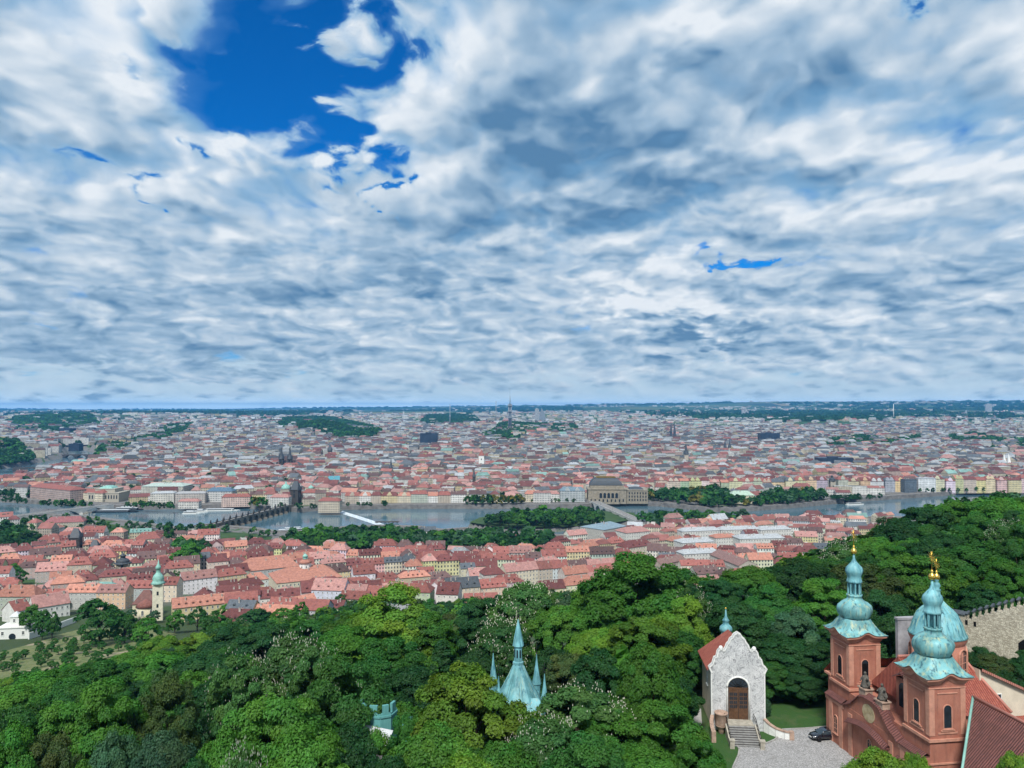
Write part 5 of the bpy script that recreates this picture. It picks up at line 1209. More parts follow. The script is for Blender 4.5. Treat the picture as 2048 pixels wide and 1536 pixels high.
for sx, louv in ((-1, True), (1, False)):
    x0 = sx * 8.55; Hh = 2.4
    mb = MB(); mb.box(x0 - Hh, x0 + Hh, -Hh, Hh, -1, 16.0); tw = mb.build('tower', TR, church)
    mb = MB()
    for z, e, th_ in ((5.9, .14, .2), (8.8, .22, .34), (15.0, .1, .12)):
        mb.box(x0 - Hh - e, x0 + Hh + e, -Hh - e, Hh + e, z - th_, z)
    for a in range(4):
        c, s = math.cos(a * math.pi / 2), math.sin(a * math.pi / 2)
        mb.M = Matrix.Translation((x0, 0, 0)) @ Matrix.Rotation(a * math.pi / 2, 4, 'Z')
        for q in (-1, 1): mb.box(min(q * 1.75, q * 2.43), max(q * 1.75, q * 2.43), -2.47, -2.39, 9.2, 14.8)
        for z, e, th_ in ((14.35, .06, .12), (9.55, .0, .2)): mb.box(-1.3 - e, 1.3 + e, -2.49, -2.392, z - th_, z)
    mb.M = Matrix(); mb.build('moulding', TT, tw)
    for a in range(4):
        o = link('bell_window', AWN, tw); o.location = (x0 + 2.39 * math.sin(a * math.pi / 2), -2.39 * math.cos(a * math.pi / 2), 9.95); o.rotation_euler = (0, 0, a * math.pi / 2)
        if louv: l = link('louvre', LOUV, tw); l.location = o.location; l.rotation_euler = o.rotation_euler
        mb = MB(); mb.box(-.95, .95, -.14, .02, -.28, -.12); l = mb.build('sill', TT, tw); l.location = o.location; l.rotation_euler = o.rotation_euler
    bell_roof(CT, tw, 3.25, 2.0, 16.35, 18.35, x0, 0)
    mb = MB(); mb.lathe([(1.95, 18.25), (2.12, 18.6), (2.36, 19.1), (2.42, 19.6), (2.25, 20.15), (1.75, 20.6), (1.25, 20.85), (1.02, 21.1), (.98, 21.4), (1.1, 21.5), (1.1, 21.7), (.9, 21.72)], 32, flat=oct8, cx=x0); on = mb.build('onion_dome', CT, tw)
    mb = MB()
    for k in range(8): a = R(45 * k + 22.5); mb.lathe([(.16, 21.7), (.13, 21.9), (.13, 23.3), (.17, 23.5)], 8, cx=x0 + .84 * math.cos(a), cy=.84 * math.sin(a))
    mb.lathe([(.32, 21.7), (.32, 23.5)], 8, cx=x0); mb.build('lantern', CPn, tw)
    mb = MB(); mb.lathe([(1.0, 23.45), (1.12, 23.55), (1.02, 23.75), (.93, 24.2), (.98, 24.5), (1.0, 24.55), (1.18, 24.95), (1.2, 25.25), (1.08, 25.65), (.7, 26.1), (.36, 26.5), (.17, 27.0), (.12, 27.7)], 32, flat=oct8, cx=x0); mb.build('small_onion', CPn, tw)
    cross(tw, x0, 0, 27.6, 3.6)
def zslope(mb, p0, p1, p2, p3, mi=0):      # roof plane, eave p0-p1, ridge p3-p2, with uv in metres (u along the eave)
    a, b_, c_, d_ = map(Vector, (p0, p1, p2, p3)); e = (b_ - a).normalized()
    f = lambda q: ((q - a).dot(e), (q - a - e * (q - a).dot(e)).length)
    mb.add([a, b_, c_, d_], [(0, 1, 2, 3)], mi, [[f(a), f(b_), f(c_), f(d_)]])
# front block between and below the towers, with its curved pediment
mb = MB(); mb.box(-12.2, -10.96, -2.2, 9, -1, 9.4); mb.box(-10.95, 10.95, -3.3, -2.41, -1, 6.6); mb.box(-6.1, 6.1, -2.4, 2.3, -1, 8.2)
cur = [(-6.1, 6.6), (6.1, 6.6), (5.6, 6.9), (4.3, 7.5), (3.2, 8.5), (2.3, 9.3), (1.0, 9.6), (-1.0, 9.6), (-2.3, 9.3), (-3.2, 8.5), (-4.3, 7.5), (-5.6, 6.9)]
mb.extrude(cur, -3.25, -2.45); mb.build('front_wall', TR, church)
mb = MB(); mb.box(-10.95, -6.2, -3.42, -3.301, 5.9, 6.3); mb.box(6.2, 10.95, -3.42, -3.301, 5.9, 6.3)
for x in (-9.6, -7.0, -4.6, 4.6, 7.0, 9.6): mb.box(x - .45, x + .45, -3.42, -3.301, -1, 5.89)
mb.build('moulding', TT, church)
def coping(name, pts, y0, y1, mat, up=.14, ov=.35):
    mb = MB(); acc = 0
    for (xa, za), (xb, zb) in zip(pts[:-1], pts[1:]):
        L = math.hypot(xb - xa, zb - za); ym = y0 + (y1 - y0) * .55
        mb.add([(xa, y0 - ov, za), (xb, y0 - ov, zb), (xb, ym, zb + .5), (xa, ym, za + .5)], [(0, 1, 2, 3)], 0, [[(acc, 0), (acc + L, 0), (acc + L, .9), (acc, .9)]])
        mb.add([(xb, y1 + ov, zb), (xa, y1 + ov, za), (xa, ym, za + .5), (xb, ym, zb + .5)], [(0, 1, 2, 3)], 0, [[(acc, 0), (acc + L, 0), (acc + L, .9), (acc, .9)]])
        mb.quad((xa, y1 + ov, za), (xb, y1 + ov, zb), (xb, y0 - ov, zb), (xa, y0 - ov, za))
        mb.quad((xa, y0 - ov, za - up), (xb, y0 - ov, zb - up), (xb, y0 - ov, zb - .005), (xa, y0 - ov, za - .005)); acc += L
    return mb.build(name, mat, church)
coping('tile_coping', [(p_[0], p_[1] + .02) for p_ in [(-6.3, 6.5)] + cur[2:][::-1] + [(6.3, 6.5)]], -3.25, -2.3, M['tile_brown'])
arc = [(-4.6 + 9.2 * k / 14, 4.9 + .9 * math.sin(math.pi * k / 14)) for k in range(15)]
coping('tile_coping', arc, -4.0, -3.45, M['tile_brown'])
coping('tile_coping', [(-10.9, 6.62), (-6.4, 6.62)], -3.25, -2.41, M['tile_brown']); coping('tile_coping', [(6.4, 6.62), (10.9, 6.62)], -3.25, -2.41, M['tile_brown'])
mb = MB(); zslope(mb, (-12.7, 9.2, 9.3), (-12.7, -2.7, 9.3), (-11.0, -2.3, 11.2), (-11.0, 9.2, 11.2)); mb.build('side_roof', M['tile_red'], church)
mb = MB(); mb.box(-12.6, -10.97, -2.6, -2.21, 9.0, 9.3); mb.build('side_cornice', TT, church)
WL = window_mesh('arched_window', 1.1, 2.7, True, (1, 3), 'terra_trim', 'glass', .12)
for x, y, a in ((-8.3, -3.31, 0), (8.3, -3.31, 0), (0, -3.31, 0)):
    o = link('arched_window', WL, church); o.location = (x, y, 1.6); o.rotation_euler = (0, 0, a)
m, t, b = newmat('faded_fresco'); t.put(b.inputs['Base Color'], t.ramp(t.noise(objco(t), 1.1, 6, .65), [(.3, (.22, .16, .09)), (.5, (.44, .35, .2)), (.7, (.52, .44, .30))])); b.inputs['Roughness'].default_value = .95
mb = MB(); mb.lathe([(1.2, -.05), (1.2, .05)], 24); o = mb.build('faded_fresco', m, church); o.rotation_euler = (R(90), 0, 0); o.location = (-.3, -3.27, 7.6); o.scale = (1.15, 1, 1)
def statue(x, y, z, sit, name, label):
    mb = MB(); mb.box(-.75, .75, -.55, .55, 0, .9); mb.box(-.9, .9, -.7, .7, .9, 1.05)
    r = thing(name, label, 'statue', (*local(church, x, y), CZ + z), R(-80)); mb.build('pedestal', M['pinkstone'], r)
    mb = MB(); mb.lathe([(.62, 1.05), (.55, 1.4), (.42, 1.9), (.46, 2.3), (.40, 2.6), (.16, 2.75), (.14, 2.85)], 12, flat=lambda a: 1 + .14 * math.sin(5 * a)); mb.ball((0, -.05, 3.02), .2, 10, 8)
    mb.tube([(-.35, 0, 2.5), (-.62, -.25, 2.1), (-.35, -.55, 1.9 + sit)], [.14, .12, .08], 7); mb.tube([(.35, 0, 2.5), (.66, -.1, 2.2 + sit), (.75, -.35, 2.7)], [.14, .12, .08], 7)
    mb.tube([(.5, .1, 1.05), (.62, .05, 1.7), (.4, .2, 2.1)], [.3, .26, .1], 7); mb.tube([(-.5, -.2, 1.1), (-.5, -.1, 1.5)], [.28, .12], 7); mb.build('figure', M['statue'], r)
statue(-1.7, -2.75, 9.55, 0, 'statue', 'dark weathered statue on the church gable nearer the left tower'); statue(2.1, -2.75, 9.25, .3, 'statue', 'dark weathered statue on the church gable nearer the right tower')
# little arched gable house behind the pediment
mb = MB(); mb.extrude([(1.6, 7.5), (4.6, 7.5), (4.6, 13.2), (1.6, 13.2)], -.4, 1.5); mb.build('belfry_gable', TR, church)
mb = MB(); mb.lathe([(.85, -.03), (.85, .03)], 20); mb.box(-.85, .85, -2.4, 0, -.03, .03); o = mb.build('gable_opening', M['glass'], church); o.rotation_euler = (R(90), 0, 0); o.location = (3.1, -.43, 11.9)
coping('tile_coping', [(1.3, 13.15), (2.2, 13.6), (3.1, 14.1), (4.0, 13.6), (4.9, 13.15)], -.5, 1.5, M['tile_brown'])
# nave
mb = MB(); mb.box(-6.0, 6.0, 2.31, 12.2, -1, 9.5); mb.build('nave_wall', TR, church)
mb = MB(); rz = 15.2
zslope(mb, (6.5, 1.0, 9.4), (6.5, 12.6, 9.4), (0, 10.2, rz), (0, 1.0, rz)); zslope(mb, (-6.5, 12.6, 9.4), (-6.5, 1.0, 9.4), (0, 1.0, rz), (0, 10.2, rz))
mb.add([(6.5, 12.6, 9.4), (-6.5, 12.6, 9.4), (0, 10.2, rz)], [(0, 1, 2)], 0, [[(0, 0), (13, 0), (6.5, 9)]])
mb.add([(-6.5, 1.0, 9.4), (6.5, 1.0, 9.4), (0, 1.0, rz)], [(0, 1, 2)], 0, [[(0, 0), (13, 0), (6.5, 8)]]); nr = mb.build('nave_roof', M['tile_red'], church)
mb = MB(); mb.tube([(0, 1.0, rz + .05), (0, 10.2, rz + .05)], .2, 8); mb.tube([(0, 10.2, rz + .05), (6.5, 12.6, 9.5)], .2, 8); mb.build('ridge_tiles', M['tile_pink'], nr)
mb = MB(); mb.quad((5.3, -.6, 9.6), (6.15, -.6, 9.3), (3.3, 1.2, 12.3), (2.9, 1.0, 12.4)); mb.build('valley_flashing', M['greencopper'], nr)
# octagonal drum and ribbed dome
dy = 7.0; mb = MB(); mb.lathe([(3.35, 10.0), (3.35, 17.9)], 32, cy=dy); mb.lathe([(3.4, 17.2), (3.6, 17.6), (3.65, 18.1)], 32, cy=dy, cap=False); drum = mb.build('drum', TR, church)
DW = window_mesh('drum_window', 1.9, 3.8, True, (2, 3), 'terra_trim', 'glass', .2)
for k in range(8):
    a = R(45 * k - 20); o = link('drum_window', DW, drum); o.location = (3.3 * math.cos(a), dy + 3.3 * math.sin(a), 13.0); o.rotation_euler = (0, 0, a + math.pi / 2)
mb = MB(); prof = [(3.7, 18.05), (3.55, 18.25), (3.35, 18.65), (3.2, 19.2), (2.92, 20.0), (2.55, 20.8), (1.95, 21.5), (1.2, 22.15), (.7, 22.7), (.48, 23.4), (.42, 24.0)]
mb.lathe(prof, 64, cy=dy); dome = mb.build('dome', CPn, church)
mb = MB()
for k in range(24):
    a = 2 * math.pi * k / 24; mb.tube([(r * 1.005 * math.cos(a), dy + r * 1.005 * math.sin(a), z) for r, z in prof[:9]], .055, 5)
mb.build('seam_ribs', CT, dome)
mb = MB(); mb.lathe([(.42, 24.0), (.55, 24.15), (.3, 24.35), (.5, 24.7), (.36, 25.05), (.18, 25.2), (.3, 25.4), (.3, 25.6), (.12, 25.9)], 16, cy=dy); mb.build('finial', CPn, dome); cross(dome, 0, dy, 25.5, 2.9)
# wing in front on the right with the big brown roof, its ridge running out towards the viewer
mb = MB(); mb.poly([(11.3, 3.3, -1), (19.2, -5.2, -1), (19.2, -5.2, 4.6), (11.3, 3.3, 13.3)]); mb.quad((19.2, -5.2, -1), (36, -5.2, -1), (36, -5.2, 4.6), (19.2, -5.2, 4.6)); mb.poly([(11.3, 11, -1), (11.3, 3.3, -1), (11.3, 3.3, 13.3), (11.3, 11, 6.0)]); mb.quad((36, 11, -1), (11.3, 11, -1), (11.3, 11, 6), (36, 11, 6)); mb.poly([(36, -5.2, -1), (36, 11, -1), (36, 11, 6), (36, 3.4, 13.3), (36, -5.2, 4.6)]); mb.build('wing_wall', M['grey_render'], church)
mb = MB(); zslope(mb, (20.0, -6.2, 4.2), (37, -6.2, 4.2), (37, 3.4, 13.7), (11.1, 3.4, 13.7)); zslope(mb, (37, 12, 5.4), (11.1, 12, 5.4), (11.1, 3.4, 13.7), (37, 3.4, 13.7)); wr = mb.build('wing_roof', M['tile_brown'], church)
mb = MB(); mb.tube([(20.0, -6.2, 4.3), (11.1, 3.4, 13.8)], .16, 6); mb.build('verge_flashing', M['greencopper'], wr); mb = MB(); mb.tube([(11.1, 3.4, 13.75), (37, 3.4, 13.75)], .2, 8); mb.build('ridge_tiles', M['tile_pink'], wr)
mb = MB(); mb.box(6.2, 11.2, -3.2, -2.5, -1, 4.3); mb.build('porch_wall', TR, church); mb = MB(); zslope(mb, (6.0, -4.6, 4.0), (14, -4.6, 4.0), (14, -2.4, 5.4), (6.0, -2.4, 5.4)); mb.build('porch_roof', M['tile_brown'], church)
# grey fire wall by the dome
mb = MB(); mb.box(-7.2, -6.6, 5.6, 8.6, 8, 18.2); mb.box(-7.3, -6.5, 5.5, 8.7, 18.2, 18.5); mb.build('fire_wall', M['grey_render'], church)
# cream annex behind
ann = thing('annex', 'cream rendered annex with pink tiled roof and one small square window behind the church', 'building', (*local(church, -2, 10.7), CZ), R(-80))
mb = MB(); mb.poly([(5, 0, -2), (5, 14, -2), (5, 14, 7.6), (5, 0, 14.0)]); mb.poly([(5, 14, -2), (-8, 14, -2), (-8, 14, 7.6), (5, 14, 7.6)]); mb.poly([(-8, 14, -2), (-8, 0, -2), (-8, 0, 14.0), (-8, 14, 7.6)]); mb.poly([(-8, 0, -2), (5, 0, -2), (5, 0, 14.0), (-8, 0, 14.0)]); mb.build('wall', M['cream_wall'], ann)
mb = MB(); zslope(mb, (-8.5, 15, 7.4), (5.5, 15, 7.4), (5.5, 0, 14.25), (-8.5, 0, 14.25)); mb.quad((5.5, 0, 13.9), (5.5, 15, 7.05), (5.5, 15, 7.4), (5.5, 0, 14.25)); mb.build('roof', M['tile_pink'], ann)
wq = window_mesh('small_window', 1.5, 1.3, False, (1, 1), 'white', 'glass', .08); o = link('window', wq, ann); o.location = (5.0, 2.6, 9.3); o.rotation_euler = (0, 0, math.pi / 2)
mb = MB(); mb.box(5.02, 7.4, 3, 14, -2, 6.4); lw = mb.build('lean_to', M['cream_wall'], ann); mb = MB(); zslope(mb, (8.0, 2.4, 6.3), (8.0, 14.5, 6.3), (5.05, 14.5, 7.4), (5.05, 2.4, 7.4)); mb.build('lean_to_roof', M['tile_red'], lw)
mb = MB(); mb.box(-2.2, -1.2, 2.0, 3.0, 11.5, 15.0); mb.box(-2.3, -1.1, 1.9, 3.1, 15.0, 15.2); mb.build('chimney', M['white'], ann)

# ------------------------------------------------------------------ the chapel
chx, chy = 34.6, 119.2; chapel = thing('chapel', 'pale grey chapel with decorated stepped gable, arched brown doors and red roof', 'chapel', (chx, chy, CZ), R(-5)); fz = 1.8
W_ = 4.0; half_out = [(3.95, 6.9), (4.32, 7.7), (3.75, 8.25), (3.5, 9.15), (3.15, 9.3), (2.95, 10.2), (2.65, 10.5), (2.3, 10.5), (2.05, 10.25), (1.75, 10.75), (1.55, 11.3), (1.3, 11.5), (1.1, 12.05), (.75, 12.3), (.5, 12.75), (0, 13.05)]
half_out = [(x, z + fz) for x, z in half_out]; out = [(-W_, -.5), (W_, -.5)] + half_out + [(-x, z) for x, z in half_out[-2::-1]]
mb = MB(); mb.extrude(out, -.3, .3); gab = mb.build('front_gable', M['sgraffito'], chapel)
mb = MB(); cop = half_out + [(-x, z) for x, z in half_out[-2::-1]]
for (xa, za), (xb, zb) in zip(cop[:-1], cop[1:]):
    d_ = Vector((xb - xa, 0, zb - za)); L = d_.length; n_ = Vector((-(zb - za), 0, xb - xa)) / L * -.14; e = d_ / L * .04
    p0 = Vector((xa, -.42, za)) - e; p1 = Vector((xb, -.42, zb)) + e; y2 = Vector((0, .84, 0))
    q0, q1 = p0 + n_ * -1, p1 + n_ * -1; r0, r1 = p0 + n_ * .6, p1 + n_ * .6
    mb.quad(r0, r1, q1, q0); mb.quad(q0, q1, q1 + y2, q0 + y2); mb.quad(r1 + y2, r0 + y2, q0 + y2, q1 + y2)
for s in (-1, 1): mb.box(min(s * 3.9, s * 4.06), max(s * 3.9, s * 4.06), -.36, .36, -.5, 6.9 + fz); mb.lathe([(.05, 10.3 + fz), (.3, 10.42 + fz), (.34, 10.65 + fz), (.2, 10.9 + fz), (.04, 10.95 + fz)], 10, cx=s * 2.5)
mb.build('coping', M['white'], gab)
mb = MB(); mb.box(-3.85, 3.85, .31, 9.5, -.5, 7.2 + fz); mb.build('wall', M['cream_wall'], chapel)
mb = MB(); ez, rz = 7.0 + fz, 11.4 + fz
zslope(mb, (-4.5, 10.0, ez), (-4.5, .31, ez), (0, .31, rz), (0, 7.4, rz)); zslope(mb, (4.5, .31, ez), (4.5, 10.0, ez), (0, 7.4, rz), (0, .31, rz)); mb.add([(4.5, 10, ez), (-4.5, 10, ez), (0, 7.4, rz)], [(0, 1, 2)], 0, [[(0, 0), (9, 0), (4.5, 5)]])
mb.quad((-4.5, .31, ez - .15), (-4.5, 10, ez - .15), (-4.5, 10, ez), (-4.5, .31, ez)); mb.build('roof', M['tile_red'], chapel)
mb = MB(); cy_ = 9.2; mb.lathe([(2.1, 8.9 + fz), (1.75, 9.15 + fz), (1.2, 9.6 + fz), (.95, 9.95 + fz)], 4, a0=R(45), cy=cy_, smooth=False); mb.lathe([(.75, 9.9 + fz), (.78, 10.1 + fz), (.6, 10.3 + fz), (.95, 10.55 + fz), (1.06, 10.9 + fz), (.98, 11.25 + fz), (.7, 11.55 + fz), (.5, 11.7 + fz), (.5, 12.2 + fz), (.62, 12.35 + fz), (.4, 12.6 + fz), (.2, 13.0 + fz), (.08, 14.2 + fz)], 24, cy=cy_)
mb.lathe([(.0, 8.0 + fz), (1.3, 8.0 + fz), (1.3, 9.5 + fz)], 8, cy=cy_); cu = mb.build('cupola', CPn, chapel); mb = MB(); mb.ball((0, cy_, 14.3 + fz), .17, 10, 8); mb.build('gilt_ball', M['gold'], cu)
# doors
mb = MB(); n = 14; hw = 1.5; zt = 6.2 + fz
mb.extrude([(-hw, fz), (hw, fz)] + [(hw * math.cos(math.pi * k / n), zt - hw + hw * math.sin(math.pi * k / n)) for k in range(n + 1)], -.34, -.2); fan = mb.build('fanlight', M['glass'], chapel)
mb = MB()
for k in range(1, 8): a = math.pi * k / 8; mb.tube([(0, -.38, zt - hw), (hw * .97 * math.cos(a), -.38, zt - hw + hw * .97 * math.sin(a))], .035, 4)
mb.tube([(.6 * math.cos(math.pi * k / 8), -.38, zt - hw + .6 * math.sin(math.pi * k / 8)) for k in range(9)], .035, 4); mb.build('spokes', M['iron'], fan)
for s in (-1, 1):
    mb = MB(); x0, x1 = sorted((s * .03, s * 1.46)); mb.box(x0, x1, -.44, -.345, fz + .02, zt - hw - .12); dr_ = mb.build('door', M['wood'], chapel)
    mb = MB()
    for i in range(2):
        for j in range(4):
            for k in range(2): xx = x0 + .14 + i * .62 + k * .28; mb.box(xx, xx + .24, -.46, -.441, fz + 1.7 + j * .62, fz + 2.15 + j * .62)
    mb.build('pane', M['glass'], dr_)
    mb = MB()
    for k in range(6): xx = x0 + .12 + k * .22; mb.box(xx, xx + .1, -.47, -.441, fz + .15, fz + 1.4)
    mb.build('panel', M['wood'], dr_)
mb = MB(); mb.box(-1.5, 1.5, -.48, -.345, zt - hw - .11, zt - hw + .1); mb.build('transom', M['wood'], chapel)
mb = MB(); arcp = [(1.66 * math.cos(math.pi * k / 18), zt - hw + 1.66 * math.sin(math.pi * k / 18)) for k in range(19)]; pts = [(1.66, fz)] + arcp + [(-1.66, fz)]; mb.tube([(x, -.36, z) for x, z in pts], .14, 6); mb.build('door_surround', M['white'], chapel)
SW = window_mesh('side_window', 1.2, 2.6, True, (1, 2), 'white', 'glass', .1); o = link('side_window', SW, chapel); o.location = (-3.84, 4.2, 3.6 + fz); o.rotation_euler = (0, 0, -math.pi / 2)
simple('tread_stone', (.23, .225, .215), .9, 0, .25, 2)
# landing, steps, side walls, railings
mb = MB(); mb.box(-1.9, 1.9, -2.4, -.31, -.5, fz); mb.build('landing', M['stone'], chapel)
ns = 10; rise = fz / ns
for k in range(ns - 1):
    mb = MB(); y1 = -2.4 - k * .40; mb.box(-1.85 - k * .02, 1.85 + k * .02, y1 - .40 - .04, y1, -.5, fz - (k + 1) * rise - .06); st = mb.build('step', M['darkstone'], chapel)
    mb = MB(); mb.box(-1.87 - k * .02, 1.87 + k * .02, y1 - .46, y1, fz - (k + 1) * rise - .06, fz - (k + 1) * rise); mb.build('tread', MATS['tread_stone'], st)
for s in (-1, 1):
    mb = MB(); x = s * 2.15
    mb.add([(x - .2, -2.4, -.5), (x + .2, -2.4, -.5), (x + .2, -6.2, -.5), (x - .2, -6.2, -.5), (x - .2, -2.4, fz + .1), (x + .2, -2.4, fz + .1), (x + .2, -6.2, .35), (x - .2, -6.2, .35)], [(4, 5, 6, 7), (0, 4, 7, 3), (1, 2, 6, 5), (3, 7, 6, 2), (0, 1, 5, 4)])
    mb.box(x - .32, x + .32, -6.85, -6.2, -.5, 1.15); mb.box(x - .4, x + .4, -6.93, -6.12, 1.15, 1.3); mb.build('stair_wall', M['stone'], chapel)
    mb = MB()
    for k in range(9): yy = -.6 - k * .7; zz = fz if yy > -2.4 else fz + (yy + 2.4) * fz / 4.0; mb.tube([(x, yy, zz), (x, yy, zz + 1.0)], .03, 5)
    mb.tube([(x, -.6, fz + 1), (x, -2.4, fz + 1), (x, -6.2, fz + 1 - 3.8 * fz / 4)], .04, 5); mb.tube([(x, -.6, fz + .5), (x, -2.4, fz + .5), (x, -6.2, fz + .5 - 3.8 * fz / 4)], .025, 5); mb.build('railing', M['iron'], chapel)
for s in (-1, 1):
    mb = MB(); P_ = [(s * 3.9, -.35, 1.9), (s * 4.4, -1.1, 1.5), (s * 5.2, -1.9, 1.2), (s * 6.3, -2.6, 1.05), (s * 7.2, -2.9, 1.05)] if s > 0 else [(-3.9, -.35, 2.2), (-4.25, -1.6, 1.8), (-4.4, -3.0, 1.5), (-4.45, -4.6, 1.4)]
    for a, b_ in zip(P_[:-1], P_[1:]):
        a, b_ = Vector(a), Vector(b_); d_ = (b_ - a); d_.z = 0; d_.normalize(); q = Vector((-d_.y, d_.x, 0)) * .2; g = lambda v: Vector((v.x, v.y, -.5))
        mb.quad(g(a) - q, g(b_) - q, b_ - q, a - q); mb.quad(g(b_) + q, g(a) + q, a + q, b_ + q); up = Vector((0, 0, .14)); q2 = q * 1.4
        mb.quad(a - q2 + up, b_ - q2 + up, b_ + q2 + up, a + q2 + up, 1); mb.quad(a - q2, b_ - q2, b_ - q2 + up, a - q2 + up, 1); mb.quad(b_ + q2, a + q2, a + q2 + up, b_ + q2 + up, 1)
    e = P_[-1]; mb.box(e[0] - .32, e[0] + .32, e[1] - .32, e[1] + .32, -.5, e[2] + .25, 1); mb.build('flank_wall', [M['white'], M['pinkstone']], chapel)
# outdoor pulpit
pul = thing('stone_pulpit', 'round pinkish stone pulpit standing left of the chapel steps', 'pulpit', (*local(chapel, -2.75, -1.35), CZ))
mb = MB(); mb.lathe([(.5, -.3), (.45, .6), (.55, .8), (.8, 1.1), (.92, 1.35)], 20); mb.build('base', M['pinkstone'], pul)
mb = MB(); mb.lathe([(.88, 1.3), (.92, 1.5), (.9, 2.9), (1.02, 3.0), (1.02, 3.15), (.86, 3.17), (.8, 2.2), (.0, 2.15)], 24); mb.build('basin', M['pinkstone'], pul)

# ------------------------------------------------------------------ square, lawns, kerbs
def sheet(name, pix, dz, mat, z=CZ):
    P_ = [at(u, v, z) for u, v in pix]; mb = MB(); mb.poly([(p.x, p.y, z + dz) for p in P_]); o = mb.build(name, mat); o['kind'] = 'structure'; return P_
m, t, b = newmat('cobbles'); b.inputs['Roughness'].default_value = .9
pos = t.new('ShaderNodeNewGeometry').outputs['Position']; vo = t.new('ShaderNodeTexVoronoi'); t.put(vo.inputs['Vector'], pos); vo.inputs['Scale'].default_value = 6.5
ve = t.new('ShaderNodeTexVoronoi', feature='DISTANCE_TO_EDGE'); t.put(ve.inputs['Vector'], pos); ve.inputs['Scale'].default_value = 6.5
c = t.mix(t.sep(vo.outputs['Color'])[0], (.22, .215, .21), (.42, .41, .40)); c = t.mix(t.map(ve.outputs['Distance'], 0, .06), (.13, .125, .12), c)
c = t.mix(t.map(t.noise(pos, .5, 6, .7), .54, .72, 0, .55), c, (.13, .125, .115)); t.put(b.inputs['Base Color'], c); bump(t, b, ve.outputs['Distance'], .5, .04)
COB = m
m, t, b = newmat('lawn_grass'); b.inputs['Roughness'].default_value = .95; pos = t.new('ShaderNodeNewGeometry').outputs['Position']
n = t.noise(pos, 9, 5, .7); n2 = t.noise(pos, .45, 5, .6); c = t.mix(n, (.018, .055, .012), (.05, .12, .028)); c = t.mix(t.map(n2, .5, .72, 0, .7), c, (.075, .10, .04)); t.put(b.inputs['Base Color'], c); bump(t, b, n, .8, .1); LAWN = m
sheet('lawn', [(1395, 1600), (1398, 1470), (1420, 1440), (1500, 1420), (1570, 1405), (1668, 1392), (1720, 1420), (1700, 1600)], .05, LAWN)
cp_ = sheet('cobbled_square', [(1452, 1640), (1466, 1536), (1477, 1512), (1479, 1500), (1472, 1489), (1530, 1489), (1549, 1481), (1560, 1471), (1561, 1462), (1566, 1460), (1610, 1458), (1672, 1453), (1760, 1470), (1900, 1640)], .075, COB)
sheet('gravel_path', [(1340, 1470), (1352, 1440), (1380, 1424), (1402, 1418), (1404, 1448), (1392, 1462)], .08, simple('gravel', (.34, .33, .31), .95, 0, .2, 3))
def kerb(name, pts, label):
    mb = MB()
    for a, b_ in zip(pts[:-1], pts[1:]):
        d_ = (b_ - a).normalized(); q = Vector((-d_.y, d_.x, 0)) * .12; z0, z1 = CZ - .2, CZ + .19
        for s0, s1 in ((-1, 1),): pass
        A, B = a - q - d_ * .03, b_ - q + d_ * .03; C_, D_ = b_ + q + d_ * .03, a + q - d_ * .03; f = lambda p, z: (p.x, p.y, z)
        mb.quad(f(A, z0), f(B, z0), f(B, z1), f(A, z1)); mb.quad(f(C_, z0), f(D_, z0), f(D_, z1), f(C_, z1)); mb.quad(f(A, z1), f(B, z1), f(C_, z1), f(D_, z1))
    o = mb.build(name, M['cobble_edge']); o['kind'] = 'structure'
kerb('kerb', cp_[0:5], ''); kerb('kerb', cp_[5:12], '')

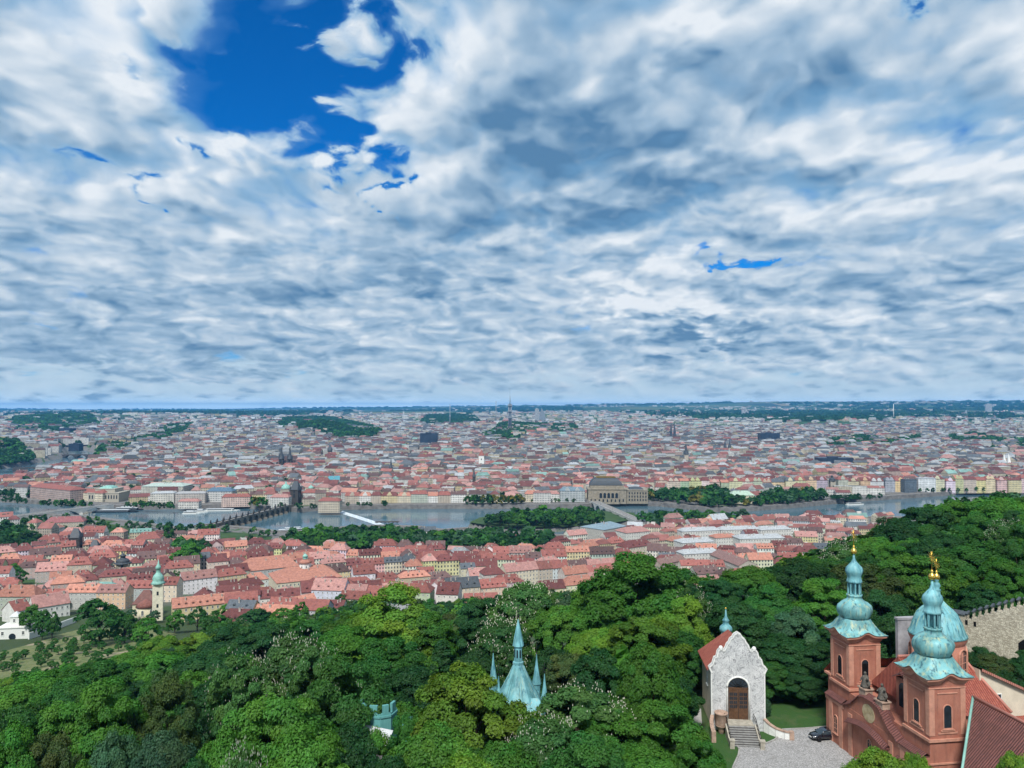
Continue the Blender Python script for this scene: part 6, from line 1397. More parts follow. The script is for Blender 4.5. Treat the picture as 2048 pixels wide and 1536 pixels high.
# ------------------------------------------------------------------ the parked car
def car(x, y, ang):
    r = thing('parked_car', 'black parked saloon car half hidden behind the church corner', 'car', (x, y, CZ + .08), R(ang))
    m, t, b = newmat('black_car_paint'); b.inputs['Base Color'].default_value = (.006, .008, .014, 1); b.inputs['Roughness'].default_value = .18; b.inputs['Coat Weight'].default_value = 1.0; b.inputs['Specular IOR Level'].default_value = .5
    sec = [(-2.35, .45, .78, .70), (-2.2, .35, .98, .84), (-1.6, .3, 1.02, .89), (-.9, .28, 1.0, .90), (.4, .28, .98, .90), (1.3, .3, .94, .88), (2.0, .32, .84, .82), (2.32, .4, .66, .66)]
    mb = MB(); vs = []; fs = []; ring = 12
    for (x_, zb, zt, w) in sec:
        for q in [(-w * .8, zb), (-w, zb + .12), (-w, zb + (zt - zb) * .55), (-w * .93, zt - .06), (-w * .8, zt), (-w * .3, zt + .03), (w * .3, zt + .03), (w * .8, zt), (w * .93, zt - .06), (w, zb + (zt - zb) * .55), (w, zb + .12), (w * .8, zb)]: vs.append((x_, *q))
    for i in range(len(sec) - 1):
        for k in range(ring): k2 = (k + 1) % ring; fs.append((i * ring + k, (i + 1) * ring + k, (i + 1) * ring + k2, i * ring + k2))
    fs.append(tuple(range(ring))); fs.append(tuple(range((len(sec) - 1) * ring, len(sec) * ring))[::-1]); mb.add(vs, fs, smooth=True); mb.build('body', m, r)
    cab = [(-1.75, 1.0, .80), (-1.05, 1.40, .62), (-.1, 1.46, .62), (.55, 1.36, .63), (1.15, .97, .80)]
    def cabin(lo, hi, shrink, name, mat, z_off):
        mb = MB(); vs = []; fs = []
        for x_, z, w in cab: vs += [(x_, -.82, .96), (x_, -w - shrink, z + z_off), (x_, w + shrink, z + z_off), (x_, .82, .96)]
        for i in range(4):
            for k in range(3): fs.append((i * 4 + k, (i + 1) * 4 + k, (i + 1) * 4 + k + 1, i * 4 + k + 1))
        mb.add(vs, fs, smooth=False); return mb.build(name, mat, r)
    m2, t2, b2 = newmat('windscreen_glass'); b2.inputs['Base Color'].default_value = (.03, .045, .055, 1); b2.inputs['Roughness'].default_value = .05; b2.inputs['Specular IOR Level'].default_value = .8
    cabin(0, 4, 0, 'window', m2, 0)
    mb = MB(); mb.add([(-1.08, -.60, 1.41), (-.1, -.61, 1.475), (.52, -.61, 1.38), (.52, .61, 1.38), (-.1, .61, 1.475), (-1.08, .60, 1.41)], [(0, 1, 4, 5), (1, 2, 3, 4)])
    for s in (-1, 1): mb.tube([(-1.75, s * .81, 1.0), (-1.05, s * .63, 1.41), (-.1, s * .63, 1.47), (.55, s * .64, 1.37), (1.15, s * .81, .98)], .04, 5); mb.tube([(-.25, s * .82, .97), (-.2, s * .63, 1.45)], .045, 5)
    mb.build('roof', m, r)
    for x_ in (-1.45, 1.42):
        for s in (-1, 1):
            mb = MB(); mb.lathe([(.2, -.11), (.32, -.11), (.34, -.06), (.34, .06), (.32, .11), (.2, .11)], 20); w = mb.build('wheel', M['iron'], r); w.location = (x_, s * .84, .26); w.rotation_euler = (R(90), 0, 0)
            mb = MB(); mb.lathe([(.0, -.1), (.21, -.1), (.21, .1), (.0, .1)], 12); mb.build('rim', G1, w)
    for s in (-1, 1):
        mb = MB(); mb.box(2.12, 2.26, min(s * .42, s * .72), max(s * .42, s * .72), .58, .72); mb.build('headlight', M['tin'], r)
        mb = MB(); mb.box(.85, 1.02, min(s * .88, s * 1.05), max(s * .88, s * 1.05), .95, 1.08); mb.build('mirror', m, r)
    mb = MB(); mb.box(2.30, 2.37, -.26, .26, .45, .56); mb.build('number_plate', M['white'], r)
car(46.6, 116.0, 190)

# ------------------------------------------------------------------ mirror maze castle
mx, my, mz = .8, 100.0, 131.0
maze = thing('maze_castle', 'little castle with turquoise copper spire, four corner pinnacles and battlements among trees', 'castle', (mx, my, mz), R(8))
mb = MB(); mb.box(-2.6, 2.6, -2.6, 2.6, -4, 17.2); mb.build('tower', M['white'], maze)
mb = MB(); mb.lathe([(3.5, 16.6), (2.9, 17.5), (2.1, 18.9), (1.3, 20.4), (.78, 21.5), (.62, 21.9)], 8, smooth=False, a0=R(22.5)); sp = mb.build('tent_roof', CPn, maze)
mb = MB()
for k in range(40):
    a = 2 * math.pi * (k + .5) / 40; f = math.cos(math.pi / 8) / math.cos(((a - 0) % (math.pi / 4)) - math.pi / 8)
    mb.tube([(r * f * math.cos(a) * 1.005, r * f * math.sin(a) * 1.005, z) for r, z in ((3.5, 16.6), (2.9, 17.5), (2.1, 18.9), (1.3, 20.4), (.78, 21.5))], .035, 4)
mb.build('seam_ribs', CT, sp)
mb = MB(); mb.lathe([(.58, 21.8), (.7, 21.85), (.7, 22.1), (.55, 22.2), (.52, 24.0), (.6, 24.1), (.72, 24.2)], 8, smooth=False); sh = mb.build('lantern', CPn, maze)
for k in range(8):
    mb = MB(); mb.box(-.1, .1, -.02, .02, 0, 1.0); o = mb.build('slit', M['glass'], sh); a = R(45 * k + 22.5); o.location = (.505 * math.cos(a), .505 * math.sin(a), 22.7); o.rotation_euler = (0, 0, a + math.pi / 2)
mb = MB(); mb.lathe([(.74, 24.15), (.5, 25.4), (.06, 27.5)], 8, smooth=False); spi = mb.build('spire', CPn, maze)
mb = MB(); mb.tube([(0, 0, 27.4), (0, 0, 29.4)], .035, 5); mb.ball((0, 0, 27.9), .14, 8, 6); mb.ball((0, 0, 28.5), .09, 8, 6); mb.build('finial', M['iron'], spi)
for (x, y, zb) in ((-2.9, 2.9, 18.0), (2.9, 2.9, 17.6), (-2.9, -2.9, 17.0), (2.9, -2.9, 17.0)):
    mb = MB(); mb.lathe([(.52, zb - 4), (.52, zb + .6)], 8, cx=x, cy=y, smooth=False); mb.lathe([(.64, zb + .55), (.4, zb + 1.6), (.18, zb + 3.0), (.04, zb + 4.4)], 8, cx=x, cy=y, smooth=False); tu = mb.build('turret', CPn, maze)
    mb = MB(); mb.tube([(x, y, zb + 4.3), (x, y, zb + 5.8)], .03, 5); mb.ball((x, y, zb + 4.6), .11, 8, 6); mb.ball((x, y, zb + 5.1), .07, 8, 6); mb.build('finial', M['iron'], tu)
mb = MB(); mb.box(-3.1, -1.2, 2.2, 3.2, 15.5, 17.6); mb.box(1.0, 3.1, 2.2, 3.2, 15.2, 17.3); mb.add([(-3.6, -3.4, 16.6), (3.6, -3.4, 16.6), (2.2, -2.0, 18.1), (-2.2, -2.0, 18.1)], [(0, 1, 2, 3)]); mb.build('lower_roof', CPn, maze)
mb = MB()
for k, (x0, x1) in enumerate(((-.2, .2), (.45, .8))): mb.tube([(2.9 + x0, -2.9, 20.5), (2.9 + x0, -2.9, 22.5)], .025, 4); mb.tube([(2.5 + x0, -2.9, 22.0), (3.3 + x0, -2.9, 22.0)], .02, 4)
mb.build('antenna', M['iron'], maze)
bt = thing('battlement_tower', 'turquoise battlemented tower top with four merlons above a pale tin roof', 'castle', (-17.2, 98, 131), R(-6))
m, t, b = newmat('teal_boards'); t.put(b.inputs['Base Color'], t.mix(t.noise(t.vm('MULTIPLY', objco(t), (6, 6, .5)), 1.5, 4, .6), (.06, .22, .22), (.16, .40, .38))); b.inputs['Roughness'].default_value = .7; TB = m
mb = MB(); pts = [(-2.2, 1.6), (-2.1, 0), (-.9, -.9), (.9, -1.0), (2.1, -.3), (2.4, 1.4)]
for (xa, ya), (xb, yb) in zip(pts[:-1], pts[1:]):
    mb.quad((xa, ya, 10), (xb, yb, 10), (xb, yb, 16.6), (xa, ya, 16.6)); d_ = Vector((xb - xa, yb - ya, 0)); L = d_.length; d_ /= L; q = Vector((-d_.y, d_.x, 0)) * .35
    a_, b_ = Vector((xa, ya, 16.6)), Vector((xb, yb, 16.6)); mb.quad(a_, b_, b_ + q, a_ + q); mb.quad(b_ + q, a_ + q, a_ + q - Vector((0, 0, 5)), b_ + q - Vector((0, 0, 5)))
    a1 = a_ + d_ * L * .22; b1_ = a_ + d_ * L * .78; up = Vector((0, 0, 1.0)); mb.quad(a1, b1_, b1_ + up, a1 + up); mb.quad(b1_ + q, a1 + q, a1 + q + up, b1_ + q + up); mb.quad(a1 + up, b1_ + up, b1_ + q + up, a1 + q + up); mb.quad(a1 + q, a1, a1 + up, a1 + q + up); mb.quad(b1_, b1_ + q, b1_ + q + up, b1_ + up)
    c0 = a_ - Vector((0, 0, .5)); c1 = b_ - Vector((0, 0, .5)); o_ = q * -.35; mb.quad(c0 + o_, c1 + o_, c1 + o_ + Vector((0, 0, .25)), c0 + o_ + Vector((0, 0, .25))); mb.quad(c0 + o_ + Vector((0, 0, .25)), c1 + o_ + Vector((0, 0, .25)), c1 + Vector((0, 0, .25)), c0 + Vector((0, 0, .25)))
mb.quad((-2.2, 1.6, 15.6), (-.9, -.9, 15.6), (.9, -1, 15.6), (2.4, 1.4, 15.6)); mb.build('parapet', TB, bt)
mb = MB(); mb.lathe([(2.3, -4), (2.3, 10.2)], 12); mb.build('tower', M['grey_render'], bt)
mb = MB(); mb.quad((-2.6, -3.9, 14.1), (2.3, -3.9, 13.3), (2.6, -1.2, 14.8), (-2.4, -1.2, 15.6)); mb.quad((-2.6, -3.9, 13.9), (2.3, -3.9, 13.1), (2.3, -3.9, 13.3), (-2.6, -3.9, 14.1)); mb.build('tin_roof', M['tin'], bt)
mb = MB(); mb.box(-2.4, 2.1, -3.6, -1.3, -4, 13.0); mb.build('lower_wall', M['grey_render'], bt)
mb = MB(); mb.box(3.4, 4.3, .2, 1.4, 8, 15.2); mb.box(3.3, 4.4, .1, 1.5, 15.2, 15.5); mb.build('side_turret', TB, bt)

# ------------------------------------------------------------------ the old stone town wall
A = aty(1898, 1222, 152); B = aty(2090, 1186, 139); d_ = Vector((B.x - A.x, B.y - A.y, 0)); L = d_.length; ang = math.atan2(d_.y, d_.x); n_seg = 15
hw_ = thing('battlement_wall', 'tall pale rubble stone town wall with dark capped battlements behind the church', 'wall', (A.x, A.y, 0), ang); hw_['kind'] = 'thing'
mb = MB(); caps = MB()
for k in range(n_seg):
    x0, x1 = k * L / n_seg, (k + 1) * L / n_seg; f = (k + .5) / n_seg; zt = A.z + (B.z - A.z) * max(0, (f - .18) / .82) ** .9 - (1.3 if k > 2 else 0); wx, wy = A.x + d_.x * f, A.y + d_.y * f; zg = gz(wx, wy)
    mb.box(x0, x1 - .003, -.6, .6, zg - 3, zt)
    if k > 2:
        mb.box(x0 + .15, x1 - .75, -.6, .15, zt + .003, zt + 1.15)
        caps.add([(x0 + .02, -.85, zt + 1.1), (x1 - .62, -.85, zt + 1.1), (x1 - .62, .35, zt + 1.5), (x0 + .02, .35, zt + 1.5), (x0 + .02, -.85, zt + 1.0), (x1 - .62, -.85, zt + 1.0), (x1 - .62, .35, zt + 1.0), (x0 + .02, .35, zt + 1.0)], [(0, 1, 2, 3), (4, 5, 1, 0), (5, 6, 2, 1), (6, 7, 3, 2), (7, 4, 0, 3)])
    else:
        caps.add([(x0, -.9, zt + .02), (x1, -.9, zt + .02), (x1, 0, zt + .6), (x0, 0, zt + .6), (x0, .9, zt + .02), (x1, .9, zt + .02)], [(0, 1, 2, 3), (3, 2, 5, 4), (0, 3, 4), (1, 5, 2)])
mb.build('masonry', M['rubble'], hw_); caps.build('cap_slabs', M['slate'], hw_)
for x, z in ((1.6, 1.4), (3.4, 1.3), (4.9, 1.5)):
    q = MB(); q.box(-.22, .22, -.65, -.58, 0, .9); o = q.build('slot', M['iron'], hw_); o.location = (x, 0, A.z - 1.8)
q = MB(); q.extrude([(-.9, 0), (.9, 0), (.9, 2.2), (0, 3.1), (-.9, 2.2)], -.66, -.58); o = q.build('gate_opening', M['iron'], hw_); o.location = (L * .80, 0, gz(A.x + d_.x * .8, A.y + d_.y * .8) + .2)
p0, p1 = Vector((*local(church, 4, 33), 0)), Vector((*local(church, -2, 26), 0))
for k, (u, v) in enumerate(((1985, 1300), (2060, 1318))): pass
rw0, rw1 = aty(1965, 1326, 122), aty(2080, 1360, 108)
long_wall('garden_retaining_wall', 'dark low stone terrace wall in the garden below the battlements', [Vector((rw0.x, rw0.y, gz(rw0.x, rw0.y) - .5)), Vector((rw1.x, rw1.y, gz(rw1.x, rw1.y) - .5))], 3.2, .8, M['darkstone'])
# ------------------------------------------------------------------ trees
def leafmat(name, per_object):
    m, t, b = newmat(name); t.n.remove(b); out = [n for n in t.n if n.type == 'OUTPUT_MATERIAL'][0]
    at_ = t.new('ShaderNodeVertexColor', layer_name='Col').outputs[0]
    c = t.mix(1.0, t.new('ShaderNodeObjectInfo').outputs['Color'], at_, 'MULTIPLY') if per_object else at_
    d = t.new('ShaderNodeBsdfDiffuse'); t.put(d.inputs[0], c)
    tr = t.new('ShaderNodeBsdfTranslucent'); t.put(tr.inputs[0], t.vm('MULTIPLY', c, (1.1, 1.25, .55)))
    mx_ = t.new('ShaderNodeMixShader'); mx_.inputs[0].default_value = .38; t.l.new(d.outputs[0], mx_.inputs[1]); t.l.new(tr.outputs[0], mx_.inputs[2])
    gl = t.new('ShaderNodeBsdfGlossy'); gl.inputs['Roughness'].default_value = .5; m2 = t.new('ShaderNodeMixShader'); m2.inputs[0].default_value = .012
    t.l.new(mx_.outputs[0], m2.inputs[1]); t.l.new(gl.outputs[0], m2.inputs[2]); t.l.new(m2.outputs[0], out.inputs[0]); return m
LEAF, LEAFV = leafmat('leaves', True), leafmat('leaves_far', False)
def unit(v): return v / np.maximum(np.linalg.norm(v, axis=-1, keepdims=True), 1e-6)
def leaf_quads(rg, pos, nor, size, aspect=1.7):
    """one pointed leaf cluster (a rhombus) at each position, facing nor"""
    n = len(pos); a = unit(np.cross(nor, rg.normal(size=(n, 3)))); b = np.cross(nor, a); s = size[:, None]
    return np.stack([pos - a * s * aspect * .5, pos - b * s * .5 + nor * s * .12, pos + a * s * aspect * .5, pos + b * s * .5 + nor * s * .12], 1)
def crown_points(rg, nc, per, shape, rc=(.16, .30)):
    """clump by clump foliage in a crown of half width 1 and height 2 (z from 0 to 2)"""
    k = 0; C_ = []
    lob = rg.normal(size=(7, 3)); lob = unit(lob); la = rg.uniform(.0, .28, 7)
    while k < nc:
        p = rg.normal(size=3); p /= np.linalg.norm(p); r = rg.uniform(.45, 1.0) ** .5
        if p[2] < -.55 and rg.random() < .7: continue
        q = p * r * (.82 + float(np.sum(la * np.maximum(lob @ p, 0) ** 4)))
        if shape == 'cone':
            h = rg.random() ** 1.2; a = rg.uniform(0, 2 * math.pi); rr_ = (1 - h) * .95 + .06; q = np.array([math.cos(a) * rr_ * .9, math.sin(a) * rr_ * .9, h * 2 - 1])
        if shape == 'tall': q = q * np.array([.8, .8, 1.0])
        C_.append(q); k += 1
    C_ = np.array(C_); R_ = rg.uniform(*rc, nc) * (1.0 if shape != 'cone' else .75)
    d = rg.normal(size=(nc, per, 3)); d[..., 2] = np.abs(d[..., 2]) * 1.0 - .35; d = unit(d)
    outw = unit(C_ * np.array([1, 1, .8]) + np.array([0, 0, .25]))[:, None, :]
    flip = (d * outw).sum(-1, keepdims=True) < -.35; d = np.where(flip, -d, d)
    rad = R_[:, None, None] * rg.uniform(.55, 1.08, (nc, per, 1))
    P_ = C_[:, None, :] + d * rad * np.array([1, 1, .72])
    N_ = unit(d * .75 + outw * .35 + np.array([0, 0, .45]) + rg.normal(size=d.shape) * .42)
    tone = np.repeat(rg.uniform(.84, 1.2, nc)[:, None], per, 1) * rg.uniform(.8, 1.2, (nc, per))
    warm = np.repeat(rg.uniform(-1, 1, nc)[:, None], per, 1)
    P_ = P_.reshape(-1, 3); P_[:, 2] += 1.0
    return P_, N_.reshape(-1, 3), tone.ravel(), warm.ravel(), C_
def crown_mesh(name, seed, nc, per, ls, shape, rc=(.16, .30)):
    rg = np.random.default_rng(seed); P_, N_, tone, warm, C_ = crown_points(rg, nc, per, shape, rc)
    Q = leaf_quads(rg, P_, N_, ls * rg.uniform(.65, 1.35, len(P_)))
    n = len(Q); col = np.stack([tone * (1 + .16 * warm), tone, tone * (1 - .12 * warm), np.ones(n)], 1); col = np.repeat(col[:, None], 4, 1).reshape(-1, 4)
    return npmesh(name, Q.reshape(-1, 3), np.arange(n * 4), np.full(n, 4), [LEAF], col=col), C_
def trunk_mesh(name, seed, C_, thin=1.0):
    rg = random.Random(seed); mb = MB(); mb.tube([(0, 0, -1.6), (.01, .01, -.5), (.02, 0, .3), (.0, .03, 1.0), (.02, 0, 1.5)], [.085 * thin, .06 * thin, .05 * thin, .035 * thin, .012], 8)
    ids = rg.sample(range(len(C_)), min(11, len(C_)))
    for i in ids:
        c = C_[i]; z0 = rg.uniform(-.1, .8); m_ = Vector((c[0] * .45, c[1] * .45, z0 + (c[2] + 1 - z0) * .6))
        mb.tube([(0, 0, z0), m_, (c[0] * .92, c[1] * .92, c[2] + .95)], [.032 * thin, .018 * thin, .006], 5)
    me = mb.mesh(name); me.materials.append(M['bark']); return me
def blossom_mesh(name, seed, C_, n=480):
    """upright white flower candles of the horse chestnuts, standing on the outside of the crown"""
    rg = np.random.default_rng(seed); ids = rg.integers(0, len(C_), n * 3); c = C_[ids]; ok = (c[:, 2] > -.35) & (np.linalg.norm(c, axis=1) > .6); c = c[ok][:n]; n = len(c)
    o_ = unit(c * np.array([1, 1, .8]) + np.array([0, 0, .35]) + rg.normal(size=c.shape) * .35); P_ = c + o_ * rg.uniform(.2, .3, (n, 1)); P_[:, 2] += 1.0
    V = []; F = []
    h = rg.uniform(.022, .040, n); w = .010
    b = np.stack([P_ + np.array([w, 0, 0]), P_ + np.array([-w * .5, w * .87, 0]), P_ + np.array([-w * .5, -w * .87, 0]), P_ + np.stack([0 * h, 0 * h, h], 1), P_ - np.array([0, 0, .012])], 1)
    T = np.array([0, 1, 3, 1, 2, 3, 2, 0, 3, 1, 0, 4, 2, 1, 4, 0, 2, 4]); L_ = ((np.arange(n) * 5)[:, None] + T[None]).ravel()
    me = npmesh(name, b.reshape(-1, 3), L_, np.full(n * 6, 3), [MATS['chestnut_blossom']]); return me
simple('chestnut_blossom', (.58, .56, .44), .9, 0, .12, 3)
PROTO = {}
for kind, shape, seeds, nc, per, ls, rc in (('round', 'round', (1, 2, 3, 4, 5), 150, 390, .035, (.13, .25)), ('chestnut', 'round', (11, 12), 170, 310, .040, (.13, .21)), ('tall', 'tall', (21, 22), 130, 360, .036, (.13, .23)), ('cone', 'cone', (31,), 110, 150, .05, (.12, .22)),
                                       ('small', 'round', (41, 42, 43), 42, 48, .13, (.2, .34)), ('smalltall', 'tall', (44,), 42, 44, .13, (.2, .34))):
    L_ = []
    for s in seeds:
        me, C_ = crown_mesh(f'crown_{kind}', s, nc, per, ls, shape, rc); bl = blossom_mesh(f'blossom_{kind}', s + 100, C_) if kind == 'chestnut' else None
        L_.append((me, trunk_mesh(f'trunk_{kind}', s, C_), bl))
    PROTO[kind] = L_
GREENS = {'m': ('bright green', (0.061, 0.177, 0.024)), 'd': ('dark green', (0.024, 0.085, 0.024)), 'c': ('green', (0.054, 0.139, 0.035)), 'y': ('yellowish green', (0.109, 0.212, 0.024)), 'o': ('olive green', (0.059, 0.099, 0.028)), 'g': ('grey green', (0.053, 0.124, 0.061)), 'p': ('mid green', (0.040, 0.136, 0.026)), 'a': ('golden', (.16, .15, .025))}
# crowns that can be told apart in the photo: u, v of the top, width in pixels, distance, tone
HAND = [(933, 1348, 230, 92, 'y'), (860, 1440, 200, 84, 'm'), (1165, 1376, 210, 95, 'c'), (1080, 1440, 190, 86, 'c'), (1235, 1432, 170, 90, 'm'), (1325, 1424, 180, 92, 'm'), (1395, 1490, 110, 86, 'm'), (1000, 1470, 170, 82, 'm'),
    (1180, 1490, 180, 80, 'p'), (1300, 1496, 170, 82, 'm'), (930, 1500, 150, 78, 'y'), (540, 1385, 210, 88, 'm'), (465, 1445, 170, 82, 'm'), (610, 1440, 200, 80, 'm'), (690, 1342, 190, 100, 'p'), (690, 1440, 170, 85, 'd'), (775, 1496, 120, 80, 'd'), (845, 1446, 110, 89, 'm'), (808, 1450, 84, 90, 'p'), (700, 1458, 90, 90, 'd'), (752, 1484, 100, 86, 'm'),
    (585, 1268, 180, 128, 'c'), (500, 1318, 150, 122, 'c'), (645, 1300, 130, 122, 'c'), (335, 1366, 130, 112, 'o'), (215, 1383, 160, 108, 'm'), (120, 1400, 150, 114, 'm'), (28, 1415, 150, 112, 'p'), (225, 1456, 130, 92, 'g'), (335, 1466, 150, 88, 'g'), (110, 1462, 140, 94, 'o'),
    (25, 1480, 130, 90, 'm'), (495, 1498, 130, 74, 'c'), (150, 1512, 150, 80, 'm'), (275, 1522, 140, 78, 'g'), (400, 1500, 110, 80, 'd'), (50, 1540, 140, 76, 'o'), (90, 1345, 160, 178, 'm'), (200, 1330, 150, 192, 'p'), (300, 1312, 150, 200, 'm'), (420, 1302, 160, 180, 'd'), (20, 1362, 140, 165, 'm'),
    (330, 1272, 110, 262, 'y'), (400, 1266, 100, 272, 'y'), (455, 1262, 120, 236, 'd'), (540, 1246, 130, 222, 'd'), (250, 1300, 110, 240, 'm'), (620, 1240, 120, 215, 'p'), (440, 1350, 150, 140, 'd'), (380, 1340, 130, 150, 'm'), (150, 1360, 130, 150, 'p'),
    (790, 1188, 190, 172, 'y'), (725, 1215, 130, 190, 'm'), (850, 1212, 130, 168, 'm'), (700, 1256, 150, 150, 'm'), (885, 1284, 120, 142, 'D'), (780, 1282, 150, 140, 'p'), (830, 1320, 130, 125, 'd'), (1045, 1160, 150, 162, 'c'), (962, 1192, 110, 172, 'd'), (1120, 1202, 120, 152, 'm'), (1000, 1236, 130, 142, 'c'),
    (1190, 1250, 120, 136, 'y'), (1285, 1236, 150, 130, 'y'), (1275, 1126, 220, 166, 'm'), (1215, 1150, 150, 176, 'm'), (1335, 1142, 150, 172, 'p'), (1180, 1166, 130, 186, 'g'), (1380, 1156, 130, 172, 'm'), (1355, 1252, 130, 136, 'p'), (1250, 1332, 120, 120, 'd'), (1150, 1310, 110, 122, 'o'), (1330, 1350, 120, 118, 'd'), (950, 1290, 110, 132, 'd'), (1100, 1290, 110, 128, 'd'),
    (1500, 1124, 130, 166, 'm'), (1442, 1156, 110, 162, 'd'), (1600, 1112, 130, 176, 'd'), (1650, 1170, 140, 152, 'm'), (1590, 1214, 120, 142, 'G'), (1540, 1180, 120, 152, 'p'), (1730, 1132, 150, 162, 'o'), (1820, 1106, 160, 166, 'm'), (1965, 1078, 190, 182, 'p'), (1800, 1032, 120, 232, 'd'), (1850, 1012, 130, 242, 'd'),
    (1920, 1000, 130, 242, 'm'), (2000, 990, 130, 232, 'm'), (1745, 1068, 120, 222, 'm'), (1690, 1086, 110, 222, 'c'), (1880, 1060, 120, 202, 'd'), (1480, 1200, 130, 142, 'd'), (1760, 1182, 130, 152, 'd'), (1700, 1232, 110, 142, 'd'), (1780, 1262, 100, 142, 'd'), (1950, 1162, 130, 190, 'd'), (2035, 1100, 140, 200, 'd'), (1640, 1285, 110, 132, 'd'), (1575, 1265, 130, 136, 'd'), (1545, 1320, 90, 131, 'p'), (1610, 1330, 90, 129, 'd'),
    (1765, 1492, 150, 74, 'y'), (1700, 1516, 90, 72, 'y'), (2036, 1504, 90, 74, 'y'), (1840, 1512, 70, 74, 'y'), (200, 1204, 75, 425, 'p'), (1690, 990, 60, 1480, 'd')]
cand = []       # x, y, z of the foot, crown half width, crown height, total height, tone, kind
for (u, v, wd, D, tn) in HAND:
    p = aty(u, v, D); g = gz(p.x, D); rad = wd * D / FPX / 2; H = max(p.z - g, 5.0); kind = {'c': 'chestnut', 'D': 'cone', 'G': 'tall'}.get(tn, 'round' if D < 420 else 'small')
    ch_ = min(H * .92, max(rad * 1.9, H * .62)) if kind != 'tall' else H * .92
    cand.append((p.x, D, p.z - H, rad, ch_, H, {'D': 'd', 'G': 'g'}.get(tn, tn), kind, 1))
rt = random.Random(21)
OPEN = [G2([(1385, 1560), (1395, 1462), (1420, 1425), (1500, 1400), (1580, 1372), (1640, 1365), (1700, 1400), (1700, 1560)], CZ)]
ORCH = [tuple(atg(u, v)[:2]) for u, v in ((-60, 1375), (-60, 1322), (40, 1296), (100, 1278), (160, 1260), (265, 1256), (345, 1266), (350, 1296), (250, 1318), (150, 1345), (60, 1368))]
KEYS = [(1655, 1070, 2060, 1540, 100), (1385, 1205, 1560, 1540, 122), (975, 1208, 1100, 1392, 101), (722, 1396, 835, 1450, 99), (1560, 1400, 1680, 1540, 118), (1905, 1190, 2060, 1300, 150)]
hand_xy = [(c[0], c[1], c[3]) for c in cand]
def clear_of_church(x, y):
    q = church.matrix_basis.inverted() @ Vector((x, y, 0)); return not (-15 < q.x < 23 and -7 < q.y < 33)
yy = 62.0
while yy < 720:
    stp = 8.0 if yy < 260 else 9.5
    xx = -.74 * yy - 12
    while xx < .74 * yy + 12:
        x, y = xx + rt.uniform(-3, 3), yy + rt.uniform(-3, 3); xx += stp
        g = gz(x, y)
        if g < 30 and not (x > 250): continue
        if g < 14: continue
        if inpoly(ORCH, np.array([x]), np.array([y]))[0] or inany(OPEN, np.array([x]), np.array([y]))[0] or not clear_of_church(x, y): continue
        if math.hypot(x - mx, y - my) < 8 or math.hypot(x + 17, y - 98) < 6 or math.hypot(x - chx, y - chy - 4) < 9: continue
        if any(math.hypot(x - a, y - b_) < (r * .75 + 2.4) for a, b_, r in hand_xy): continue
        if not not_claimed(np.array([x]), np.array([y]), 4)[0]: continue
        H = rt.uniform(12, 19); rad = rt.uniform(3.9, 6.4); u, v = proj(x, y, g + H); lim = float(vlimit(u)) + rt.uniform(2, 14)
        if v < lim: H = (EYE - y * (lim - 812) / FPX) - g
        if H < 6: continue
        bad = False
        for (u0, v0, u1, v1, D) in KEYS:
            ru = rad * FPX / y
            if y < D + 3 and u + ru > u0 and u - ru < u1:
                lim2 = v1 if y < D - 12 else v1; z_ = EYE - y * (lim2 - 812) / FPX
                H = min(H, z_ - g)
        if H < 6: continue
        rad = min(rad, H * .45); tn = rt.choice('mmmdddpppygoc'); kind = 'chestnut' if tn == 'c' else rt.choice(('round', 'round', 'round', 'tall', 'cone') if tn == 'd' else ('round', 'round', 'round', 'tall'))
        cand.append((x, y, g, rad, H * .85, H, tn, kind, 0))
    yy += stp
def scatter(poly, gap, hr, tones, kind='small', limit=9999):
    P_ = np.array(poly); x0, y0 = P_.min(0); x1, y1 = P_.max(0); out = []
    y = y0
    while y < y1:
        x = x0
        while x < x1:
            q = (x + rt.uniform(-.4, .4) * gap, y + rt.uniform(-.4, .4) * gap); x += gap
            out.append(q)
        y += gap
    if not out: return []
    A_ = np.array(out); k_ = inpoly(poly, A_[:, 0], A_[:, 1]) & ~wet(A_[:, 0], A_[:, 1]) & not_claimed(A_[:, 0], A_[:, 1], 3); return A_[k_]
for nm, gap, tones in (('kampa', 11.5, 'dddppmg'), ('isle', 13, 'ddpppmm'), ('near_isle', 14, 'dpppmmg'), ('far_bank_trees', 15, 'ddddppga'), ('garden', 11, 'dp'), ('left_garden', 12, 'ddp'), ('mid_right', 13, 'dd')):
    for x, y in scatter(PARKS[nm], gap, None, tones):
        H = rt.uniform(12, 21); cand.append((x, y, gz(x, y), H * rt.uniform(.38, .5), H * .88, H, rt.choice(tones), 'small' if rt.random() < .8 else 'smalltall', 0))
def row(pix, n, z, tones, hr=(9, 14), jit=6):
    P_ = [at(u, v, z) for u, v in pix]
    for k in range(n):
        f = (k + rt.uniform(.1, .9)) / n * (len(P_) - 1); i = min(int(f), len(P_) - 2); p = P_[i].lerp(P_[i + 1], f - i); x, y = p.x + rt.uniform(-jit, jit), p.y + rt.uniform(-jit, jit)
        H = rt.uniform(*hr); cand.append((x, y, gz(x, y), H * .36, H * .85, H, rt.choice(tones), 'small', 0))
row([(85, 1012), (180, 1015)], 16, 8, 'dddp', (10, 15)); row([(255, 1014), (355, 1018)], 18, 8, 'ddp', (9, 14)); row([(505, 1012), (532, 1014)], 5, 8, 'aap', (14, 18)); row([(0, 1003), (60, 1008)], 7, 8, 'dd'); row([(700, 1013), (780, 1012)], 9, 8, 'dd', (8, 12)); row([(935, 1008), (1045, 1008)], 22, 8, 'ddpa', (13, 19)); row([(945, 1003), (1040, 1003)], 12, 8, 'dda', (13, 19))
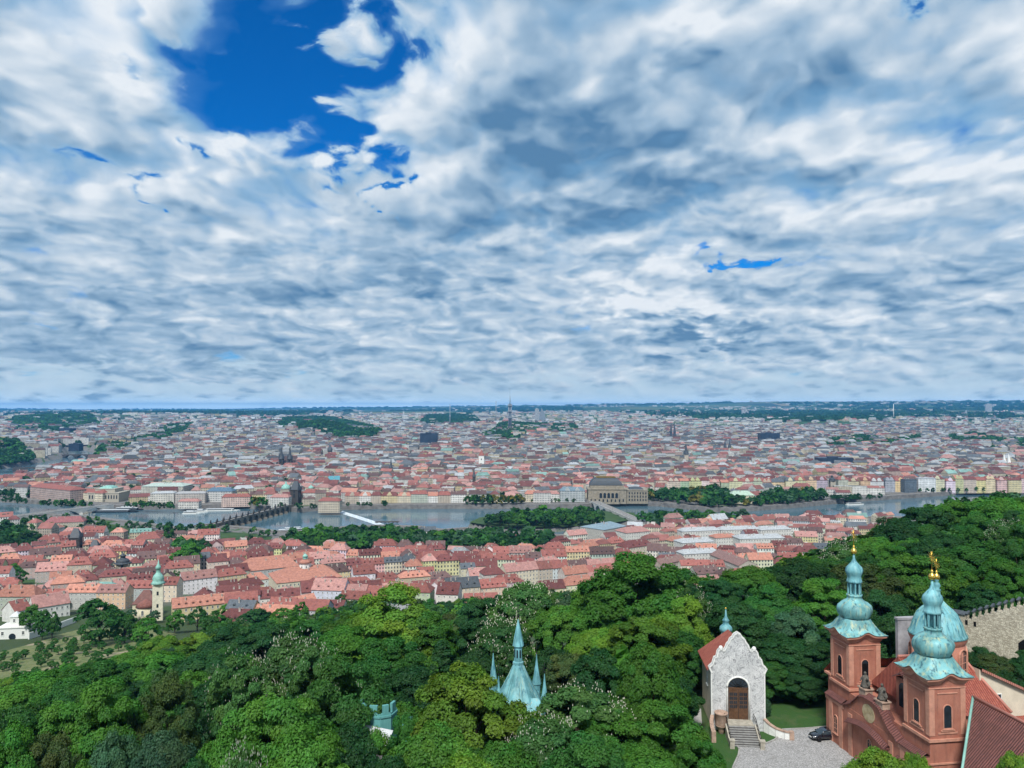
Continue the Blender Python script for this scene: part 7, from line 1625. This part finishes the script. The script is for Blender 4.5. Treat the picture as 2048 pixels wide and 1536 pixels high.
row([(550, 1016), (640, 1018)], 6, 8, 'dd', (9, 12)); row([(1700, 1000), (1760, 998)], 9, 8, 'dd', (8, 12)); row([(1840, 985), (2048, 980)], 18, 8, 'dp', (7, 10)); row([(262, 985), (285, 990)], 8, 8, 'dd', (14, 18)); row([(1055, 1004), (1160, 1005)], 9, 8, 'dp', (6, 9)); row([(410, 1060), (360, 1066), (253, 1054)], 9, 8, 'ddp', (9, 14)); row([(90, 1044), (60, 1046), (20, 1050)], 8, 8, 'dp')
row([(-10, 1052), (85, 1042), (167, 1047), (253, 1057), (359, 1071), (410, 1065), (545, 1074)], 60, 7, 'ddppmg', (7, 12), 16); row([(-10, 1066), (120, 1056), (253, 1068), (340, 1080)], 22, 8, 'dpmg', (7, 11), 18)
# gardens between the houses of the old town
oxy = old[:, :2]
k_ = 0
while k_ < 34:
    i = rt.randrange(len(old)); x, y = old[i, 0] + rt.uniform(-26, 26), old[i, 1] + rt.uniform(-26, 26)
    if np.min(np.hypot(oxy[:, 0] - x, oxy[:, 1] - y)) < 12.5 or near_river(np.array([x]), np.array([y]), 4)[0] or gz(x, y) > 60: k_ += .02; continue
    if not not_claimed(np.array([x]), np.array([y]), 4)[0]: k_ += .02; continue
    H = rt.uniform(9, 15); cand.append((x, y, gz(x, y), H * .36, H * .85, H, rt.choice('ddpm'), 'small', 0)); k_ += 1
for u, v, w_, D in ((370, 1074 + 14, 50, 760), (500, 1072, 14, 930), (985 / 2.926, 1050, 20, 1010), (40, 1135, 26, 700), (455, 1205, 38, 500), (395, 1215, 36, 480), (350, 1222, 34, 470), (600, 1206, 40, 470), (430, 1222, 50, 430), (510, 1218, 60, 440), (560, 1222, 56, 430), (690, 1190, 34, 560), (60, 1212, 40, 470), (85, 1222, 34, 460), (105, 1225, 30, 455), (235, 1222, 40, 450), (250, 1232, 36, 430), (290, 1240, 44, 410)):
    p = aty(u, v, D); g = gz(p.x, p.y); H = max(p.z - g, 7); cand.append((p.x, D, p.z - H, w_ * D / FPX / 2, H * .88, H, rt.choice('pdm'), 'small', 1))
for k in range(30):
    p = atg(158 + k * 12.5 + rt.uniform(-5, 5), 1252 - k * .35 + rt.uniform(-6, 5)); H = rt.uniform(4.5, 9)
    if not_claimed(np.array([p.x]), np.array([p.y]), 1)[0]: cand.append((p.x, p.y, p.z, H * .48, H * .9, H, rt.choice('ppdmg'), 'small', 1))
# which of them show most in the picture: a coarse depth buffer filled from the front
BW, BH = 512, 384; buf = np.zeros((BH, BW), bool); C_ = sorted(cand, key=lambda c: c[1]); seen = []
for c in C_:
    x, y, g, rad, chh, H = c[:6]; u, v = proj(x, y, g + H - chh / 2); cu, cv = u / 4, v / 4; ru, rv = rad * FPX / y / 4 * .9, chh * .5 * FPX / y / 4 * .92
    u0, u1, v0, v1 = int(max(0, cu - ru)), int(min(BW, cu + ru + 1)), int(max(0, cv - rv)), int(min(BH, cv + rv + 1))
    if u1 <= u0 or v1 <= v0: seen.append(0.0); continue
    gy_, gx_ = np.mgrid[v0:v1, u0:u1]; msk = ((gx_ + .5 - cu) / max(ru, .6)) ** 2 + ((gy_ + .5 - cv) / max(rv, .6)) ** 2 < 1
    sub = buf[v0:v1, u0:u1]; seen.append(float((msk & ~sub).sum()) + (0.01 if msk.any() else 0)); sub |= msk
order = np.argsort([-s - (1e4 if c[8] else 0) for s, c in zip(seen, C_)])
N_IND = 278; ind = [C_[i] for i in order[:N_IND] if seen[i] > 0 or C_[i][8]]; left = [C_[i] for i in order[N_IND:] if seen[i] >= 1]
TM = [('maze spire', 1037, 1310), ('battlement tower', 765, 1420), ('grey chapel', 1465, 1350), ('left church tower', 1715, 1300), ('right church tower', 1870, 1400), ('town wall', 1990, 1230), ('orchard', 200, 1285), ('white villa', 30, 1250), ('yellow dormered building', 413, 1225), ('weir', 750, 1045), ('island villa', 1028, 1078),
      ('theatre bridge', 1235, 1030), ('island palace', 1486, 995), ('water tower', 1664, 970), ('concert hall', 205, 990), ('black river tower', 592, 995), ('statue bridge', 480, 1050), ('dark bridge tower', 152, 1085), ('theatre', 1235, 985), ('white roofed blocks', 1470, 1070)]
KN = {'round': 'broad leaved tree', 'chestnut': 'chestnut in white blossom', 'tall': 'tall tree', 'cone': 'conical tree', 'small': 'round tree', 'smalltall': 'slender tree'}
items = []
for c in ind: u, v = proj(c[0], c[1], c[2] + c[5] - c[4] * .5); items.append((float(u), float(v), c))
labs = name_by_landmark(items, TM, lambda it, o_, side, nm: f"{GREENS[it[2][6]][0]} {KN[it[2][7]]}, {o_} of those {side} the {nm}".replace(' nearest of those', ' tree'))
labs = [l.replace('nearest of those', 'nearest tree') for l in labs]
rc_ = random.Random(3)
for (u, v, c), lab in zip(items, labs):
    x, y, g, rad, chh, H, tn, kind, _ = c; me, tme, bl = rc_.choice(PROTO[kind])
    root = thing('broadleaf_tree' if kind != 'cone' else 'conifer', lab, 'tree', (x, y, g), rc_.uniform(0, 6.28), 'trees on the hill' if y < 720 else 'trees of the town parks')
    f = rc_.uniform(.78, 1.22); gcol = GREENS[tn][1]; col = (gcol[0] * f * rc_.uniform(.9, 1.12), gcol[1] * f, gcol[2] * f, 1)
    for nm, mesh in (('crown', me), ('trunk', tme), ('blossom', bl if tn == 'c' else None)):
        if mesh is None: continue
        o = link(nm, mesh, root); o.location = (0, 0, H - chh); o.scale = (rad, rad, chh / 2)
        if nm == 'crown': o.color = col
        if nm == 'trunk': o.scale = (rad, rad, max(chh / 2, (H - chh) / 1.35))
        if nm == 'blossom': o['kind'] = 'stuff'
# everything else that is wooded, as one mass per wood
def wood(name, L, per, ls):
    """L: rows of x, y, z foot, half width, height, r, g, b"""
    A_ = np.array(L); n = len(A_); rg = np.random.default_rng(len(L))
    base = [crown_points(np.random.default_rng(60 + k), 14, per // 14 + 1, 'round', (.3, .5)) for k in range(6)]
    Qs, Cs = [], []
    for k in range(6):
        sel = A_[k::6]
        if not len(sel): continue
        P_, N_, tone, warm, _ = base[k]; P_, N_, tone = P_[:per], N_[:per], tone[:per]; m = len(sel); a = rg.uniform(0, 6.28, m); ca, sa = np.cos(a)[:, None], np.sin(a)[:, None]
        X = (P_[None, :, 0] * ca - P_[None, :, 1] * sa) * sel[:, 3:4] + sel[:, 0:1]; Y = (P_[None, :, 0] * sa + P_[None, :, 1] * ca) * sel[:, 3:4] + sel[:, 1:2]; Z = P_[None, :, 2] * sel[:, 4:5] * .5 + sel[:, 2:3]
        N2 = np.stack([N_[None, :, 0] * ca - N_[None, :, 1] * sa, N_[None, :, 0] * sa + N_[None, :, 1] * ca, np.repeat(N_[None, :, 2], m, 0)], -1)
        Q = leaf_quads(rg, np.stack([X, Y, Z], -1).reshape(-1, 3), N2.reshape(-1, 3), np.repeat(sel[:, 3], len(P_)) * ls * rg.uniform(.7, 1.3, m * len(P_)))
        c = sel[:, None, 5:8] * tone[None, :, None]; c = np.concatenate([c, np.ones((m, len(P_), 1))], 2).reshape(-1, 4)
        Qs.append(Q); Cs.append(np.repeat(c[:, None], 4, 1).reshape(-1, 4))
    Q = np.concatenate(Qs); n = len(Q); me = npmesh(name, Q.reshape(-1, 3), np.arange(n * 4), np.full(n, 4), [LEAFV], col=np.concatenate(Cs)); o = link(name, me); o['kind'] = 'stuff'; return o
gcol = lambda tn: np.array(GREENS[tn][1]) * rt.uniform(.75, 1.2)
near_l = [(c[0], c[1], c[2] + c[5] - c[4], c[3], c[4], *gcol(c[6])) for c in left if c[1] < 720]; far_l = [(c[0], c[1], c[2] + c[5] - c[4], c[3], c[4], *gcol(c[6])) for c in left if c[1] >= 720]
if near_l: wood('hill_woodland', near_l, 420, .24)
L_ = far_l
for nm, gap, tones in (('riegrovy', 15, 'dddp'), ('vitkov', 16, 'dddp'), ('letna', 14, 'ddp'), ('karlin', 17, 'ddp'), ('pankrac', 22, 'ddd'), ('olsany', 18, 'ddd'), ('botanic', 13, 'ddp'), ('albertov', 14, 'ddp'), ('slopes', 26, 'ddp')):
    for x, y in scatter(PARKS[nm], gap, None, tones):
        if math.sin(x / 37 + y / 90) * math.sin(y / 61 - x / 80) > rt.uniform(.25, 1.1): continue
        L_.append((x, y, gz(x, y) + .5, gap * .62, rt.uniform(10, 19), *(gcol(rt.choice(tones)) * rt.uniform(.7, 1.6))))
wood('park_woodland', L_, 70, .62)
L_ = []
for k in range(5200):
    y = 1500 * 4.6 ** rt.random(); x = rt.uniform(-.7, .7) * y
    if (math.sin(x / 310 + 1) * math.sin(y / 430) < (.15 if y > 3000 else .25)): continue
    L_.append((x, y, gz(x, y) + 1, rt.uniform(5, 8) * (1 + y / 5000), rt.uniform(10, 16), *gcol('d')))
A_ = np.array(L_); wood('town_greenery', A_[~wet(A_[:, 0], A_[:, 1])], 40, .7)
L_ = []
for k in range(5200):
    y = 7000 * 5.0 ** rt.random(); x = rt.uniform(-.72, .72) * y
    if math.sin(x / 1300 + 2) * math.sin(y / 2100 + x / 5000) < .05: continue
    L_.append((x, y, gz(x, y) - 2, rt.uniform(30, 70), rt.uniform(14, 24), *gcol('d')))
wood('distant_woods', L_, 40, .7)
# fruit trees of the orchard
fr = []
P_ = np.array(ORCH); 
for i in range(24):
    for j in range(18):
        x = P_[:, 0].min() + 9 * i + j * 2.5 + rt.uniform(-4, 4); y = P_[:, 1].min() + 10.5 * j + rt.uniform(-4, 4)
        u, v = proj(x, y, gz(x, y))
        if inpoly(ORCH, np.array([x]), np.array([y]))[0] and -10 < u < 350: fr.append((u, v, x, y))
items = [(a, b_, x, y) for a, b_, x, y in fr]
labs = name_by_landmark(items, [('white villa', 30, 1260), ('white wall end', 152, 1250), ('yellow church', 300, 1235)], lambda it, o_, side, nm: f"small fruit tree in the orchard, {o_} {side} the {nm}")
for it, lab in zip(items, labs):
    me, tme, _ = rc_.choice(PROTO['small']); x, y = it[2], it[3]; H = rt.uniform(3.2, 5.2); root = thing('fruit_tree', lab, 'fruit tree', (x, y, gz(x, y)), rt.uniform(0, 6), 'orchard fruit trees')
    for nm, mesh in (('crown', me), ('trunk', tme)): o = link(nm, mesh, root); o.location = (0, 0, H * .25); o.scale = (H * .42, H * .42, H * .38); o.color = (*[q * rt.uniform(.9, 1.1) for q in GREENS['p'][1]], 1)
m, t, b = newmat('orchard_meadow'); b.inputs['Roughness'].default_value = .95; pos = t.new('ShaderNodeNewGeometry').outputs['Position']
c = t.mix(t.map(t.noise(pos, .25, 6, .7), .35, .65), (.075, .115, .035), (.20, .20, .09)); c = t.mix(t.map(t.noise(pos, .06, 4, .6), .55, .62), c, (.30, .25, .17)); t.put(b.inputs['Base Color'], c)
gx, gy = np.meshgrid(np.arange(P_[:, 0].min(), P_[:, 0].max(), 4.0), np.arange(P_[:, 1].min(), P_[:, 1].max(), 4.0)); nx_ = gx.shape[1]; Z = land_z(gx, gy) + .5
V = np.stack([gx, gy, Z], -1).reshape(-1, 3); idx = np.arange(gx.size).reshape(gx.shape); q = np.stack([idx[:-1, :-1], idx[:-1, 1:], idx[1:, 1:], idx[1:, :-1]], -1).reshape(-1, 4)
q = q[inpoly(ORCH, V[q].mean(1)[:, 0], V[q].mean(1)[:, 1])]; o = link('meadow', npmesh('meadow', V, q, np.full(len(q), 4), [m], smooth=True)); o['kind'] = 'structure'
m, t, b = newmat('park_grass'); b.inputs['Roughness'].default_value = .95; pos = t.new('ShaderNodeNewGeometry').outputs['Position']; t.put(b.inputs['Base Color'], t.mix(t.map(t.noise(pos, .05, 6, .65), .35, .65), (.025, .06, .018), (.05, .09, .03)))
for pg in (G2([(-40, 1046), (85, 1038), (167, 1043), (253, 1053), (359, 1067), (410, 1061), (513, 1068), (545, 1074), (540, 1082), (420, 1078), (340, 1084), (250, 1070), (120, 1058), (-40, 1066)], 7), ISLE, G2([(545, 1092), (560, 1074), (620, 1073), (700, 1063), (760, 1061), (834, 1063), (885, 1070), (933, 1066), (1000, 1074), (1090, 1081), (1110, 1092), (900, 1098), (700, 1096)], 7)):
    mb = MB(); mb.poly([(x, y, gz(x, y) + .25) for x, y in pg]); o = mb.build('park_lawn', m); o['kind'] = 'structure'
# shrubs in the garden under the wall
for k, (u, v, w_, D, lab) in enumerate(((1930, 1300, 50, 128, 'dark shrub at the foot of the town wall beside the annex roof'), (1965, 1292, 60, 132, 'larger dark shrub in the middle of the walled garden'), (2005, 1335, 50, 120, 'low shrub on the garden terrace below the lawn'), (2040, 1345, 50, 116, 'low shrub at the right edge of the garden terrace'), (1532, 1395, 22, 124, 'pale flowering bush at the right corner of the chapel'))):
    p = aty(u, v, D); g = gz(p.x, p.y); H = max(p.z - g, 1.6); root = thing('shrub', lab, 'shrub', (p.x, p.y, g)); me, tme, _ = PROTO['round'][k % 5]; r_ = w_ * D / FPX / 2
    for nm, mesh in (('foliage', me), ('stem', tme)): o = link(nm, mesh, root); o.location = (0, 0, H * .1); o.scale = (r_, r_, H * .45); o.color = (*(GREENS['g' if k == 4 else 'd'][1]), 1)
print('TREES', len(cand), len(ind), len(left), len(near_l))
# ------------------------------------------------------------------ the air between here and the horizon
mb = MB(); mb.box(-38600, 38600, -400, 33500, -8, 303)
m = bpy.data.materials.new('haze'); m.use_nodes = True; t = NT(m.node_tree); t.n.clear()
out_ = t.new('ShaderNodeOutputMaterial'); pv = t.new('ShaderNodeVolumePrincipled'); pv.inputs['Color'].default_value = (.12, .46, .95, 1); pv.inputs['Density'].default_value = HAZE; pv.inputs['Anisotropy'].default_value = .1
t.l.new(pv.outputs[0], out_.inputs['Volume'])
h = mb.build('haze', m); h['kind'] = 'stuff'
